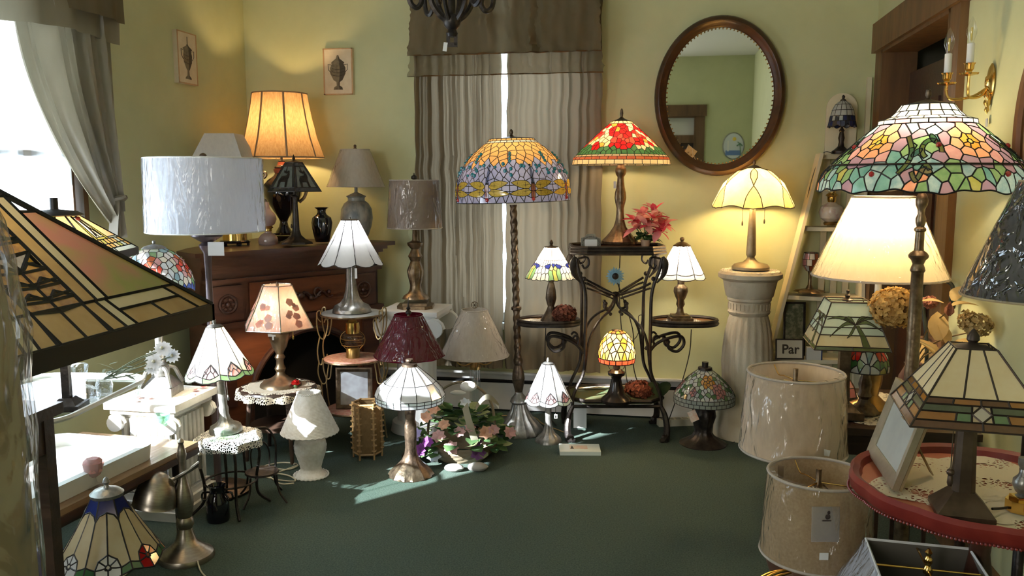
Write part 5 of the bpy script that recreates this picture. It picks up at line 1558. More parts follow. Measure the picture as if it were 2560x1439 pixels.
# ceramic lamp
S = Site(893, 600, z=MZ, t=4.62)
t = Thing('table_lamp', 'mottled grey ceramic jar lamp with a cream wrapped shade at the end of the mantel', 'lamp', S)
t.part('jar', t.L([(1, 602), (22, 602), (28, 588), (36, 566), (40, 545), (38, 522), (30, 508), (21, 501), (21, 494), (25, 490), (22, 489), (12, 484), (4, 480), (4, 382)], 36), M('mottled_ceramic', (.30, .28, .23), .35, 0, (.12, .13, .13), 22, (1, 1, .5), .2, 40))
cone_shade(t, S.P([(36, 374), (71, 466)]), creamsh, 48, film_=wrap)
finial(t, S.P([(2, 374), (5, 372), (3, 368), (4, 364), (1, 361)]), bronze)

# ================================================================= in front of the hearth
# big drum shade floor lamp
q = at_t(522, 700, 3.42)
S = Site(522, 700, loc=(q.x, q.y, 0))
t = Thing('floor_lamp', 'floor lamp with a large wrapped white drum shade and dark pole at the mantel corner', 'lamp', S)
t.part('base', MB().lathe([(.001, 0), (.13, 0), (.135, .012), (.06, .025), (.02, .045)], 36), bronze)
t.part('pole', MB().lathe([(.02, .04), (S.R(9), .06)] + S.P([(9, 800), (8, 680), (10, 632), (18, 620), (21, 612), (12, 606), (38, 590), (39, 585), (20, 582), (5, 578), (4, 400)]), 24), M('plum_bronze', (.10, .08, .09), .35, .6))
cone_shade(t, S.P([(140, 396), (141, 500), (142, 577)]), bluewh, 64, film_=wrap, trimmat=whitep)
finial(t, S.P([(2, 396), (7, 393), (9, 388), (6, 384), (1, 382)]), bronze)
t.part('price_tag', MB().box((S.R(28), -.03, S.Z(620)), (.065, .002, .055)), paper)
t.part('tag_string', MB().tube([(S.R(28), -.03, S.Z(603)), (S.R(27), -.02, S.Z(585))], .001, 4), cordw)
t.part('label_strip', MB().box((-S.R(1), -.016, S.Z(608)), (.013, .002, .05)), paper)

# round cloth-covered table with the floral paper lamp
S = Site(695, 965, t=3.96)
TZ = S.loc.z
S0 = Site(695, 965, loc=(S.loc.x, S.loc.y, 0))
t = Thing('side_table', 'small dark round table under a scalloped cream doily before the hearth', 'table', S0)
t.part('tabletop', MB().lathe([(.001, TZ), (.175, TZ), (.18, TZ - .01), (.17, TZ - .022), (.001, TZ - .022)], 40), darkwood)
for k in range(4):
    a = k * pi / 2 + .6
    t.part('leg', MB().tube([(.13 * cos(a), .13 * sin(a), TZ - .02), (.145 * cos(a), .145 * sin(a), .2), (.16 * cos(a), .16 * sin(a), 0)], [.014, .012, .009], 8), darkwood)
t.part('low_tier', MB().lathe([(.001, .16), (.13, .16), (.13, .145), (.001, .145)], 28), darkwood)
doily('scalloped cream doily with crochet points hanging over the round table', (S.loc.x, S.loc.y, TZ - .001), .185, lace_c, clothc, 13, droop=.012, lobes=.05, mid=.74)
L1 = Site(702, 960, loc=(S.loc.x + .010, S.loc.y + .01, TZ + .003))
t = Thing('table_lamp', 'lit trophy shaped brass lamp with a wrapped floral paper shade on the round table', 'lamp', L1)
t.part('base', t.L([(1, 966), (52, 966), (50, 958), (42, 951), (24, 944), (13, 936), (10, 928), (14, 920), (10, 912), (9, 900), (13, 892), (9, 884), (12, 876), (18, 866), (24, 845), (28, 832), (35, 827), (35, 822), (24, 818), (8, 818), (4, 815), (3, 720)], 36), M('aged_brass', (.30, .22, .13), .34, .85, (.20, .14, .09), 18))
flor = sheet('floral_paper', (.36, .25, .23), .45, (.22, .19, .21), 9, (1, 1, 1), lo=.4, hi=.62)
flor2 = sheet('floral_paper_rose', (.48, .24, .18), .5, (.42, .30, .26), 14, (1, 1, 1), lo=.4, hi=.62)
hexm = lambda a, j: .90 / max(cos((a + .2) % (pi / 3) - pi / 6), .5)
pr = L1.P([(38, 712), (58, 758), (88, 816)])
sd_ = cone_shade(t, pr, flor, 60, hexm, trimmat=silver, tr=.0022, film_=wrap2)
for k in range(6):
    a = k * pi / 3 - .2
    t.part('silver_seam', MB().tube([(r_ * hexm(a + 1e-3, 0) * cos(a) * 1.005, r_ * hexm(a + 1e-3, 0) * sin(a) * 1.005, z_) for r_, z_ in pr], .0025, 5), silver, sd_)
    # printed bouquet: flat blossoms on each face
    m = MB()
    am = a + pi / 6
    rr = random.Random(k)
    for q in range(9):
        f_ = rr.uniform(.35, .9); off = rr.uniform(-.018, .018) * (1 + f_)
        rz_ = pr[0][0] + (pr[2][0] - pr[0][0]) * f_; z_ = pr[0][1] + (pr[2][1] - pr[0][1]) * f_
        c = Vector((rz_ * .905 * cos(am) - off * sin(am), rz_ * .905 * sin(am) + off * cos(am), z_))
        nn = Vector((cos(am), sin(am), .5)).normalized(); u = Vector((-sin(am), cos(am), 0)); w_ = nn.cross(u)
        R_ = rr.uniform(.009, .018)
        m.add([c + nn * .0025 + (u * cos(2 * pi * i / 10) + w_ * sin(2 * pi * i / 10)) * R_ * (1 + .25 * (i % 2)) for i in range(10)], [tuple(range(10))])
    t.part('printed_flowers', m, flor2, sd_)
bulb(t, L1.Z(775), 5.0, (1, .68, .36))
finial(t, L1.P([(3, 716), (4, 710), (2, 704), (1, 702)]), bronze)
pull(t, L1.R(38), -.02, L1.Z(818), L1.Z(835), brass)
t.part('price_tag', MB().box((-L1.R(10), -.055, L1.Z(832)), (.035, .001, .012)).box((-L1.R(7), -.056, L1.Z(838)), (.008, .001, .022)), paper)
q = S.loc + CR * .105 + Vector((0, -.05, 0)); 
t = Thing('silk_rose', 'red silk rose lying on the cream doily', 'flower', (q.x, q.y, TZ + .003))
rp = leaf_mesh('petal', sheet('silk_red', (.55, .02, .02), .25, (.70, .05, .04), 40), .024, .015, -.5, 3)
for k in range(14): t.part('petal', rp, None, T=aim((0, 0, .012 + .0012 * k), k * 2.4, .1 + .09 * k, 0, 1.15 - .05 * k))
t.part('calyx', MB().ball((0, 0, .010), .010, 8, 5), M('stem_green', (.1, .16, .06), .6))

# tiered wire stand
q = at_t(880, 778, 4.12)
S = Site(880, 778, loc=(q.x, q.y, 0))
t = Thing('tiered_stand', 'gold wire stand of three round tiers with scrolled sides in front of the mantel', 'stand', S)
marble = M('grey_marble', (.50, .50, .47), .25, 0, (.38, .39, .38), 9)
rosecl = M('rose_print', (.55, .24, .22), .6, 0, (.66, .50, .42), 60)
z1, z2, z3 = S.Z(780), S.Z(893), S.Z(1018)
TOPZ2 = z1
for z, mt_, r_ in ((z1, marble, 77), (z2, rosecl, 74), (z3, rosecl, 70)):
    d = t.part('tier', MB().lathe([(.001, z), (S.R(r_ - 3), z), (S.R(r_), z - .004), (S.R(r_), z - .010), (.001, z - .010)], 44), mt_)
    t.part('tier_ring', MB().tube([(S.R(r_ + 1) * cos(2 * pi * i / 44), S.R(r_ + 1) * sin(2 * pi * i / 44), z - .007) for i in range(44)], .005, 6, closed=True), bronze2, d)
gold = M('gold_wire', (.42, .31, .16), .32, .9)
for a in (.35, pi - .35, pi + .35, -.35):
    R1 = S.R(77)
    def W(r_, y): return (R1 * r_ * cos(a), R1 * r_ * sin(a), S.Z(y))
    w_ = MB().tube(bezier([W(1.0, 800), W(1.10, 790), W(1.12, 776), W(1.02, 772), W(1.0, 782)], 4), .0035, 6)
    w_.tube(bezier([W(1.12, 776), W(1.14, 805), W(1.06, 835), W(.92, 842), W(.82, 822), W(.78, 800), W(.84, 792), W(.90, 802)], 4), .0035, 6)
    w_.tube(bezier([W(1.06, 838), W(1.14, 870), W(1.10, 900), W(1.02, 905), W(.98, 890)], 4), .0035, 6)
    w_.tube(bezier([W(1.10, 895), W(1.14, 925), W(1.04, 950), W(.90, 950), W(.84, 925), W(.80, 905), W(.84, 895)], 4), .0035, 6)
    w_.tube(bezier([W(1.05, 945), W(1.02, 985), W(.94, 1030)], 4), .0035, 6)
    e = W(.94, 1030)
    w_.tube([e, (R1 * .98 * cos(a), R1 * .98 * sin(a), .12), (R1 * 1.06 * cos(a), R1 * 1.06 * sin(a), .003)], .0045, 6)
    t.part('scroll_leg', w_, gold)
ST2 = S
# brass hurricane lantern on the middle tier
q2 = Vector((S.loc.x, S.loc.y, z2))
L1 = Site(882, 893, loc=(q2.x, q2.y, z2))
t = Thing('oil_lantern', 'small brass hurricane lantern with a round glass globe on the rose coloured tier', 'lantern', L1)
t.part('tank', t.L([(1, 895), (17, 895), (17, 872), (14, 868)], 24), olbrass)
t.part('globe', t.L([(13, 869), (22, 862), (27, 850), (25, 838), (16, 830)], 24), film('lantern_glass', (.98, .92, .82), .03, .05, 10, 0))
t.part('chimney', t.L([(17, 832), (18, 818), (17, 805), (12, 803), (9, 797), (1, 796)], 24), brass)
for z_ in (845, 860): t.part('guard_ring', MB().tube([(L1.R(28) * cos(2 * pi * i / 28), L1.R(28) * sin(2 * pi * i / 28), L1.Z(z_)) for i in range(28)], .0018, 5, closed=True), olbrass)
for sx in (-1, 1): t.part('guard_wire', MB().tube(bezier([(L1.R(17 * sx), 0, L1.Z(872)), (L1.R(30 * sx), 0, L1.Z(856)), (L1.R(29 * sx), 0, L1.Z(838)), (L1.R(17 * sx), 0, L1.Z(826))], 4), .002, 5), olbrass)
# framed photo on the bottom tier
L1 = Site(888, 1014, loc=(S.loc.x + .01, S.loc.y - .02, z3))
t = Thing('standing_photo', 'dark standing picture frame on the lowest tier of the wire stand', 'frame', L1)
hh = L1.Z(918)
t.part('frame', MB().frame(L1.R(92), hh, .022, .012, Matrix.Translation((0, 0, hh / 2)) @ Matrix.Rotation(rad(-4), 4, 'X')), bronze)
t.part('photo', MB().box((0, -.003, hh / 2), (L1.R(92) - .04, .002, hh - .04), M=Matrix.Rotation(rad(-4), 4, 'X')), M('pale_photo', (.46, .50, .54), .15, 0, (.24, .24, .25), 7, coat=.6))
t.part('strut', MB().box((0, .035, hh * .33), (.03, .003, hh * .68), M=Matrix.Rotation(rad(14), 4, 'X')), bronze)

# white capital plinth and the tan drum lamp
q = at_t(1040, 768, 4.34)
S = Site(1040, 768, loc=(q.x, q.y, 0))
WPZ = S.Z(768)
t = Thing('column_plinth', 'chalk white column plinth with an ionic scroll capital by the curtained window', 'pedestal', S, rz=0)
w = S.R(74)
t.part('abacus', MB().box((0, 0, WPZ - .012), (2 * w, 2 * w, .024)).box((0, 0, WPZ - .034), (2 * w - .02, 2 * w - .02, .02)), whitep)
for sx in (-1, 1):
    for sy in (-1, 1):
        v = MB()
        sp = [(.052 * (1 - i / 34) * cos(i * .55), 0, .052 * (1 - i / 34) * sin(i * .55)) for i in range(30)]
        T = Matrix.Translation((sx * (w - .020), sy * (w - .012), WPZ - .085))
        v.tube([T @ Vector(p) for p in sp], .009, 6)
        v.lathe([(.048, -.012), (.048, .012)], 20, caps=(True, True))
        k0 = len(v.v) - 40
        for i in range(k0, len(v.v)):
            p = v.v[i]; v.v[i] = tuple(T @ Vector((p[0], p[2], p[1])))
        t.part('volute', v, whitep)
t.part('shaft', MB().lathe([(.115, WPZ - .04), (.10, WPZ - .14), (.098, .14), (.105, .06), (.13, .05), (.14, .0)], 72, mod=lambda a, j: 1 + (.04 * abs(cos(9 * a)) if 0 < j < 3 else 0)), whitep)
L1 = Site(1042, 758, loc=(q.x, q.y, WPZ))
t = Thing('table_lamp', 'ornate bronze lamp with a wrapped taupe drum shade on the white column plinth', 'lamp', L1)
t.part('foot', MB().prism([(a * L1.R(44), b * L1.R(44)) for a, b in ((-1, -.6), (-.6, -1), (.6, -1), (1, -.6), (1, .6), (.6, 1), (-.6, 1), (-1, .6))], 0, .016).box((0, 0, .022), (L1.R(60), L1.R(60), .014)), bronze2)
t.part('base', t.L([(34, 745), (30, 738), (20, 732), (15, 722), (13, 712), (18, 690), (20, 676), (15, 662), (12, 652), (18, 640), (13, 630), (10, 622), (19, 612), (20, 606), (9, 602), (7, 598), (6, 570), (3, 566), (3, 450)], 32, mod=lambda a, j: 1 + (.06 * cos(12 * a) if 3 < j < 8 else 0)), bronze2)
cone_shade(t, L1.P([(61, 450), (68, 569)]), sheet('taupe_shade', (.36, .28, .23), .35, (.26, .20, .17), 5, (1, 1, .4), lo=.4, hi=.7), 52, film_=wrap2, trimmat=creamsh)
finial(t, L1.P([(2, 450), (8, 446), (7, 440), (2, 437), (1, 432)]), iron)

# burgundy shade lamp
q = at_t(1022, 840, 3.88)
S = Site(1022, 840, loc=(q.x, q.y, 0))
t = Thing('table_lamp', 'lamp with a burgundy panelled shade in crinkled clear wrap behind the white coolie lamp', 'lamp', S)
burg = sheet('burgundy_cloth', (.13, .010, .022), .25, (.10, .008, .018), 60)
t.part('base', MB().lathe([(.001, 0), (.042, 0), (.043, .015), (.03, .035), (.02, .06)] + S.P([(10, 1020), (10, 960), (16, 930), (9, 905), (5, 890), (4, 786), (3, 780)]), 30), bronze)
cone_shade(t, S.P([(35, 786), (88, 888)]), burg, 48, lambda a, j: 1 - .03 * abs(sin(4 * a)), film_=wrap2, trimmat=burg)
finial(t, S.P([(1, 790), (3, 786), (8, 782), (7, 778), (3, 774), (6, 770), (3, 766), (1.5, 756), (.5, 742)]), iron)
# crystal candelabra lamp with a cream wrapped shade
q = at_t(1187, 850, 4.22)
S = Site(1187, 850, loc=(q.x, q.y, 0))
t = Thing('table_lamp', 'crystal column candelabra lamp with a wide cream wrapped shade by the window', 'lamp', S)
t.part('base', MB().lathe([(.001, 0), (.085, 0), (.09, .015), (.05, .03), (.02, .05)], 30), olbrass)
cg = film('crystal', (.96, .98, .98), .10, .03, 18, 0)
for k in range(4):
    a = k * pi / 2 + .4
    t.part('crystal_rod', MB().lathe([(.012, .05), (.012, S.Z(920))], 10, (.017 * cos(a), .017 * sin(a), 0)), cg)
t.part('crown', t.L([(14, 922), (15, 915), (9, 908), (8, 900), (4, 896), (3, 778)], 20), olbrass)
for k in range(4):
    a = k * pi / 2 + .2
    f_ = lambda r_, y: (S.R(r_) * cos(a), S.R(r_) * sin(a), S.Z(y))
    ar = t.part('candle_arm', MB().tube(bezier([f_(8, 906), f_(24, 912), f_(40, 908), f_(48, 896), f_(44, 890)], 4), .0035, 6), olbrass)
    t.part('candle_sleeve', MB().lathe([(.006, S.Z(890)), (.006, S.Z(872))], 8, (S.R(46) * cos(a), S.R(46) * sin(a), 0)), whitep, ar)
cone_shade(t, S.P([(32, 774), (48, 806), (86, 886)]), creamsh, 56, lambda a, j: 1 - .012 * abs(sin(10 * a)), film_=wrap2, trimmat=creamsh)
fl = MB().tube([(S.R(8) * cos(2 * pi * i / 18), 0, S.Z(762) + S.R(8) * sin(2 * pi * i / 18)) for i in range(18)], .0022, 5, closed=True)
for k in range(3): fl.tube([(S.R(8) * cos(k * pi / 3), 0, S.Z(762) + S.R(8) * sin(k * pi / 3)), (-S.R(8) * cos(k * pi / 3), 0, S.Z(762) - S.R(8) * sin(k * pi / 3))], .0016, 4)
t.part('finial', fl, bronze2)

# wicker lamp: woven strands are real
S = Site(778, 1188, z=0)
t = Thing('table_lamp', 'white wicker lamp with a woven cone shade standing on the carpet', 'lamp', S)
wick = M('white_wicker', (.80, .79, .75), .5, 0, (.68, .66, .60), 60)
def weave(prof, rows, n, amp):
    D_ = Dome(prof); P_ = []
    for j in range(rows * 2 + 1):
        p, _ = D_.at(0, j / (rows * 2)); P_.append((p.x, p.z))
    return MB().lathe(P_, n * 2, mod=lambda a, j: 1 + (amp * (1 if (int(round(a / (pi / n))) // 2 + j // 2) % 2 else -1) if int(round(a / (pi / n))) % 2 == 0 else 0) + (amp * .8 if j % 2 else -amp * .3))
t.part('body', weave(S.P([(42, 1192), (40, 1186), (28, 1176), (25, 1168), (30, 1150), (38, 1128), (40, 1112), (37, 1098), (28, 1086), (22, 1080)]), 26, 32, .012), wick, smooth=70)
sd_ = t.part('shade', weave(S.P([(28, 981), (50, 1030), (71, 1076)]), 26, 44, .008), wick, smooth=70)
for (r_, y) in ((28, 981), (71, 1077)):
    t.part('rim_braid', MB().tube([(S.R(r_) * cos(2 * pi * i / 60), S.R(r_) * sin(2 * pi * i / 60), S.Z(y) + .002 * (-1) ** i) for i in range(60)], .0045, 6, closed=True), wick, sd_)
t.part('foot_braid', MB().tube([(S.R(43) * cos(2 * pi * i / 50), S.R(43) * sin(2 * pi * i / 50), .005 + .002 * (-1) ** i) for i in range(50)], .005, 6, closed=True), wick)
g0 = Vector((0, 0, .004))
cable('lamp_cord', 'ivory cord bundled on the carpet beside the wicker lamp', [on_z(735, 1172) + g0 * 6, on_z(740, 1160) + g0, on_z(700, 1158) + g0, on_z(660, 1168) + g0, on_z(720, 1175) + g0, on_z(745, 1168) + g0 * 3, on_z(700, 1180) + g0, on_z(656, 1188) + g0, on_z(690, 1200) + g0, on_z(738, 1204) + g0, on_z(720, 1192) + g0 * 2, on_z(668, 1186) + g0 * 2, on_z(700, 1210) + g0, on_z(735, 1212) + g0 * 2], mat=cordw, r=.0032)

# hexagonal bamboo lantern
S = Site(920, 1140, z=0)
t = Thing('paper_lantern', 'hexagonal brown paper lantern with laced bamboo edges standing on the carpet', 'lantern', S)
bam = M('bamboo_brown', (.22, .13, .05), .45, 0, (.34, .21, .08), 30)
pap = sheet('brown_paper', (.26, .17, .08), .4, (.20, .13, .06), 60)
zt, zb, RH = S.Z(1005), .025, S.R(36)
hx = [(RH * cos(k * pi / 3 + .1), RH * sin(k * pi / 3 + .1)) for k in range(6)]
for k in range(6):
    a, b = hx[k], hx[(k + 1) % 6]
    t.part('paper_panel', MB().add([(a[0], a[1], zb), (b[0], b[1], zb), (b[0], b[1], zt), (a[0], a[1], zt)], [(0, 1, 2, 3)]), pap)
    post = t.part('corner_post', MB().tube([(a[0], a[1], 0), (a[0], a[1], zt + .006)], .005, 7), bam)
    kn = MB()
    for j in range(9): kn.box((a[0], a[1], zb + .02 + (zt - zb - .03) * j / 8), (.020, .020, .006), rz=j * .7)
    t.part('lacing', kn, bam, post)
for z in (zt, zb):
    t.part('rim', MB().tube([(x, y, z) for x, y in hx], .0055, 6, closed=True), bam)

# flower basket on the carpet
S = Site(1155, 1140, z=0)
t = Thing('flower_basket', 'basket heaped with silk flowers and ivy with a bow on the carpet below the window', 'flower basket', S)
t.part('basket', weave([(.10, 0), (.135, .05), (.15, .085)], 7, 26, .02), M('basket_cane', (.20, .16, .10), .7), smooth=70)
t.e.scale = (1.18, 1.1, 1.0)
r = random.Random(21)
fm = {}
def blossom(th, c, sz, mat, d, n=6):
    key = mat.name
    if key not in fm: fm[key] = leaf_mesh('petal', mat, .02, .009, .25, 3, .2)
    q = d.to_track_quat('Z', 'Y').to_matrix().to_4x4()
    for k in range(n):
        th.part('petal', fm[key], None, T=Matrix.Translation(c) @ q @ Matrix.Rotation(k * 2 * pi / n, 4, 'Z') @ Matrix.Rotation(-r.uniform(.1, .7), 4, 'Y') @ Matrix.Scale(sz, 4))
fcol = [sheet('silk_' + k, c, .3, c2, 40) for k, c, c2 in (('lilac', (.36, .34, .66), (.50, .48, .76)), ('violet', (.22, .06, .30), (.34, .12, .42)), ('peach', (.62, .34, .22), (.70, .46, .34)), ('ice', (.60, .68, .76), (.72, .78, .84)), ('dusty', (.52, .30, .30), (.62, .42, .40)), ('plum', (.14, .06, .16), (.22, .10, .24)))]
ivy = leaf_mesh('ivy_leaf', sheet('ivy_green', (.035, .085, .035), .2, (.09, .15, .06), 30), .055, .025, .2, 3)
ivy2 = leaf_mesh('ivy_leaf', sheet('ivy_pale', (.20, .26, .12), .25, (.32, .36, .20), 30), .055, .025, .2, 3)
for i in range(150):
    a, e = r.uniform(0, 2 * pi), r.uniform(.0, 1.35)
    d = Vector((cos(a) * cos(e), sin(a) * cos(e), sin(e)))
    c = Vector((d.x * .17, d.y * .15, .06 + d.z * .17))
    t.part('ivy_leaf', (ivy, ivy, ivy2)[i % 3], None, T=aim(c, a + r.uniform(-.8, .8), e * .5 + r.uniform(-.6, .4), r.uniform(-.5, .5), r.uniform(.7, 1.25)))
heads = [(-.17, -.10, .12, 0, 1.4), (-.15, -.13, .06, 1, 1.3), (-.19, -.08, .09, 0, 1.2), (-.18, -.10, .03, 3, 1.6), (-.12, -.14, .10, 1, 1.2), (-.10, -.13, .03, 3, 1.3), (-.08, -.15, .13, 4, 1.3), (-.13, -.10, .20, 2, 1.3), (-.10, -.10, .24, 2, 1.2), (-.15, -.05, .28, 0, 1.2), (-.19, -.02, .24, 0, 1.0), (-.03, -.16, .08, 4, 1.4), (.0, -.15, .15, 4, 1.1), (.07, -.15, .05, 5, 1.4), (.10, -.13, .14, 2, 1.4), (.13, -.12, .15, 4, 1.1), (.19, -.10, .13, 4, 1.3), (.06, -.14, .10, 5, 1.2), (.02, -.1, .27, 3, 1.0), (-.06, -.14, .18, 2, 1.1), (.04, -.15, .17, 4, 1.0)]
for x, y, z, k, s_ in heads: blossom(t, Vector((x, y, z + .02)), s_ * 1.15, fcol[k], Vector((x, y - .12, z * .6 + .05)).normalized(), 7)
t.part('stone_trim', MB().ball((-.02, -.19, .018), .03, 9, 6, (1.3, .8, .6)).ball((.07, -.18, .018), .034, 9, 6, (1.2, .8, .6)), M('basket_stone', (.30, .29, .26), .9))
t.part('bow', MB().grid(14, 2, lambda u, v: (.01 + .05 * u + .02 * v, -.13 - .03 * sin(pi * u), .27 - .20 * u + .03 * v)).grid(10, 2, lambda u, v: (.06 + .09 * u, -.10 - .05 * sin(pi * u), .25 + .07 * sin(3 * u) + .025 * v)), sheet('bow_ribbon', (.34, .32, .24), .3))
t.part('handle', MB().tube(bezier([(-.14, 0, .08), (-.11, 0, .28), (0, 0, .36), (.11, 0, .28), (.14, 0, .08)], 6), .006, 6), M('basket_cane', (.20, .16, .10), .7))
t.part('white_bird', MB().ball((.03, -.04, .35), .028, 10, 7, (1.2, .8, .9)).ball((-.01, -.06, .325), .02, 8, 6, (1.6, .7, .6)), paper, label='white silk bird perched on top')

# black iron chandelier hanging into the picture
q = at_t(1130, 105, 2.95)
S = Site(1130, 105, loc=q)
t = Thing('chandelier', 'black iron chandelier hanging from the ceiling in front of the valance', 'chandelier', S)
F_ = lambda a, r_, y: (S.R(r_, y) * cos(a), S.R(r_, y) * sin(a), S.Z(y))
t.part('hub', t.L([(1, 92), (12, 92), (15, 84), (11, 74), (20, 66), (24, 50), (20, 40), (10, 34), (8, -60), (6, -200)], 14), iron)
t.part('ring', MB().box((-S.R(9), 0, S.Z(97)), (.012, .014, .045)).box((S.R(9), 0, S.Z(97)), (.012, .014, .045)).box((0, 0, S.Z(112)), (.038, .014, .014)), iron)
for k in range(6):
    a = k * pi / 3 + .25
    arm = t.part('arm', MB().tube(bezier([F_(a, 14, 52), F_(a, 34, 36), F_(a, 50, 10), F_(a, 60, -30), F_(a, 80, -50)], 5), .011, 6, sx=.7), iron)
    t.part('scroll', MB().tube(bezier([F_(a, 80, -50), F_(a, 106, -30), F_(a, 104, 10), F_(a, 88, 24), F_(a, 76, 8), F_(a, 80, -15)], 5), .010, 6, sx=.7), iron, arm)
    t.part('candle_cup', MB().lathe([(.004, S.Z(-50)), (.03, S.Z(-58)), (.034, S.Z(-66)), (.014, S.Z(-68)), (.014, S.Z(-120)), (.001, S.Z(-120))], 12, (S.R(80, -50) * cos(a), S.R(80, -50) * sin(a), 0)), iron, arm)
t.part('chain', MB().tube([(0, 0, S.Z(-190)), (0, 0, ZC - q.z)], .008, 6), iron)
t.part('canopy', MB().lathe([(.06, ZC - q.z), (.055, ZC - q.z - .02), (.01, ZC - q.z - .035)], 20), iron)
t.part('price_tag', MB().box((-S.R(16), -.01, S.Z(118)), (.014, .002, .030), M=Matrix.Rotation(.15, 4, 'Y')), paper)
# ================================================================= by the sunlit window
# white capital plinth with the tall tulip lamp
q = at_t(405, 985, 3.32)
S = Site(405, 985, loc=(q.x, q.y, 0))
PH = S.Z(985)
plaster = M('white_plaster', (.74, .73, .69), .7, 0, (.62, .60, .55), 10, bp=.3, bscale=50)
t = Thing('column_plinth', 'square white plaster plinth with fluted scroll capital beside the glass stand', 'pedestal', S, rz=0)
w = .150
t.part('abacus', MB().box((0, 0, PH - .014), (2 * w, 2 * w, .028)).box((0, 0, PH - .038), (2 * w - .03, 2 * w - .03, .02)), plaster)
for sx in (-1, 1):
    for sy in (-1, 1):
        T = Matrix.Translation((sx * (w - .035), sy * (w - .022), PH - .085))
        v = MB().tube([T @ Vector((.036 * (1 - i / 30) * cos(i * .6), 0, .036 * (1 - i / 30) * sin(i * .6))) for i in range(26)], .008, 6)
        v.tube([T @ Vector((0, -.015, 0)), T @ Vector((0, .015, 0))], .032, 16)
        t.part('volute', v, plaster)
sh_ = []
for (a, b, c_) in ((0, -1, 0), (1, 0, 1), (0, 1, 0), (-1, 0, 1)):
    fl = MB()
    for i in range(7):
        o = (-.09 + .03 * i)
        fl.tube([(a * .108 + (o if c_ == 0 else 0), b * .108 + (o if c_ else 0), PH - .07), (a * .108 + (o if c_ == 0 else 0), b * .108 + (o if c_ else 0), .10)], .012, 8)
    t.part('fluting', fl, plaster)
t.part('shaft', MB().box((0, 0, PH / 2), (.205, .205, PH - .08)), plaster)
for k, (h0, h1, ww) in enumerate(((0, .035, .30), (.035, .065, .27), (.065, .09, .24))):
    t.part('base_step', MB().box((0, 0, (h0 + h1) / 2), (ww, ww, h1 - h0)), plaster)
L1 = Site(408, 985, loc=(q.x, q.y, PH))
doily('white cloth with pink ends lying on the plaster plinth', (q.x, q.y, PH), .135, lace_w, clothw, 8, lobes=.05, sy=.9)
pink_bits = Thing('petals', 'scatter of red and pink silk petals on the plaster plinth', 'petals', (q.x, q.y, PH + .004), rz=0)
pm = leaf_mesh('petal', sheet('petal_red', (.50, .10, .10), .25, (.62, .30, .28), 40), .03, .014, .1, 3)
for (x, y, a) in ((.10, .06, 0), (.12, .10, 2), (-.05, -.10, 1), (-.02, -.12, 4), (.01, -.09, 3), (.13, .02, 5)): pink_bits.part('petal', pm, None, T=aim((x, y, .004), a, .05))
t = Thing('table_lamp', 'tall pewter column lamp with a tulip leaded glass dome on the white plaster plinth', 'lamp', L1)
t.part('foot', MB().box((0, 0, .018), (.125, .125, .036)).prism([(-.06, -.06), (.06, -.06), (.06, .06), (-.06, .06)], .036, .075, inset=.55), pewter)
for k in range(4):
    a = k * pi / 2 + pi / 4
    t.part('claw', MB().tube(bezier([(.03 * cos(a), .03 * sin(a), .11), (.055 * cos(a), .055 * sin(a), .10), (.07 * cos(a), .07 * sin(a), .07), (.085 * cos(a), .085 * sin(a), .04)], 3), .008, 6), pewter)
t.part('column', t.L([(16, 942), (20, 936), (22, 925), (20, 918), (14, 912), (17, 908), (11, 902), (10, 880), (9, 730), (6, 720), (4, 700), (4, 612)], 28, mod=lambda a, j: 1 + (.05 * cos(10 * a) if 6 < j < 9 else 0)), pewter)
prof = [(r_ * L1.loc.length * 0 + L1.R(r_, 660), L1.Z(y)) for r_, y in ((22, 618), (45, 630), (68, 652), (85, 682), (92, 708), (91, 722))]
sh = shade_node(t, 'shade', L1.P([(1, 600), (4, 602), (4, 607), (2, 609), (22, 614), (30, 620)]), pewter)
D = Dome(prof, 1.0, wave=lambda a: .05 * sin(5 * a))
sd, avoid = [], []
r = random.Random(31)
for k in range(5):
    a = -pi / 2 + .25 + k * 2 * pi / 5
    c = D.plane(a, .52)
    for i in range(6): sd.append(((c[0] + .020 * cos(a + i * 1.05), c[1] + .020 * sin(a + i * 1.05)), (g_rust, g_coral, g_rose)[i % 3], None))
    for i in range(8): sd.append(((c[0] + .042 * cos(a + i * .785), c[1] + .042 * sin(a + i * .785)), (g_rust, g_rose, g_coral, g_rose)[i % 4], None))
    avoid.append((c, .055))
for p in poisson(D, .04, .88, .024, avoid, r, 4000): sd.append((p, r.choice((g_opal, g_mint, g_white, g_leaf, g_sky, g_ivory)), None))
for i in range(30): sd.append((D.plane(2 * pi * i / 30, .95), g_blue, None))
build_glass(t, sh, vor_cells(D, sd, 0, 1, .011), D.map, .0012, leadb)

# lace covered stool under the shell lamp
S = Site(572, 1080, z=.315)
S0 = Site(572, 1080, loc=(S.loc.x, S.loc.y, 0))
t = Thing('stool_table', 'small round table on bowed black wire legs under a white lace cloth', 'table', S0)
t.part('top', MB().lathe([(.001, .308), (.105, .308), (.108, .302), (.10, .292), (.001, .292)], 32), darkwood)
for k in range(4):
    a = k * pi / 2 + .5
    c_, s_ = cos(a), sin(a)
    t.part('leg', MB().tube(bezier([(.09 * c_, .09 * s_, .295), (.115 * c_, .115 * s_, .22), (.10 * c_, .10 * s_, .12), (.105 * c_, .105 * s_, .05), (.15 * c_, .15 * s_, .005)], 5), .006, 6), iron)
t.part('stretcher_ring', MB().tube([(.10 * cos(2 * pi * i / 28), .10 * sin(2 * pi * i / 28), .12) for i in range(28)], .004, 6, closed=True), iron)
doily('white lace cloth draped over the little stool under the shell lamp', (S.loc.x, S.loc.y, .308), .125, lace_w, lace_w, 7, droop=.014, lobes=.06, mid=.55)
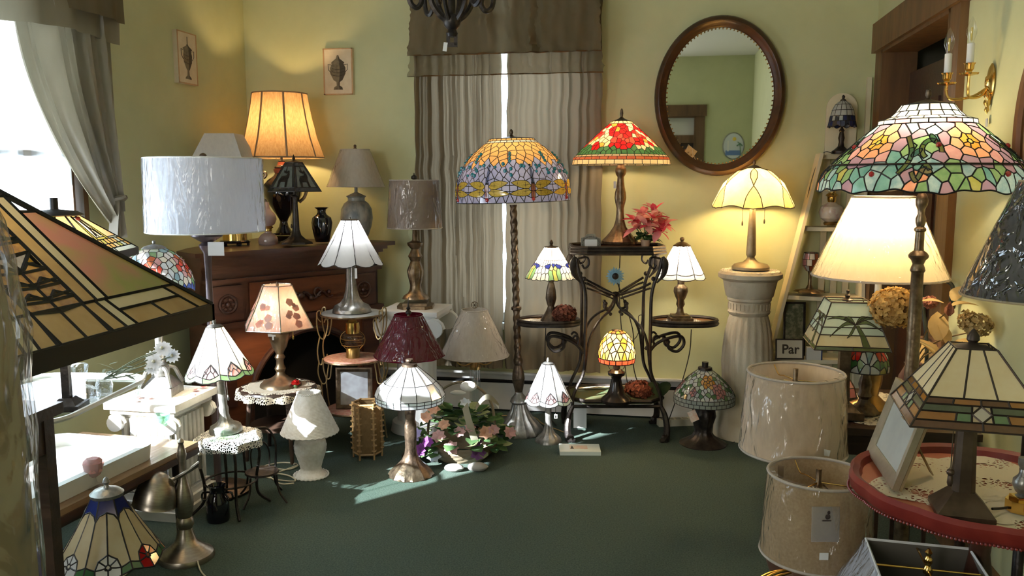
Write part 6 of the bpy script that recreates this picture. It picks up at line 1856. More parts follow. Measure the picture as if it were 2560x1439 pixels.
q = at_t(655, 1180, 3.42)
t = Thing('wire_chair', 'doll sized black bent wire chair beside the lace stool', 'chair', (q.x, q.y, 0), rz=YAW + .4)
def loop_(w_, h_, y, z0): return bezier([(-w_, y, z0), (-w_ * 1.05, y, z0 + h_ * .6), (-w_ * .6, y, z0 + h_ * .95), (0, y, z0 + h_), (w_ * .6, y, z0 + h_ * .95), (w_ * 1.05, y, z0 + h_ * .6), (w_, y, z0)], 4)
t.part('backrest', MB().tube(loop_(.06, .17, .05, .12), .005, 6).tube(loop_(.035, .11, .05, .12), .0035, 6), iron)
t.part('seat', MB().lathe([(.001, .125), (.065, .125), (.068, .118), (.001, .118)], 24), iron)
for sx in (-1, 1):
    for sy in (-1, 1): t.part('leg', MB().tube(bezier([(sx * .05, sy * .05, .118), (sx * .058, sy * .058, .05), (sx * .085, sy * .08, .004)], 4), .0045, 6), iron)
S = Site(572, 1285, z=0)
t = Thing('milk_can', 'glossy black little milk can on the carpet under the lace stool', 'can', (S.loc.x - .01, S.loc.y - .06, 0))
t.part('body', MB().lathe([(.001, 0), (.040, 0), (.043, .01), (.043, .085), (.030, .11), (.027, .125), (.034, .14), (.03, .142), (.024, .128), (.001, .12)], 28), blackgl)
for sx in (-1, 1): t.part('handle', MB().tube(bezier([(sx * .042, 0, .08), (sx * .058, 0, .085), (sx * .055, 0, .11), (sx * .032, 0, .112)], 4), .004, 6), blackgl)

# long low table and its glass stand
TABZ = .35
c1 = on_z(508, 1104, TABZ) + Vector((-.02, 0, 0)); c2 = on_z(281, 1218, TABZ) + Vector((-.02, 0, 0))
dv = (c2 - c1).normalized(); c3 = c1 + dv * .90
nv = Vector((dv.y, -dv.x, 0))
nv = nv if nv.x < 0 else -nv
ang = math.atan2(-dv.x, dv.y) if False else math.atan2(dv.y, dv.x)
t = Thing('coffee_table', 'long low brown wooden table with a moulded edge under the sunlit window', 'table', (c1.x, c1.y, 0), rz=ang)
sgn = 1 if (Matrix.Rotation(-ang, 3, 'Z') @ nv).y > 0 else -1
LW, LL = .50, .90
tan_wood = wood('tan_table_wood', (.24, .14, .075), (.36, .23, .13), .28, 2.5, (1, 10, 10))
t.part('tabletop', MB().box((LL / 2, sgn * LW / 2, TABZ - .010), (LL, LW, .020)), tan_wood)
t.part('edge_moulding', MB().box((LL / 2, sgn * .008, TABZ - .030), (LL - .01, .03, .022)).box((.012, sgn * LW / 2, TABZ - .030), (.02, LW - .02, .022)), walnut)
t.part('apron', MB().box((LL / 2, sgn * .15, TABZ - .085), (LL - .08, .02, .09)), darkwood)
for x in (.05, LL - .05):
    for y in (.05, LW - .05): t.part('leg', MB().tube([(x, sgn * y, TABZ - .03), (x, sgn * y, .0)], [.026, .018], 10), darkwood)
TT_ = Matrix.Translation((c1.x, c1.y, 0)) @ Matrix.Rotation(ang, 4, 'Z')
def ontable(x, y, z=TABZ): return TT_ @ Vector((x, sgn * y, z))
# white tray
t = Thing('serving_tray', 'white wooden serving tray with raised rounded sides on the low table', 'tray', ontable(.47, .245, TABZ + .001), rz=ang)
def rrect(a, b, r_, n=6):
    out = []
    for cx_, cy_, s0 in ((a - r_, b - r_, 0), (-a + r_, b - r_, 1), (-a + r_, -b + r_, 2), (a - r_, -b + r_, 3)):
        for i in range(n + 1):
            an = (s0 + i / n) * pi / 2
            out.append((cx_ + r_ * cos(an), cy_ + r_ * sin(an)))
    return out
o_, i_ = rrect(.295, .205, .06), rrect(.280, .190, .05)
n_ = len(o_)
def top_(x, y): return .052 + .020 * max(0, 1 - abs(y) / .12) * (abs(x) > .27) + .012 * max(0, 1 - abs(x) / .18) * (abs(y) > .18)
vs = [(x, y, 0) for x, y in o_] + [(x * 1.02, y * 1.02, top_(x, y)) for x, y in o_] + [(x * 1.01, y * 1.01, top_(x, y) + .003) for x, y in i_] + [(x, y, .012) for x, y in i_]
fs = []
for j in range(3):
    for i in range(n_): fs.append((j * n_ + i, j * n_ + (i + 1) % n_, (j + 1) * n_ + (i + 1) % n_, (j + 1) * n_ + i))
t.part('tray_sides', MB().add(vs, fs), whitep)
t.part('tray_floor', MB().prism(i_, .004, .012), M('tray_cream', (.78, .75, .68), .3))
# glass stand
GZ = .62
g1, g2 = on_z(384, 941, GZ), on_z(190, 1037, GZ)
gd = (g2 - g1).normalized(); ga = math.atan2(gd.y, gd.x); gl = (g2 - g1).length
t = Thing('glass_stand', 'clear glass topped stand with a white rounded rim raised over the low table', 'stand', (g1.x, g1.y, TABZ), rz=ga)
GH = GZ - TABZ
K = [(x + gl * .62, sgn * (y + .21)) for x, y in rrect(gl * .62, .21, .10, 7)]
glassm = film('table_glass', (.92, .97, .95), .06, .02, 4, 0)
t.part('glass_top', MB().prism(K, GH - .004, GH), glassm)
t.part('white_rim', MB().tube([(x, y, GH + .004) for x, y in K], .008, 6, closed=True), whitep)
for (x, y) in ((.03, .04), (gl * 1.2, .04), (.03, .38), (gl * 1.2, .38)):
    t.part('post', MB().tube([(x, sgn * y, 0), (x, sgn * y, GH - .004)], .007, 8), glassm)
def onglass(px, py): return on_z(px, py, GZ)
p = onglass(205, 1004)
t = Thing('perfume_bottle', 'cut glass perfume bottle with square stopper on the glass stand', 'bottle', (p.x, p.y, GZ))
cut = film('cut_glass', (.97, .98, .99), .16, .05, 40, .4, (1, 1, 1))
t.part('body', MB().lathe([(.001, 0), (.045, 0), (.052, .012), (.050, .03), (.030, .048), (.014, .055), (.014, .06)], 16, mod=lambda a, j: 1 + .06 * cos(8 * a)), cut)
t.part('stopper', MB().lathe([(.012, .058), (.018, .066), (.026, .115), (.020, .120), (.001, .122)], 8), cut)
p = onglass(262, 985)
t = Thing('flower_spray', 'spray of white silk daisies in a small vase on the glass stand', 'flowers', (p.x, p.y, GZ))
t.part('vase', MB().lathe([(.001, 0), (.022, 0), (.026, .03), (.018, .06), (.022, .07)], 18), cut)
r = random.Random(12)
stm = MB()
wl = leaf_mesh('petal', sheet('daisy_white', (.80, .82, .86), .35), .026, .007, .1, 3)
gl2 = leaf_mesh('leaf', sheet('sage_leaf', (.22, .26, .20), .25, (.36, .40, .32), 30), .055, .008, .1, 3)
for i, (x, y, z) in enumerate(((.135, .05, .075), (.155, .02, .10), (.165, .08, .13), (.12, .09, .10), (.175, .04, .14), (.185, .09, .105))):
    stm.tube(bezier([(0, 0, .05), (x * .5, y * .4, z * .75), (x, y, z)], 4), .002, 5)
    d = Vector((.2, -.8, .5)).normalized().to_track_quat('Z', 'Y').to_matrix().to_4x4()
    for k in range(12): t.part('petal', wl, None, T=Matrix.Translation((x, y, z)) @ d @ Matrix.Rotation(k * pi / 6 + i, 4, 'Z') @ Matrix.Rotation(-.15, 4, 'Y'))
    t.part('flower_centre', MB().ball((x, y - .006, z + .004), .006, 7, 5), M('daisy_eye', (.60, .60, .50), .7))
for k in range(22): t.part('leaf', gl2, None, T=aim((r.uniform(.0, .12), r.uniform(-.01, .06), r.uniform(.05, .09)), r.uniform(-2.6, 1.2), r.uniform(-.3, .6), 0, r.uniform(.6, 1.1)))
t.part('stem', stm, M('sage_stem', (.20, .24, .16), .6))
p = on_z(415, 1095, TABZ)
t = Thing('goblet', 'pale green glass goblet at the end of the low table', 'glass', (p.x, p.y - .02, TABZ))
t.part('bowl', MB().lathe([(.001, .052), (.018, .055), (.028, .075), (.030, .098), (.028, .098), (.025, .076), (.001, .06)], 24), film('green_glass', (.62, .85, .72), .08, .05, 8, 0, milk=.12))
t.part('stem', MB().lathe([(.030, .002), (.022, .008), (.006, .016), (.005, .04), (.008, .053)], 18), cut)
p = on_z(236, 1216, TABZ)
t = Thing('dessert_cup', 'footed glass dessert cup heaped with pink candle wax on the edge of the low table', 'cup', (p.x, p.y, TABZ))
t.part('foot', MB().lathe([(.001, 0), (.030, 0), (.030, .004), (.010, .012), (.007, .028), (.009, .032)], 22), cut)
t.part('cup', MB().lathe([(.009, .032), (.022, .042), (.030, .066), (.032, .080)], 20, mod=lambda a, j: 1 + .05 * cos(9 * a)), film('pink_glass', (.85, .55, .52), .08, .06, 8, 0, milk=.25))
t.part('wax', MB().lathe([(.026, .05), (.028, .074), (.026, .084), (.018, .092), (.001, .090)], 18, mod=lambda a, j: 1 + .08 * cos(5 * a + j)), sheet('pink_wax', (.66, .34, .34), .3, (.78, .58, .56), 50))
p = on_z(110, 1218, TABZ)
t = Thing('glass_trinket', 'small clear crystal trinket by the dark table leg on the low table', 'ornament', (p.x, p.y, TABZ))
t.part('figure', MB().lathe([(.001, 0), (.020, 0), (.018, .01), (.008, .02), (.014, .04), (.012, .055), (.004, .075), (.001, .09)], 10), cut)

# ---------------------------------------------------------------- pharmacy lamp
S = Site(467, 1392, z=0)
t = Thing('desk_lamp', 'brushed nickel pharmacy desk lamp with a half dome shade standing on the carpet', 'lamp', S)
t.part('base', t.L([(1, 1398), (66, 1398), (68, 1390), (64, 1380), (50, 1372), (44, 1366), (38, 1362), (26, 1350), (20, 1330), (17, 1318), (22, 1308), (20, 1296), (17, 1290), (20, 1278), (23, 1258), (22, 1235), (15, 1212), (11, 1198), (8, 1180), (9, 1150), (12, 1135), (9, 1120), (6, 1108), (8, 1102), (5, 1096), (1, 1093)], 36), nickel)
hx_, hy_, hz_ = S.R(-58), -.06, S.Z(1232)
arm = MB().tube(bezier([(S.R(-18), -.02, S.Z(1192)), (S.R(8), -.02, S.Z(1178)), (S.R(30), -.012, S.Z(1164)), (S.R(50), -.01, S.Z(1150))], 4), .007, 8)
arm.tube(bezier([(S.R(-10), .012, S.Z(1190)), (S.R(12), .012, S.Z(1180)), (S.R(48), .0, S.Z(1158))], 4), .005, 7)
t.part('arm', arm, nickel)
t.part('arm_joint', MB().tube([(S.R(50), -.01, S.Z(1166)), (S.R(51), -.01, S.Z(1136))], [.007, .007], 10).ball((S.R(50), -.01, S.Z(1133)), .009, 8, 6), nickel)
Hd = Matrix.Translation((S.R(-62), -.045, S.Z(1247))) @ Matrix.Rotation(rad(9), 4, 'Y') @ Matrix.Rotation(rad(-6), 4, 'X')
RR = S.R(52); HH = S.Z(1170) - S.Z(1250)
dome = [(max(.0005, RR * sin(a)), HH * cos(a)) for a in [i * pi / 2 / 14 for i in range(15)]]
sd_ = t.part('head_shade', MB().lathe(dome + [(RR * 1.03, -.004), (RR * .97, -.002)] + [(r_ * .965, z_ * .965) for r_, z_ in dome[::-1]], 40), nickel, T=Hd)
t.part('neck', MB().tube([Hd @ Vector((RR * .62, 0, HH * .72)), (S.R(-16), -.02, S.Z(1192))], [.018, .011], 10), nickel)
cable('lamp_cord', 'pale cord trailing over the carpet from the nickel desk lamp', [on_z(440, 1390) + Vector((0, 0, .006)), on_z(400, 1380) + Vector((0, 0, .006)), on_z(350, 1410) + Vector((0, 0, .006)), on_z(300, 1450) + Vector((0, 0, .006))], mat=cordw)
cable('lamp_cord', 'cord draped over the foot of the nickel desk lamp', [on_z(478, 1370) + Vector((0, .0, .07)), on_z(490, 1400) + Vector((0, 0, .03)), on_z(500, 1425) + Vector((0, 0, .004)), on_z(520, 1450) + Vector((0, 0, .004))], mat=cordw)

# ---------------------------------------------------------------- dark table near the camera and the two mission shades
p = at_t(158, 1003, 2.1)
t = Thing('side_table', 'plain black side table with square legs nearest the window', 'table', (p.x, p.y, 0), rz=rad(4))
t.part('tabletop', MB().box((-.26, -.30, p.z - .014), (.52, .60, .028)), darkwood)
t.part('apron', MB().box((-.26, -.03, p.z - .075), (.46, .02, .09)).box((-.03, -.30, p.z - .075), (.02, .52, .09)), darkwood)
for x in (-.035, -.485):
    for y in (-.035, -.565): t.part('leg', MB().box((x, y, p.z / 2 - .015), (.036, .036, p.z - .03)), darkwood)
TB2 = p
def square_lamp(name, label, loc, rz, half, top, z0, zt_, zb_, design, skirt, base_fn, capprof, power=0, came=lead, lr=.002, gr=None):
    t = Thing(name, label, 'lamp', loc, gr, rz=rz)
    base_fn(t)
    sh = t.part('shade', MB().lathe(capprof, 4 if False else 24), came)
    R2 = math.sqrt(2)
    Pn = Panels(4, [(top * R2, zt_), (half * R2, zb_)], pi / 4 + pi)
    for i in range(4): build_glass(t, sh, msub(design(i), .3), Pn.mapper(i), lr, came, fan=False)
    for i in range(4):
        hip = MB()
        a = pi / 4 + i * pi / 2
        hip.tube([(top * R2 * cos(a), top * R2 * sin(a), zt_), (half * R2 * cos(a), half * R2 * sin(a), zb_)], lr * 1.7, 6)
        t.part('hip_bar', hip, came, sh)
    if skirt:
        q_ = half
        sk = MB()
        for a in range(4):
            M4 = Matrix.Rotation(a * pi / 2, 4, 'Z')
            k0 = len(sk.v)
            sk.box((q_, 0, zb_ - skirt / 2), (.005, 2 * q_ + .005, skirt))
            sk.xform(M4, k0)
        t.part('skirt', sk, came, sh)
    return t, sh
p = on_x(530, 800, -.55)
HB = .227
cx_, cy_ = -.55 - HB, p.y - HB
g_ham = G('hammered_gold', (.62, .34, .04), (.34, .15, .02), .7, .15, 110)
g_clear = G('seedy_clear', (.42, .38, .32), (.56, .53, .48), .6, .2, 120)
ZB, ZTp = p.z + .020, 1.288
def mission_big(i):
    TW, BW = .074, HB
    W = lambda v: TW + (BW - TW) * v
    def H(w_, v): return min(.5, w_ / (2 * W(v)))
    out = []
    vb, v2, v3 = .80, .885, 1.0
    ws = (.0185, .029, .0375)
    for sgn_ in (-1, 1):
        P_ = lambda w_, v: (.5 + sgn_ * H(w_, v), v)
        vm = (2 * ws[2] - 2 * TW) / (2 * (BW - TW)) if 2 * ws[2] > 2 * TW else 0
        vlist = [0.04, .14, .30, .55, vb]
        out.append(([[P_(ws[0] * 2, v) for v in vlist] + [P_(ws[1] * 2, v) for v in vlist[::-1]]], g_tan))
        out.append(([[P_(ws[1] * 2, v) for v in vlist] + [P_(ws[2] * 2, v) for v in vlist[::-1]]], g_sand))
        vs_ = [v for v in (.16, .3, .5, .65, vb) if 1]
        out.append(([[P_(ws[2] * 2, v) for v in vs_] + [(.5 + sgn_ * .5, v) for v in vs_[::-1]]], g_moss))
        u0, u1 = .5 + sgn_ * H(ws[2] * 2, .9), .5 + sgn_ * .5
        um = .5 + sgn_ * .44
        out.append(([[(u0, vb), (um, vb), (um, v2), (u0, v2)]], g_sand))
        mid = (u0 + um) / 2
        out.append(([[(u0, v2), (mid, v2), (mid, v3), (u0, v3)]], g_tan)); out.append(([[(mid, v2), (um, v2), (um, v3), (mid, v3)]], g_tan))
        out.append(([[(um, vb), (u1, vb), (u1, v3), (um, v3)]], g_tan))
        a_, b_ = .5 + sgn_ * H(ws[0] * 2, .9), .5 + sgn_ * H(ws[1] * 2, .9)
        out.append(([[(a_, vb), (b_, vb), (b_, v3), (a_, v3)]], g_tan)); out.append(([[(b_, vb), (u0, vb), (u0, v3), (b_, v3)]], g_sand))
    # leafy centre: pairs of pointed leaves either side of a stalk, a clear diamond half way
    L_ = lambda q, v: (.5 + q * H(ws[0] * 2, v), v)
    rows = [(.10, .22), (.22, .33), (.33, .43), (.52, .62), (.62, .71), (.71, .80)]
    for a, b in rows:
        for s_ in (-1, 1):
            out.append(([[L_(0, a + .04), L_(s_ * .95, a - .02 + .05), L_(s_ * .95, b), L_(0, b + .02)]], g_ham))
            out.append(([[L_(0, a + .04), L_(s_ * .95, a + .03), L_(s_ * .45, a - .015)]], g_ham))
    out.append(([[L_(-.95, .43), L_(0, .46), L_(-.05, .55)]], g_clear)); out.append(([[L_(.95, .43), L_(.05, .55), L_(0, .46)]], g_clear))
    out.append(([[L_(-.95, vb), L_(0, vb), L_(0, v3), L_(-.95, v3)]], g_tan)); out.append(([[L_(0, vb), L_(.95, vb), L_(.95, v3), L_(0, v3)]], g_tan))
    return out
def polebase(t):
    t.part('base', MB().box((0, 0, .015), (.30, .30, .03)).box((0, 0, .045), (.20, .20, .03)), iron)
    t.part('pole', MB().box((0, 0, .66), (.035, .035, 1.22)), iron)
_big, _sh = square_lamp('floor_lamp', 'large square leaded glass shade with golden leaf band, close by the wrapped roll', (cx_, cy_, 0), 0, HB, .074, 0, ZTp, ZB, mission_big, .020, polebase, [(.001, ZTp + .008), (.080, ZTp + .006), (.095, ZTp - .001), (.080, ZTp - .006)], lr=.0022)
bulb(_big, ZTp - .07, .7, (1, .82, .6))  # added bulb, only there to make the unlit shade's glass glow
# the smaller one behind it on the dark table's far side
g_peachp = G('peach_plain', (.85, .62, .36), (.80, .54, .30))
def mission_small(i):
    out = [([[(0, 0), (.30, 0), (.30, .62), (0, .62)]], g_peachp), ([[(.70, 0), (1, 0), (1, .62), (.70, .62)]], g_peachp)]
    out += [([[(.30, 0), (.37, 0), (.37, .66), (.30, .66)]], g_olive), ([[(.63, 0), (.70, 0), (.70, .66), (.63, .66)]], g_olive)]
    out += [([[(.37, 0), (.63, 0), (.63, .07), (.37, .07)]], g_honey), ([[(.37, .07), (.50, .07), (.50, .60), (.37, .60)]], g_white), ([[(.50, .07), (.63, .07), (.63, .60), (.50, .60)]], g_ivory), ([[(.37, .60), (.63, .60), (.63, .66), (.37, .66)]], g_olive)]
    r_ = random.Random(i)
    vs_, us_ = [.66, .78, .89, 1.0], [0, .1, .2, .3, .4, .5, .6, .7, .8, .9, 1.0]
    for b in range(2):
        for a in range(10):
            if b < 2 and not (a in (0, 1, 2, 7, 8, 9) and b == 0 and False):
                out.append(([[(us_[a], vs_[b]), (us_[a + 1], vs_[b]), (us_[a + 1], vs_[b + 1]), (us_[a], vs_[b + 1])]], r_.choice((g_olive, g_grey, g_honey, g_tan, g_sand, g_grey))))
    out += [([[(0, .62), (.30, .62), (.30, .66), (0, .66)]], g_grey), ([[(.70, .62), (1, .62), (1, .66), (.70, .66)]], g_grey), ([[(0, .89), (.5, .89), (.5, 1), (0, 1)]], g_grey), ([[(.5, .89), (1, .89), (1, 1), (.5, 1)]], g_grey)]
    return out
q = at_t(166, 957, 2.50)
pc = at_t(312, 640, 2.33)
S = Site(168, 560, loc=(q.x, q.y, .622))
def pole2(t):
    t.part('base', MB().box((0, 0, .008), (.09, .09, .016)).prism([(-.035, -.035), (.035, -.035), (.035, .035), (-.035, .035)], .016, .035, inset=.5), iron)
    t.part('pole', MB().box((0, 0, .28), (.022, .022, .50)), iron)
zt_, zb_ = S.Z(536), pc.z - .622
t, sh = square_lamp('table_lamp', 'square peach and green leaded glass lamp with a red bead, on the glass stand', S.loc, rad(17), .171, .044, 0, zt_, zb_, mission_small, .022, pole2, [(.001, zt_ + .012), (.012, zt_ + .012), (.012, S.Z(497)), (.012, S.Z(496)), (.001, S.Z(495))][:0] + [(.001, S.Z(494)), (.011, S.Z(494)), (.011, zt_ + .016), (.06, zt_ + .010), (.078, zt_ + .0), (.06, zt_ - .004)], lr=.0016)
bulb(t, zt_ - .08, 1.6)
Pn = Panels(4, [(.044 * math.sqrt(2), zt_), (.171 * math.sqrt(2), zb_)], pi / 4 + pi)
for i in range(4):
    a, n_ = Pn.mapper(i)((.5, .14))
    t.part('red_bead', MB().ball(a + n_ * .003, .008, 8, 6), rm, sh)
    f_ = Pn.mapper(i)
    t.part('tulip_stem', MB().tube([f_(q_)[0] + f_(q_)[1] * .002 for q_ in ((.5, .16), (.5, .34), (.46, .46), (.42, .58))], .0022, 5).tube([f_(q_)[0] + f_(q_)[1] * .002 for q_ in ((.5, .34), (.56, .46), (.58, .58))], .0018, 5), lead, sh)

# wrapped shade at the picture's edge, within arm's reach
q = at_t(-330, 960, .50)
q2 = at_t(30, 900, .50)
RW = (Vector((q2.x, q2.y)) - Vector((q.x, q.y))).length
t = Thing('wrapped_lamp', 'tan floor lamp shade swathed in crumpled clear plastic, nearest the camera', 'lamp', (q.x, q.y, 0), rz=.3)
t.part('shade_body', MB().lathe([(RW * .93, .84), (RW * .94, 1.0), (RW * .92, 1.14), (RW * .90, 1.20), (RW * .78, 1.285)], 48), M('kraft_tan', (.34, .24, .13), .85, 0, (.26, .19, .10), 12))
t.part('stand', MB().lathe([(.001, 0), (.13, 0), (.13, .02), (.03, .05), (.015, .3), (.015, .86), (RW * .9, .862)], 24), darkwood)
rr = random.Random(77)
ph = [rr.uniform(0, 6.3) for _ in range(8)]
def crumple(a, j): return 1 + .012 * sin(7 * a + ph[0] + .7 * j) + .010 * sin(13 * a + ph[1] - 1.1 * j) + .008 * sin(24 * a + ph[2] + 1.7 * j) + .005 * sin(41 * a + ph[3])
t.part('plastic_wrap', MB().lathe([(RW * .90, .82), (RW * .98, .90), (RW * .97, 1.0), (RW * .985, 1.06), (RW * .98, 1.10), (RW, 1.14), (RW * .98, 1.17), (RW, 1.205), (RW * .96, 1.225), (RW * .93, 1.25), (RW * .87, 1.275), (RW * .80, 1.292), (RW * .6, 1.297)], 110, mod=crumple), film('thick_wrap', (.95, .95, .95), .08, .13, 26, .9, (1, 1, .4), milk=.05), smooth=60)
q = on_z(90, 1425, 0)
t = Thing('cloth_bundle', 'crumpled purple cloth bundle on the carpet below the wrapped shade', 'cloth', (q.x, q.y, 0))
t.part('folds', MB().lathe([(.001, .0), (.10, .0), (.11, .02), (.085, .045), (.04, .06), (.001, .062)], 30, mod=lambda a, j: 1 + .12 * sin(5 * a + j) + .06 * sin(11 * a + 2 * j)), M('purple_cloth', (.06, .05, .20), .8, 0, (.10, .08, .28), 20))
# ================================================================= by the doorway
# round red table
RTZ = .60
RC = Vector((.725, 2.0, 0))
RRD = .275
t = Thing('pedestal_table', 'round red lacquered pie crust table on a pedestal beside the side wall', 'table', RC, rz=0)
redl = M('red_lacquer', (.50, .14, .07), .45, 0, (.56, .18, .10), 8)
redd = M('red_lacquer_rim', (.17, .016, .012), .38, 0, (.24, .03, .02), 10)
sc_ = lambda a, j: 1 + .022 * abs(cos(6 * a))
t.part('tabletop', MB().lathe([(.001, RTZ), (RRD * .94, RTZ), (RRD * .96, RTZ - .012), (.001, RTZ - .016)], 96, mod=sc_), redl)
t.part('pie_crust_rim', MB().lathe([(RRD * .93, RTZ), (RRD * .95, RTZ + .016), (RRD, RTZ + .022), (RRD * 1.03, RTZ + .012), (RRD * 1.02, RTZ - .010), (RRD * .98, RTZ - .024), (RRD * .92, RTZ - .02)], 96, mod=sc_), redd)
rp_ = MB()
for i in range(240):
    a = 2 * pi * i / 240
    q_ = RRD * 1.03 * sc_(a, 0)
    rp_.ball((q_ * cos(a), q_ * sin(a), RTZ - .017), .0032, 6, 4)
t.part('rope_beading', rp_, redd, kind='stuff')
t.part('pedestal', MB().lathe([(.06, RTZ - .02), (.03, RTZ - .06), (.022, RTZ - .15), (.035, RTZ - .24), (.04, RTZ - .30), (.025, RTZ - .36), (.03, .16), (.035, .12), (.001, .11)], 24), walnut)
for k in range(3):
    a = k * 2 * pi / 3 + .3
    t.part('leg', MB().tube(bezier([(.02 * cos(a), .02 * sin(a), .16), (.10 * cos(a), .10 * sin(a), .13), (.17 * cos(a), .17 * sin(a), .05), (.22 * cos(a), .22 * sin(a), .012)], 4), [.02 - .0008 * i for i in range(13)], 8), walnut)
doily('large cream crochet star doily on the red table', (RC.x + .005, RC.y + .01, RTZ), .235, lace('star_crochet_edge', (.84, .74, .55), 95, .30, .9, 14), lace('star_crochet', (.84, .74, .55), 85, .38, 1.5, 9), 6, lobes=.13, mid=.78, rz=.2)
mid_ = Thing('lace_doily', 'smaller cream crochet doily ring under the mission lamp on the red table', 'doily', (RC.x - .02, RC.y - .10, RTZ + .004), rz=.4)
K6 = [(.10 * (1 + .12 * cos(6 * a)) * cos(a), .10 * (1 + .12 * cos(6 * a)) * sin(a), 0) for a in [2 * pi * i / 60 for i in range(60)]]
mid_.part('crochet', MB().add([(0, 0, .001)] + K6, [(0, 1 + i, 1 + (i + 1) % 60) for i in range(60)]), lace('tight_crochet', (.84, .75, .58), 100, .34, 1.2, 12))

# mission lamp
p = on_z(2402, 1280, RTZ + .006)
S = Site(2402, 1280, loc=p)
metal = M('mission_bronze', (.075, .05, .034), .42, .7, (.13, .09, .06), 16)
def mbase(t):
    hb, ht = S.R(66), S.R(26)
    t.part('foot', MB().prism([(-hb, -hb), (hb, -hb), (hb, hb), (-hb, hb)], 0, .010).prism([(-hb, -hb), (hb, -hb), (hb, hb), (-hb, hb)], .010, S.Z(1222), inset=1 - ht / hb), metal)
    zz0, zz1 = S.Z(1226), S.Z(1040)
    a, b = S.R(27), S.R(21)
    t.part('column', MB().prism([(-a, -a * .5), (-a * .5, -a), (a * .5, -a), (a, -a * .5), (a, a * .5), (a * .5, a), (-a * .5, a), (-a, a * .5)], zz0, zz1, inset=1 - b / a), metal)
    t.part('rod', MB().tube([(0, 0, zz1), (0, 0, S.Z(866))], .004, 6), metal)
g_prairie = G('prairie_green', (.12, .15, .08), (.16, .20, .11))
g_orange = G('orange', (.50, .20, .03), (.60, .28, .05))
g_brown = G('brown', (.16, .06, .02), (.24, .10, .03))
def mission_right(i):
    v = [0, .62, .70, .79, .90, 1.0]
    out = pgrid([0, .34, .66, 1], v[:2], g_creamd)
    out += pgrid([0, .25, .5, .75, 1], v[1:3], lambda a, b: (g_brown, g_orange, g_brown, g_orange)[a])
    for s_ in (0, 1):
        X = (lambda u: u) if s_ == 0 else (lambda u: 1 - u)
        out += [([[(X(0), v[2]), (X(.42), v[2]), (X(.42), v[3]), (X(0), v[3])]], g_prairie), ([[(X(0), v[3]), (X(.30), v[3]), (X(.30), v[4]), (X(0), v[4])]], g_orange), ([[(X(.30), v[3]), (X(.42), v[3]), (X(.42), v[4]), (X(.30), v[4])]], g_leaf)]
    c = (.5, (v[2] + v[4]) / 2)
    D4 = [(.42, c[1]), (.5, v[2]), (.58, c[1]), (.5, v[4])]
    out.append(([D4], g_ivory))
    for a, b, q_ in ((0, 1, (.42, v[2])), (1, 2, (.58, v[2])), (2, 3, (.58, v[4])), (3, 0, (.42, v[4]))): out.append(([[D4[a], q_, D4[b]]], g_cream))
    out += pgrid([0, .5, 1], v[4:], g_brown)
    return out
hb_ = S.R(158)
t, sh = square_lamp('table_lamp', 'square mission lamp with a cream and amber leaded glass shade on the red table', p, rad(-6), hb_, S.R(45), 0, S.Z(862), S.Z(1033), mission_right, 0, mbase, S.P([(1, 818), (5, 822), (14, 836), (15, 846), (10, 852), (14, 856), (34, 860), (44, 866), (40, 870)]), came=leadb, lr=.0014)
t.part('price_sticker', MB().box((hb_ * .45, -hb_ * .83, S.Z(1008)), (.022, .001, .016), M=Matrix.Rotation(rad(-38), 4, 'X')), paper)
pull(t, -S.R(38), -.03, S.Z(1060), S.Z(1160), bronze)
t.part('pull_bead', MB().ball((-S.R(38), -.03, S.Z(1170)), .008, 8, 6).lathe([(.002, S.Z(1176)), (.005, S.Z(1180)), (.006, S.Z(1196)), (.004, S.Z(1204))], 8, (-S.R(38), -.03, 0)), metal)
cable('lamp_cord', 'brown cord lying across the doily from the mission lamp', [p + Vector((.06, .0, .012)), p + Vector((.10, .03, .006)), p + Vector((.18, .08, .006)), p + Vector((.26, .13, .006))], mat=cordb)
# picture frame standing on the table
a_ = on_z(2192, 1150, RTZ + .008); b_ = on_z(2230, 1206, RTZ + .008)
d_ = (b_ - a_); fw = d_.length
t = Thing('gilt_photo_stand', 'silver gilt picture frame leaning on its strut at the edge of the red table', 'frame', (a_ + b_) / 2, rz=math.atan2(d_.y, d_.x))
fh = .205
Tl = Matrix.Rotation(rad(-17), 4, 'X') @ Matrix.Translation((0, 0, fh / 2))
silgilt = M('silver_gilt', (.42, .36, .25), .36, .6, (.50, .44, .32), 30)
t.part('frame', MB().frame(fw * 1.75, fh, .030, .014, Tl), silgilt)
t.part('mount', MB().box((0, -.004, 0), (fw * 1.75 - .055, .002, fh - .055)).xform(Tl), M('pale_mount', (.50, .53, .50), .2, 0, (.42, .46, .44), 8, coat=.5))
t.part('back_board', MB().box((0, .004, 0), (fw * 1.75 - .004, .006, fh - .004)).xform(Tl), M('tan_board', (.34, .24, .12), .8))
t.part('strut', MB().prism([(-.015, 0), (.015, 0), (.011, .150), (-.011, .150)], -.0015, .0015, Matrix.Translation((0, .105, .002)) @ Matrix.Rotation(rad(118), 4, 'X')), M('tan_board', (.34, .24, .12), .8))
# candlestick at the picture's edge
p = on_z(2552, 1275, RTZ + .006)
t = Thing('candlestick', 'brass and pewter ball candlestick with a square foot on the red table', 'candlestick', p)
t.part('foot', MB().prism([(-.028, -.012), (-.012, -.028), (.012, -.028), (.028, -.012), (.028, .012), (.012, .028), (-.012, .028), (-.028, .012)], 0, .024).box((0, 0, .028), (.034, .034, .008)), brass)
t.part('stem', MB().lathe([(.016, .030), (.008, .036), (.014, .042), (.020, .056), (.019, .068), (.010, .078), (.007, .09), (.012, .10), (.012, .115), (.001, .115)], 20), pewter)

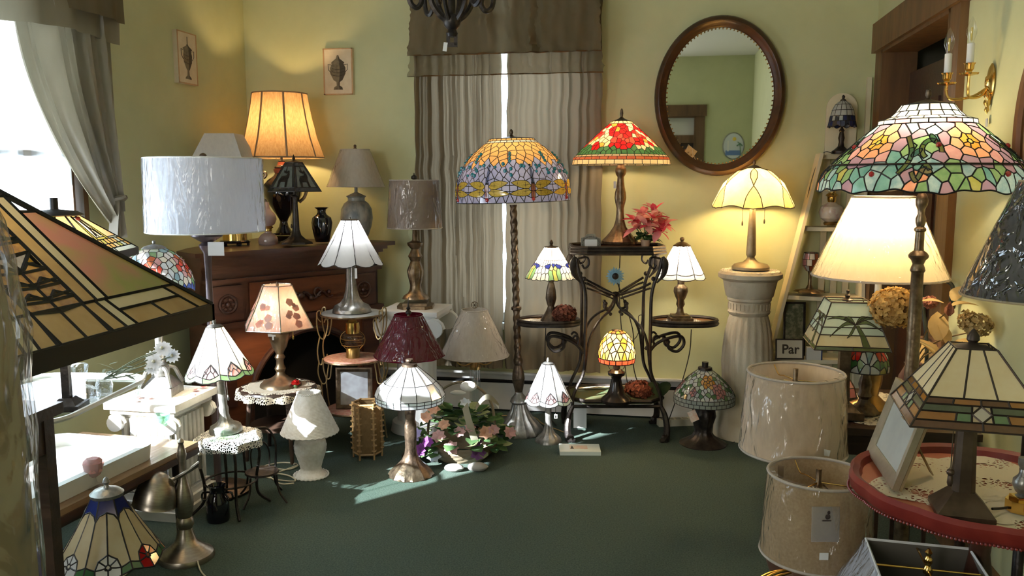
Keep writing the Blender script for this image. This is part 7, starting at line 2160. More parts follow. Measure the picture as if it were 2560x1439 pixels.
# dark shade in plastic hanging in from the side
q = at_t(2610, 600, 1.86)
S = Site(2610, 600, loc=(min(q.x, .90), q.y, 0))
t = Thing('floor_lamp', 'floor lamp with a black cone shade in wrinkled clear plastic against the side wall', 'lamp', S)
t.part('base', MB().lathe([(.001, 0), (.10, 0), (.105, .015), (.03, .04), (.012, .07), (.012, 1.0), (.004, 1.02), (.004, 1.30)], 28), iron)
blk = sheet('black_cloth', (.012, .012, .015), .1)
zb, zt = S.Z(742), S.Z(452)
cone_shade(t, [(.055, zt), (.158, zb)], blk, 48, film_=film('wrinkled_black_wrap', (.9, .9, .92), .12, .07, 22, 1.0, (1, 1, .5), milk=.015), trimmat=M('gold_trim', (.40, .32, .18), .5))

# two drum shades standing low
def drum(S, label, rt, yt, rb, yb, mat, body, zb_top):
    t = Thing('table_lamp', label, 'lamp', S)
    t.part('base', MB().lathe(body, 30), M('walnut_turned', (.10, .05, .03), .35))
    pr = S.P([(rt, yt), (rb, yb)])
    sd = cone_shade(t, pr, mat, 64, film_=wrap2, trimmat=creamsh, tr=.004)
    zs = pr[0][1] - .018
    sp = MB()
    for k in range(3):
        a = k * 2 * pi / 3 - .35
        sp.tube(bezier([(0, 0, zs - .006), (pr[0][0] * .5 * cos(a), pr[0][0] * .5 * sin(a), zs - .008), (pr[0][0] * .74 * cos(a), pr[0][0] * .74 * sin(a), zs - .012), (pr[0][0] * .97 * cos(a), pr[0][0] * .97 * sin(a), zs + .012)], 4), .0018, 5)
    t.part('spider', sp, brass, sd)
    t.part('finial', MB().lathe([(.006, zs - .03), (.010, zs - .02), (.010, zs - .008), (.007, zs - .004), (.0075, zs + .03), (.001, zs + .031)], 14), bronze2)
    t.part('harp', MB().tube(bezier([(-.03, 0, body[-1][1]), (-.05, 0, (zs + body[-1][1]) / 2), (-.02, 0, zs - .02), (0, 0, zs - .012), (.02, 0, zs - .02), (.05, 0, (zs + body[-1][1]) / 2), (.03, 0, body[-1][1])], 5), .0025, 6), bronze2)
    return t, sd, pr
q = at_t(1985, 1030, 2.56)
S = Site(1985, 1030, loc=(q.x, q.y, 0))
zb = S.Z(1128)
t, sd, pr = drum(S, 'lamp with a tall tapering oatmeal drum shade in clear wrap on the carpet', 116, 930, 128, 1122, sheet('oatmeal_linen', (.74, .61, .46), .40, (.66, .53, .39), 60, (1, 1, .3)), [(.001, 0), (.075, 0), (.078, .015), (.05, .03), (.045, .06), (.065, .12), (.06, .20), (.035, .28), (.02, .34), (.012, zb + .02), (.010, zb + .06)], 0)
t.part('price_sticker', MB().box((.045, -pr[1][0] * .945, S.Z(1092)), (.026, .001, .018), M=Matrix.Rotation(rad(-4), 4, 'X') @ Matrix.Rotation(rad(12), 4, 'Y')), paper)
q = at_t(2042, 1290, 2.20)
p2 = Vector((q.x, q.y, 0))
st2 = Thing('plant_stool', 'low black lacquer stool with gold rings and curled wooden legs beneath the tan drum lamp', 'stool', p2)
zst = .215
st2.part('top', MB().lathe([(.001, zst), (.135, zst), (.145, zst - .008), (.14, zst - .02), (.001, zst - .025)], 48), blackgl)
for k, r_ in enumerate((.148, .128, .112)): st2.part('gold_ring', MB().tube([(r_ * cos(2 * pi * i / 48), r_ * sin(2 * pi * i / 48), zst + (.001 if k else -.008)) for i in range(48)], .0035, 6, closed=True), brass)
for k in range(4):
    a = k * pi / 2 + pi + .15
    st2.part('leg', MB().tube(bezier([(.10 * cos(a), .10 * sin(a), zst - .02), (.16 * cos(a), .16 * sin(a), zst - .03), (.165 * cos(a), .165 * sin(a), .12), (.13 * cos(a), .13 * sin(a), .05), (.17 * cos(a), .17 * sin(a), .012)], 4), [.018, .018, .017, .017, .016, .016, .015, .015, .014, .014, .013, .013, .012, .012, .012, .012, .012], 8), walnut)
S = Site(2042, 1290, loc=(q.x, q.y, zst))
zb = S.Z(1372)
t, sd, pr = drum(S, 'lamp with a squat tan burlap drum shade and printed hang label on the black stool', 122, 1182, 133, 1380, sheet('tan_burlap', (.52, .39, .24), .38, (.43, .31, .18), 150), [(.001, 0), (.085, 0), (.088, .012), (.05, .03), (.06, .06), (.045, zb + .0), (.012, zb + .01), (.010, zb + .05)], 0)
lb = t.part('hang_label', MB().box((-.028, -pr[0][0] * 1.045, S.Z(1258)), (.068, .002, .088), M=Matrix.Rotation(rad(-4), 4, 'X')), film('label_film', (.80, .78, .74), .02, .3, 8, 0, milk=.16))
tm = M('label_print', (.05, .035, .03), .8)
t.part('printed_mark', MB().ball((-.024, -pr[0][0] * 1.055, S.Z(1240)), .007, 7, 5, (1, .15, 1.0)).ball((-.022, -pr[0][0] * 1.055, S.Z(1230)), .004, 7, 5, (1, .15, 1.2)).box((-.026, -pr[0][0] * 1.055, S.Z(1249)), (.022, .001, .003)), tm)
t.part('price_sticker', MB().box((-.032, -pr[1][0] * 1.02, S.Z(1330)), (.022, .001, .018)), paper)
t.part('label_strip', MB().box((-.07, pr[0][0] * .70, S.Z(1180) - .03), (.016, .002, .036)), M('strip_tan', (.30, .22, .15), .8))

# square white shade at the very front
q = at_t(2320, 1412, 1.86)
S = Site(2320, 1412, loc=(q.x, q.y, 0))
t = Thing('table_lamp', 'lamp with a square open topped white shade in clear plastic below the red table', 'lamp', S, rz=rad(-4))
ztop = q.z
sqm = sheet('pearl_shade', (.62, .63, .68), .35, (.56, .57, .62), 40)
sq2 = sheet('grey_lining', (.20, .18, .15), .2)
R2 = math.sqrt(2)
t.part('base', MB().lathe([(.001, 0), (.07, 0), (.072, .012), (.03, .03), (.035, .08), (.03, .14), (.01, .17), (.008, .22)], 24), olbrass)
sd = t.part('shade', MB().lathe([(.112 * R2, ztop), (.20 * R2, ztop - .21)], 4, a0=pi / 4, a1=2 * pi + pi / 4), sqm, smooth=0)
t.part('lining', MB().lathe([(.109 * R2, ztop - .001), (.196 * R2, ztop - .209)], 4, a0=pi / 4, a1=2 * pi + pi / 4), sq2, sd, smooth=0)
t.part('rim_wire', MB().tube([(.112 * a, .112 * b, ztop) for a, b in ((-1, -1), (1, -1), (1, 1), (-1, 1))], .004, 6, closed=True), whitep, sd)
cr = MB()
pts = [(a, b) for a, b in ((-1, -1), (1, -1), (1, 1), (-1, 1))]
for lo, hi, e_ in ((0, 1, .004),):
    for i in range(4):
        a, b = pts[i], pts[(i + 1) % 4]
        k0 = len(cr.v)
        def fn(u, v, a=a, b=b):
            w_ = .113 + .09 * v
            x = (a[0] + (b[0] - a[0]) * u) * w_; y = (a[1] + (b[1] - a[1]) * u) * w_
            n = ((a[0] + b[0]) / 2, (a[1] + b[1]) / 2)
            o = .004 + .004 * sin(9 * u + 5 * v + i)
            return (x + n[0] * o, y + n[1] * o, ztop + .002 - .212 * v)
        cr.grid(10, 6, fn)
t.part('plastic_wrap', cr, wrap2, sd)
t.part('spider', MB().tube([(-.111, 0, ztop - .01), (.111, 0, ztop - .01)], .0022, 6).tube([(0, -.111, ztop - .01), (0, .111, ztop - .01)], .0022, 6), brass, sd)
t.part('finial', MB().lathe([(.004, .22), (.004, ztop - .02), (.010, ztop - .018), (.010, ztop - .008), (.005, ztop), (.009, ztop + .008), (.008, ztop + .016), (.004, ztop + .022), (.008, ztop + .030), (.003, ztop + .038), (.001, ztop + .038)], 14), brass)

# dark table with a lace runner, behind
T2Z = .50
t = Thing('side_table', 'dark table under a lace runner before the doorway', 'table', (.76, 3.08, 0), rz=0)
t.part('tabletop', MB().box((0, 0, T2Z - .012), (.48, .56, .024)), darkwood)
t.part('apron', MB().box((0, -.24, T2Z - .06), (.42, .02, .075)).box((-.20, 0, T2Z - .06), (.02, .48, .075)), darkwood)
for x in (-.205, .205):
    for y in (-.245, .245): t.part('leg', MB().tube([(x, y, T2Z - .024), (x, y, .2), (x, y, 0)], [.024, .016, .014], 10), darkwood)
for k in range(5): t.part('slat', MB().box((-.10 + .05 * k, -.225, .24), (.012, .01, .40)), darkwood)
doily('white lace runner on the dark table before the doorway', (.77, 3.06, T2Z), .23, lace('worn_lace', (.66, .60, .48), 70, .24, .5, 14), lace('worn_lace_mid', (.68, .62, .50), 70, .28, .8, 12), 9, lobes=.06, mid=.7)

# cream pleated lamp, lit
q = at_t(2202, 600, 2.86)
S = Site(2202, 600, loc=(q.x, q.y, T2Z + .006))
t = Thing('table_lamp', 'lit lamp with a large cream pleated cone shade behind the peony pole', 'lamp', S)
t.part('base', MB().lathe([(.001, 0), (.075, 0), (.078, .012), (.04, .03), (.02, .05), (.03, .10), (.034, .18), (.02, .26), (.010, .30)], 28), olbrass)
t.part('candle_sleeve', MB().lathe([(.011, .30)] + S.P([(8, 735), (8, 700), (5, 697)]), 14), whitep)
pleat = sheet('cream_pleats', (.80, .70, .52), .55, (.72, .61, .43), 40, (1, 1, .15), tint=(.80, .66, .44))
cone_shade(t, S.P([(72, 492), (158, 690)]), pleat, 96, lambda a, j: 1 + .008 * (1 if int(a / (2 * pi) * 96 + .5) % 2 else -1), film_=wrap, trimmat=creamsh, tr=.004)
bulb(t, S.Z(545), 9.0, (1, .76, .42), r=.032)
# palm tree lamp
q = at_t(2110, 880, 2.78)
S = Site(2110, 880, loc=(.60, 2.93, T2Z + .006))
def pbase(t):
    t.part('base', MB().box((0, 0, .012), (.12, .12, .024)).prism([(-.05, -.05), (.05, -.05), (.05, .05), (-.05, .05)], .024, .045, inset=.5), bronze)
    t.part('column', MB().box((0, 0, .13), (.035, .035, .20)).tube([(0, 0, .2), (0, 0, .40)], .004, 6), bronze)
g_palm = G('palm_green', (.13, .17, .06), (.20, .24, .09))
def palmdes(i):
    o = [([[(0, 0), (1, 0), (1, .30), (0, .30)]], g_mint), ([[(0, .30), (1, .30), (1, .52), (0, .52)]], g_mint), ([[(0, .52), (1, .52), (1, .68), (0, .68)]], g_mint), ([[(0, .68), (1, .68), (1, .92), (0, .92)]], g_sand), ([[(0, .92), (.5, .92), (.5, 1), (0, 1)]], g_prairie), ([[(.5, .92), (1, .92), (1, 1), (.5, 1)]], g_palm)]
    return o
zt_, zb_ = at_t(2110, 752, 2.78).z - S.loc.z, at_t(2110, 866, 2.78).z - S.loc.z
t, sh = square_lamp('table_lamp', 'square leaded glass lamp with palm tree panels beside the cream pleated lamp', S.loc, 0, .118, .062, 0, zt_, zb_, palmdes, 0, pbase, [(.001, zt_ + .035), (.006, zt_ + .033), (.004, zt_ + .022), (.010, zt_ + .016), (.006, zt_ + .008), (.018, zt_ + .002), (.018, zt_ - .002)], came=leadb, lr=.0014)
Pn = Panels(4, [(.062 * R2, zt_), (.118 * R2, zb_)], pi / 4 + pi)
for i in range(4):
    f_ = Pn.mapper(i)
    cc = (.56, .46)
    cells = []
    def frond(x, y, bend, w_):
        up, dn = [], []
        for k in range(8):
            q_ = k / 7; h_ = w_ * sin(pi * q_ ** .7) if 0 < k < 7 else 0
            px_ = cc[0] + (x - cc[0]) * q_; py_ = cc[1] + (y - cc[1]) * q_ - bend * sin(pi * q_)
            up.append((px_, py_ - h_)); dn.append((px_, py_ + h_))
        return up + dn[-2:0:-1]
    for (x, y, bd_, w_) in ((.04, .36, .09, .035), (.16, .72, .13, .035), (.42, .74, -.02, .045), (.98, .36, .09, .035), (1.0, .60, .12, .04), (.34, .36, .07, .05), (.80, .30, .05, .045)):
        pg = frond(x, y, bd_, w_)
        cells.append(([pg], g_palm))
    cells.append(([[(.56, .48), (.62, .48), (.70, .70), (.74, .94), (.64, .94), (.62, .70)]], g_palm))
    build_glass(t, sh, cells, f_, .0010, leadb, fan=False, out=.0012, pname='palm_glass', lname='palm_leading')
t.part('top_frame', MB().tube([(.062 * a, .062 * b, zt_) for a, b in ((-1, -1), (1, -1), (1, 1), (-1, 1))], .003, 5, closed=True).tube([(-.062, 0, zt_), (.062, 0, zt_)], .002, 5).tube([(0, -.062, zt_), (0, .062, zt_)], .002, 5), leadb, sh)
# tulip lamp
q = at_t(2160, 1012, 2.88)
S = Site(2160, 1012, loc=(q.x, q.y, T2Z + .006))
t = Thing('table_lamp', 'small lamp with a red tulip leaded glass bowl on the lace runner', 'lamp', S)
S.zz = 0
t.part('base', MB().lathe([(.001, 0), (.048, 0), (.048, .008), (.038, .022), (.022, .035), (.016, .05), (.024, .062), (.018, .078), (.022, .10), (.014, .135), (.018, .15), (.012, .155), (.005, .16), (.004, .23)], 32, mod=lambda a, j: 1 + .05 * cos(10 * a)), bronze)
prof = [(.016, .245), (.045, .235), (.066, .20), (.074, .165), (.073, .150)]
sh = shade_node(t, 'shade', [(.001, .262), (.004, .258), (.006, .250), (.018, .246)], bronze)
D = Dome(prof)
r = random.Random(2)
sd = []
for k in range(4):
    a = -pi / 2 + .5 + k * pi / 2
    for da, v, m_, g in ((-.16, .52, g_red, 1), (0, .56, g_coral, 2), (.16, .52, g_red, 3), (-.1, .74, g_green, 4), (.1, .76, g_green, 4), (.55, .55, g_opal, None), (.80, .5, g_sky, None), (-.55, .58, g_opal, None), (-.42, .72, g_leaf, 5), (.42, .74, g_leaf, 6)): sd.append((D.plane(a + da, v), m_, (k, g) if g else None))
for i in range(14): sd.append((D.plane(2 * pi * i / 14, .22), g_opal, None)); sd.append((D.plane(2 * pi * (i + .5) / 14, .90), (g_opal, g_grey, g_opal, g_olive)[i % 4], None))
build_glass(t, sh, vor_cells(D, sd, 0, 1, .009), D.map, .0012, lead)
# salt glow glass night light peeping out behind the oatmeal drum
p = on_z(2113, 1000, T2Z)
t = Thing('night_light', 'little peach panelled glass night light on the dark table beside the tulip lamp', 'lamp', (p.x, p.y, T2Z + .005))
Pn = Panels(8, [(.012, .075), (.030, .05), (.040, .012)], 0)
sh = t.part('base', MB().lathe([(.001, 0), (.042, 0), (.042, .010), (.001, .012)], 20), leadb)
for i in range(8): build_glass(t, sh, pgrid([0, 1], [0, .5, 1], g_pink), Pn.mapper(i), .0012, leadb, fan=False)
# leaning slab with bark edge
p = on_z(2240, 1002, T2Z)
t = Thing('wood_plaque', 'bark edged golden wood plaque leaning on the dark table', 'plaque', (p.x + .06, p.y + .02, T2Z), rz=rad(-62))
Tl = Matrix.Rotation(rad(-16), 4, 'X')
r = random.Random(6)
ol = [(-.06, 0), (.06, 0), (.068, .06), (.060, .12), (.066, .18), (.05, .225), (.0, .235), (-.05, .225), (-.064, .17), (-.058, .10), (-.068, .05)]
t.part('slab', MB().prism(ol, -.010, .006, Tl @ Matrix.Rotation(pi / 2, 4, 'X')), wood('golden_slab', (.50, .30, .09), (.62, .42, .16), .5, 3, (8, 8, 1)))
t.part('bark_edge', MB().tube([Tl @ Vector((x, .002, y)) for x, y in ol], [.012 + r.uniform(-.003, .003) for _ in ol], 7, closed=True), M('bark', (.12, .06, .03), .9, bp=.6, bscale=60))

# dried arrangement
q = at_t(2352, 900, 2.92)
t = Thing('dried_arrangement', 'vase of dried hydrangea, magnolia pods and rosebud before the doorway', 'dried flowers', (min(q.x, .86), q.y, T2Z + .005), rz=YAW)
O = t.e.location.copy()
RI = Matrix.Rotation(-YAW, 3, 'Z')
loc_ = lambda px, py, tt: RI @ (at_t(px, py, tt) - O)
t.part('vase', MB().lathe([(.001, 0), (.035, 0), (.05, .05), (.045, .11), (.025, .15), (.03, .16)], 22), M('plum_vase', (.12, .06, .06), .4))
def head(c, R_, n, sz, mat, nm, seed, sc=(1, 1, .8)):
    q_ = random.Random(seed); mb = MB()
    for i in range(n):
        d = Vector((q_.gauss(0, 1), q_.gauss(0, 1), q_.gauss(0, 1))).normalized()
        p_ = c + Vector((d.x * R_ * sc[0], d.y * R_ * sc[1], d.z * R_ * sc[2])) * q_.uniform(.75, 1.05)
        u = d.orthogonal().normalized(); v = d.cross(u); a0 = q_.uniform(0, 6.3)
        for k in range(4):
            a = a0 + k * pi / 2
            e = u * cos(a) + v * sin(a); f1 = u * cos(a + .8) + v * sin(a + .8); g1_ = u * cos(a - .8) + v * sin(a - .8)
            s_ = sz * q_.uniform(.7, 1.3)
            mb.add([p_, p_ + f1 * s_ * .7 + d * s_ * .3, p_ + e * s_ + d * s_ * .5, p_ + g1_ * s_ * .7 + d * s_ * .3], [(0, 1, 2, 3)])
    t.part(nm, mb, mat, kind='stuff', smooth=0)
gold_dry = sheet('gold_florets', (.52, .32, .10), .35, (.66, .44, .17), 60)
hc = loc_(2236, 768, 2.70)
head(hc, .066, 420, .012, gold_dry, 'hydrangea_florets', 1, (1.12, 1, .9))
t.part('hydrangea_core', MB().ball(hc, .052, 10, 8), M('dry_core2', (.22, .12, .04), .9))
head(loc_(2444, 812, 2.60), .040, 150, .009, sheet('brown_florets', (.34, .24, .10), .3, (.44, .32, .15), 60), 'sprig_florets', 2, (1, 1, .8))
head(loc_(2418, 800, 2.64), .030, 80, .008, sheet('brown_florets', (.34, .24, .10), .3), 'sprig_florets', 3, (.9, 1, 1))
head(loc_(2325, 755, 2.95), .022, 80, .009, sheet('rose_florets', (.36, .16, .12), .3), 'sprig_florets', 4)
cream_leaf = sheet('parchment_leaf', (.72, .56, .30), .45, (.62, .44, .20), 20)
mlf = leaf_mesh('magnolia_leaf', cream_leaf, .085, .026, .35, 5, .3)
for px, py, az, el, s_ in ((2358, 757, 2.9, .35, .8), (2385, 752, .7, .9, .9), (2380, 765, .0, .35, .95), (2345, 850, 1.2, 1.2, 1.2), (2350, 900, 2.2, .9, 1.2), (2390, 880, .5, .7, 1.1), (2368, 860, 1.9, 1.3, .9), (2338, 880, 2.8, .8, 1.0), (2385, 905, .2, .3, 1.0)):
    t.part('magnolia_leaf', mlf, None, T=aim(loc_(px, py, 2.68), az, el, 0, s_))
rb = loc_(2373, 775, 2.64)
rpm = leaf_mesh('rose_petal', sheet('dry_rose', (.38, .15, .09), .3, (.48, .24, .15), 40), .036, .017, -.6, 3)
for k in range(9): t.part('rose_petal', rpm, None, T=aim(rb + Vector((0, 0, -.018)), k * 2.4, 1.0 + .05 * k, 0, 1.1 - .05 * k))
stm = MB()
for c in (hc, loc_(2444, 825, 2.60), rb, loc_(2350, 850, 2.68), loc_(2390, 870, 2.68)): stm.tube(bezier([(0, 0, .13), Vector((c.x * .35, c.y * .35, .13 + (c.z - .13) * .6)), c], 4), .0025, 5)
t.part('stem', stm, M('dry_stem', (.18, .12, .05), .8))
# gooseneck lamp behind it
q = at_t(2330, 900, 3.02)
t = Thing('gooseneck_lamp', 'black gooseneck lamp arching behind the dried flowers', 'lamp', (min(q.x, .93), q.y, T2Z + .005), rz=YAW)
O = t.e.location.copy()
t.part('base', MB().lathe([(.001, 0), (.05, 0), (.05, .012), (.01, .02)], 22), iron)
pp = [Vector((0, 0, .015)), Vector((0, 0, .20)), loc_(2305, 730, 3.05), loc_(2325, 706, 3.03), loc_(2360, 702, 2.98), loc_(2380, 712, 2.95), loc_(2383, 735, 2.94)]
t.part('neck', MB().tube(bezier(pp, 5), .007, 8), M('green_black', (.015, .02, .017), .35, .3))
e = loc_(2383, 735, 2.94)
t.part('lamp_socket', MB().lathe([(.008, e.z), (.013, e.z - .005), (.011, e.z - .04), (.009, e.z - .05)], 14, (e.x, e.y, 0)), M('green_black', (.015, .02, .017), .35, .3))

# ---------------------------------------------------------------- brass sconce
p = on_x(2482, 205, XR)
t = Thing('wall_sconce', 'polished brass two candle sconce on the side wall beside the doorway', 'sconce', p, rz=-pi / 2)   # local x: towards the camera, local -y: into the room
t.part('backplate', MB().lathe([(.001, -.0), (.026, .0), (.030, .006), (.024, .012), (.012, .016), (.008, .022), (.001, .024)], 28).xform(Matrix.Rotation(pi / 2, 4, 'X') @ Matrix.Scale(1.0, 4)).xform(Matrix.Scale(2.0, 4, (0, 0, 1))), brass)
t.part('drop', MB().lathe([(.001, -.10), (.008, -.088), (.005, -.078), (.012, -.066), (.009, -.052), (.014, -.040), (.008, -.028)], 16, (0, -.012, 0)), brass)
tg = t.part('price_tag', MB().box((0, -.010, -.128), (.018, .001, .026)), M('grey_tag', (.36, .38, .42), .7))
for (dx, dy, dz) in ((.020, -.130, -.006), (.085, -.085, .016)):
    dx = dx - .045
    arm = t.part('arm', MB().tube(bezier([(0, -.018, -.02), (dx * .3, dy * .45, -.045), (dx * .8, dy * .9, -.050), (dx, dy * 1.0, -.025), (dx, dy, dz)], 5), .0045, 7), brass)
    t.part('drip_pan', MB().lathe([(.004, dz), (.026, dz + .004), (.029, dz + .009), (.024, dz + .007), (.010, dz + .006), (.008, dz + .014), (.013, dz + .022), (.014, dz + .034), (.018, dz + .040), (.012, dz + .038)], 22, (dx, dy, 0)), brass, arm)
    t.part('candle_sleeve', MB().lathe([(.011, dz + .034), (.011, dz + .100), (.009, dz + .102)], 16, (dx, dy, 0)), whitep, arm)
    t.part('candle_bulb', MB().lathe([(.007, dz + .10), (.009, dz + .112), (.015, dz + .130), (.015, dz + .145), (.009, dz + .165), (.003, dz + .180), (.0005, dz + .184)], 16, (dx, dy, 0)), film('bulb_glass', (1, 1, 1), .06, .03, 5, 0), arm)
    t.part('candle_filament', MB().tube([(dx, dy, dz + .11), (dx, dy, dz + .150)], .003, 5), M('filament', (.75, .60, .15), .5), arm)
# wooden frame edge further along the same wall
p = on_x(2563, 330, XR)
t = Thing('wall_frame', 'oval dark wood frame on the side wall at the edge of view, by the sconce', 'frame', (XR, p.y - .14, p.z), rz=-pi / 2)
rg = MB().tube([(.155 * cos(2 * pi * i / 48), -.012, .25 * sin(2 * pi * i / 48)) for i in range(48)], .016, 8, closed=True)
t.part('frame', rg, oak)
t.part('picture', MB().add([(0, -.004, 0)] + [(.15 * cos(2 * pi * i / 48), -.004, .245 * sin(2 * pi * i / 48)) for i in range(48)], [(0, 1 + (i + 1) % 48, 1 + i) for i in range(48)]), M('old_print', (.40, .34, .22), .6, 0, (.30, .26, .17), 9))

# ---------------------------------------------------------------- cream ladder shelf in the corner
q = at_t(2105, 735, 4.38)
S = Site(2105, 735, loc=(.865, 4.50, 0))
t = Thing('ladder_shelf', 'tapering cream painted ladder shelf standing in the corner by the doorway', 'shelf', S, rz=0)
cream = M('cream_paint', (.76, .68, .48), .6, 0, (.70, .62, .42), 6)
zs = [1.424, 1.061, .711, .393]
xl = [-.105, -.185, -.255, -.325]
xr = [.085, .11, .125, .13]
dep = [.09, .13, .17, .20]
for z, a, b, d in zip(zs, xl, xr, dep):
    n_ = 14
    P_ = [(a, .09), (a, .09 - d * .8)] + [(a + (b - a) * i / n_, .09 - d * (.8 + .2 * sin(pi * i / n_))) for i in range(1, n_)] + [(b, .09 - d * .8), (b, .09)]
    t.part('shelf_board', MB().prism(P_, z - .020, z), cream)
def rail(x0, z0, x1, z1, y, w_=.022, d=.03):
    return MB().add([(x0 - w_ / 2, y - d / 2, z0), (x0 + w_ / 2, y - d / 2, z0), (x0 + w_ / 2, y + d / 2, z0), (x0 - w_ / 2, y + d / 2, z0), (x1 - w_ / 2, y - d / 2, z1), (x1 + w_ / 2, y - d / 2, z1), (x1 + w_ / 2, y + d / 2, z1), (x1 - w_ / 2, y + d / 2, z1)], [(3, 2, 1, 0), (4, 5, 6, 7), (0, 1, 5, 4), (1, 2, 6, 5), (2, 3, 7, 6), (3, 0, 4, 7)])
t.part('side_rail', rail(-.40, 0, -.112, 1.43, .0, .016, .14), cream)
t.part('side_rail', rail(.138, 0, .095, 1.43, .0, .016, .14), cream)
for x in (-.06, .0, .06): t.part('back_slat', MB().box((x, .096, .75), (.030, .012, 1.42)), cream)
ar = [(-.075, 1.42), (.075, 1.42)] + [(.075 * cos(a), 1.66 + .075 * sin(a)) for a in [pi * i / 14 for i in range(15)]]
t.part('arched_back', MB().prism(ar, -.098, -.086, RX), cream)
t.part('tall_post', MB().box((.125, .09, .92), (.022, .025, 1.78)), cream)
# things on it
L1 = Site(2100, 382, loc=(S.loc.x - .012, S.loc.y - .0, zs[0]))
t = Thing('table_lamp', 'miniature black lamp with a white and navy leaded dome on top of the ladder shelf', 'lamp', L1)
t.part('base', t.L([(1, 384), (22, 384), (22, 378), (14, 372), (8, 366), (6, 355), (8, 345), (5, 330), (7, 326), (3, 320), (2, 252)], 24), iron)
prof = L1.P([(6, 252), (16, 258), (24, 270), (28, 284), (30, 296), (34, 316)])
sh = shade_node(t, 'shade', L1.P([(1, 237), (4, 241), (3, 247), (7, 250), (7, 254)]), iron)
D = Dome(prof, wave=lambda a: .04 * sin(9 * a)); cells = []
for v0, v1 in ((0, .22), (.22, .44), (.44, .64)): cells += [(c, g_white) for c in band(D, 12, v0, v1)]
r = random.Random(6)
for i, c in enumerate(band(D, 20, .64, .82)): cells.append((c, (g_navy, g_black, g_navy, g_opal)[r.randrange(4)]))
for i, c in enumerate(band(D, 20, .82, 1.0, .5)): cells.append((c, (g_navy, g_navy, g_black)[i % 3]))
build_glass(t, sh, cells, D.map, .0010, lead)
cable('lamp_cord', 'thin black cord running down the wall from the miniature lamp', [S.loc + Vector((-.04, 0, 1.428)), S.loc + Vector((-.10, -.02, 1.43)), S.loc + Vector((-.15, -.03, 1.30)), S.loc + Vector((-.175, .02, 1.1)), S.loc + Vector((-.19, .06, 1.02))], r=.002)
L1 = Site(2080, 560, loc=(S.loc.x - .045, S.loc.y - .01, zs[1]))
t = Thing('oil_lamp', 'squat floral china oil lamp on the second board of the ladder shelf', 'oil lamp', L1)
t.part('foot', t.L([(1, 562), (16, 562), (18, 557), (14, 553)], 20), olbrass)
t.part('font', t.L([(12, 555), (26, 545), (30, 530), (26, 516), (12, 508), (9, 505)], 26), M('floral_china', (.62, .54, .44), .2, 0, (.48, .26, .26), 26, lo=.5, hi=.7))
t.part('burner', t.L([(9, 506), (11, 500), (11, 492), (16, 488), (9, 482), (7, 470)], 18), brass)
t.part('chimney', t.L([(9, 478), (13, 455), (9, 430), (9, 415)], 18), film('lantern_glass', (.98, .92, .82), .03, .05, 10, 0))
L1 = Site(2040, 725, loc=(S.loc.x - .135, S.loc.y - .02, zs[2]))
t = Thing('candle_holder', 'mosaic glass votive cup on a bronze leaf foot on the ladder shelf', 'candle holder', L1)
t.part('foot', t.L([(1, 730), (34, 730), (30, 726), (10, 722), (5, 712), (4, 690), (6, 678)], 26, mod=lambda a, j: 1 + (.2 * cos(5 * a) if 0 < j < 3 else 0)), bronze2)
prof = L1.P([(17, 632), (20, 648), (19, 664), (10, 677)])
D = Dome(prof); cells = []
for k, (v0, v1) in enumerate(((0, .33), (.33, .66), (.66, 1.0))):
    for i, c in enumerate(band(D, 9, v0, v1, .5 * k)): cells.append((c, (g_white, g_pink, g_white, g_rust)[(i + k) % 4]))
nd = t.part('cup_rim', MB().tube([(prof[0][0] * cos(2 * pi * i / 24), prof[0][0] * sin(2 * pi * i / 24), prof[0][1]) for i in range(24)], .002, 5, closed=True), leadb)
build_glass(t, nd, cells, D.map, .0010, leadb)
L1 = Site(2012, 850, loc=(S.loc.x - .20, S.loc.y + .01, zs[3]))
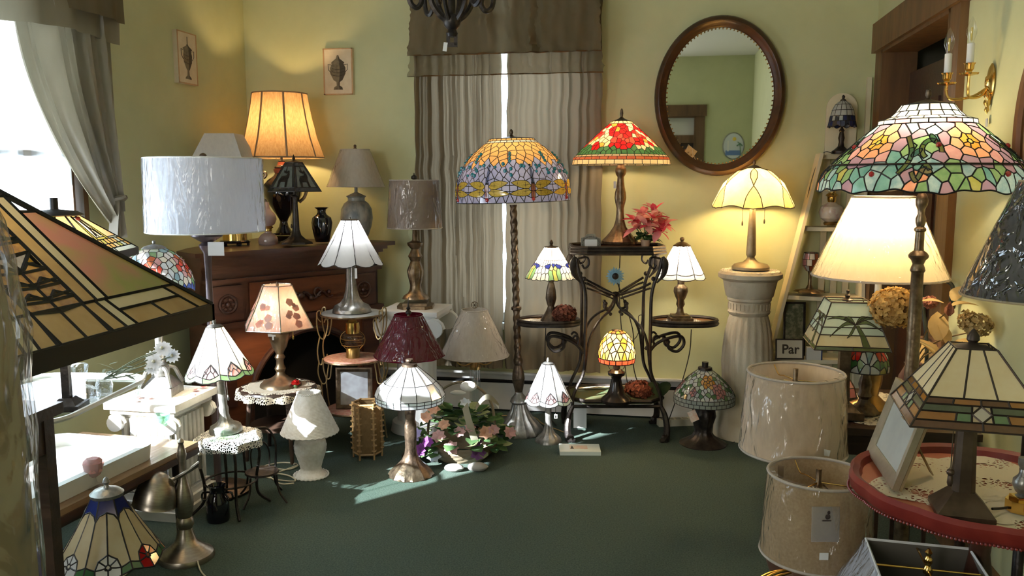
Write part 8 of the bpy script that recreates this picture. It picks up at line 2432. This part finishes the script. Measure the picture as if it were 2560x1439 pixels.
t = Thing('floral_picture', 'dark green floral picture panel leaning at the back of the ladder shelf', 'picture', L1, rz=.1)
t.part('panel', MB().box((0, 0, .135), (.10, .008, .27), M=Matrix.Rotation(rad(-6), 4, 'X')), M('floral_panel', (.07, .09, .045), .5, 0, (.30, .28, .18), 34, lo=.45, hi=.7))
t.part('edge', MB().frame(.112, .28, .010, .010, Matrix.Translation((0, -.006, .137)) @ Matrix.Rotation(rad(-6), 4, 'X')), iron)
L1 = Site(2003, 892, loc=(S.loc.x - .235, S.loc.y - .115, zs[3]))
t = Thing('word_sign', 'small cream sign with black lettering on the lowest board of the ladder shelf', 'sign', L1, rz=.12)
Tl = Matrix.Translation((0, 0, .052)) @ Matrix.Rotation(rad(-8), 4, 'X')
t.part('board', MB().box((0, 0, 0), (.135, .010, .100)).xform(Tl), M('sign_cream', (.62, .58, .46), .7))
t.part('edge', MB().frame(.14, .105, .007, .009, Tl), iron)
cvt = bpy.data.curves.new('lettering', 'FONT'); cvt.body = 'Par'; cvt.size = .066; cvt.extrude = .0006; cvt.align_x = 'CENTER'; cvt.align_y = 'CENTER'; cvt.offset = .0012
cvt.materials.append(inkd)
tmp = bpy.data.objects.new('lettering_curve', cvt); COL.objects.link(tmp)
bpy.context.view_layer.update()
me = bpy.data.meshes.new_from_object(tmp.evaluated_get(bpy.context.evaluated_depsgraph_get()))
bpy.data.objects.remove(tmp); bpy.data.curves.remove(cvt)
lt = bpy.data.objects.new('lettering', me); COL.objects.link(lt); lt.parent = t.e
lt.matrix_local = Tl @ Matrix.Translation((.004, -.0062, -.002)) @ Matrix.Rotation(pi / 2, 4, 'X')
# small boxed picture and little ornament beside the sign
t = Thing('small_box', 'small pale box with a navy edge on the lowest board of the ladder shelf', 'box', (S.loc.x - .115, S.loc.y - .10, zs[3]), rz=.1)
t.part('box_body', MB().box((0, 0, .032), (.07, .03, .064)), M('box_pale', (.62, .60, .54), .6))
t.part('navy_edge', MB().box((.037, 0, .032), (.006, .032, .066)), M('box_navy', (.03, .05, .16), .5))
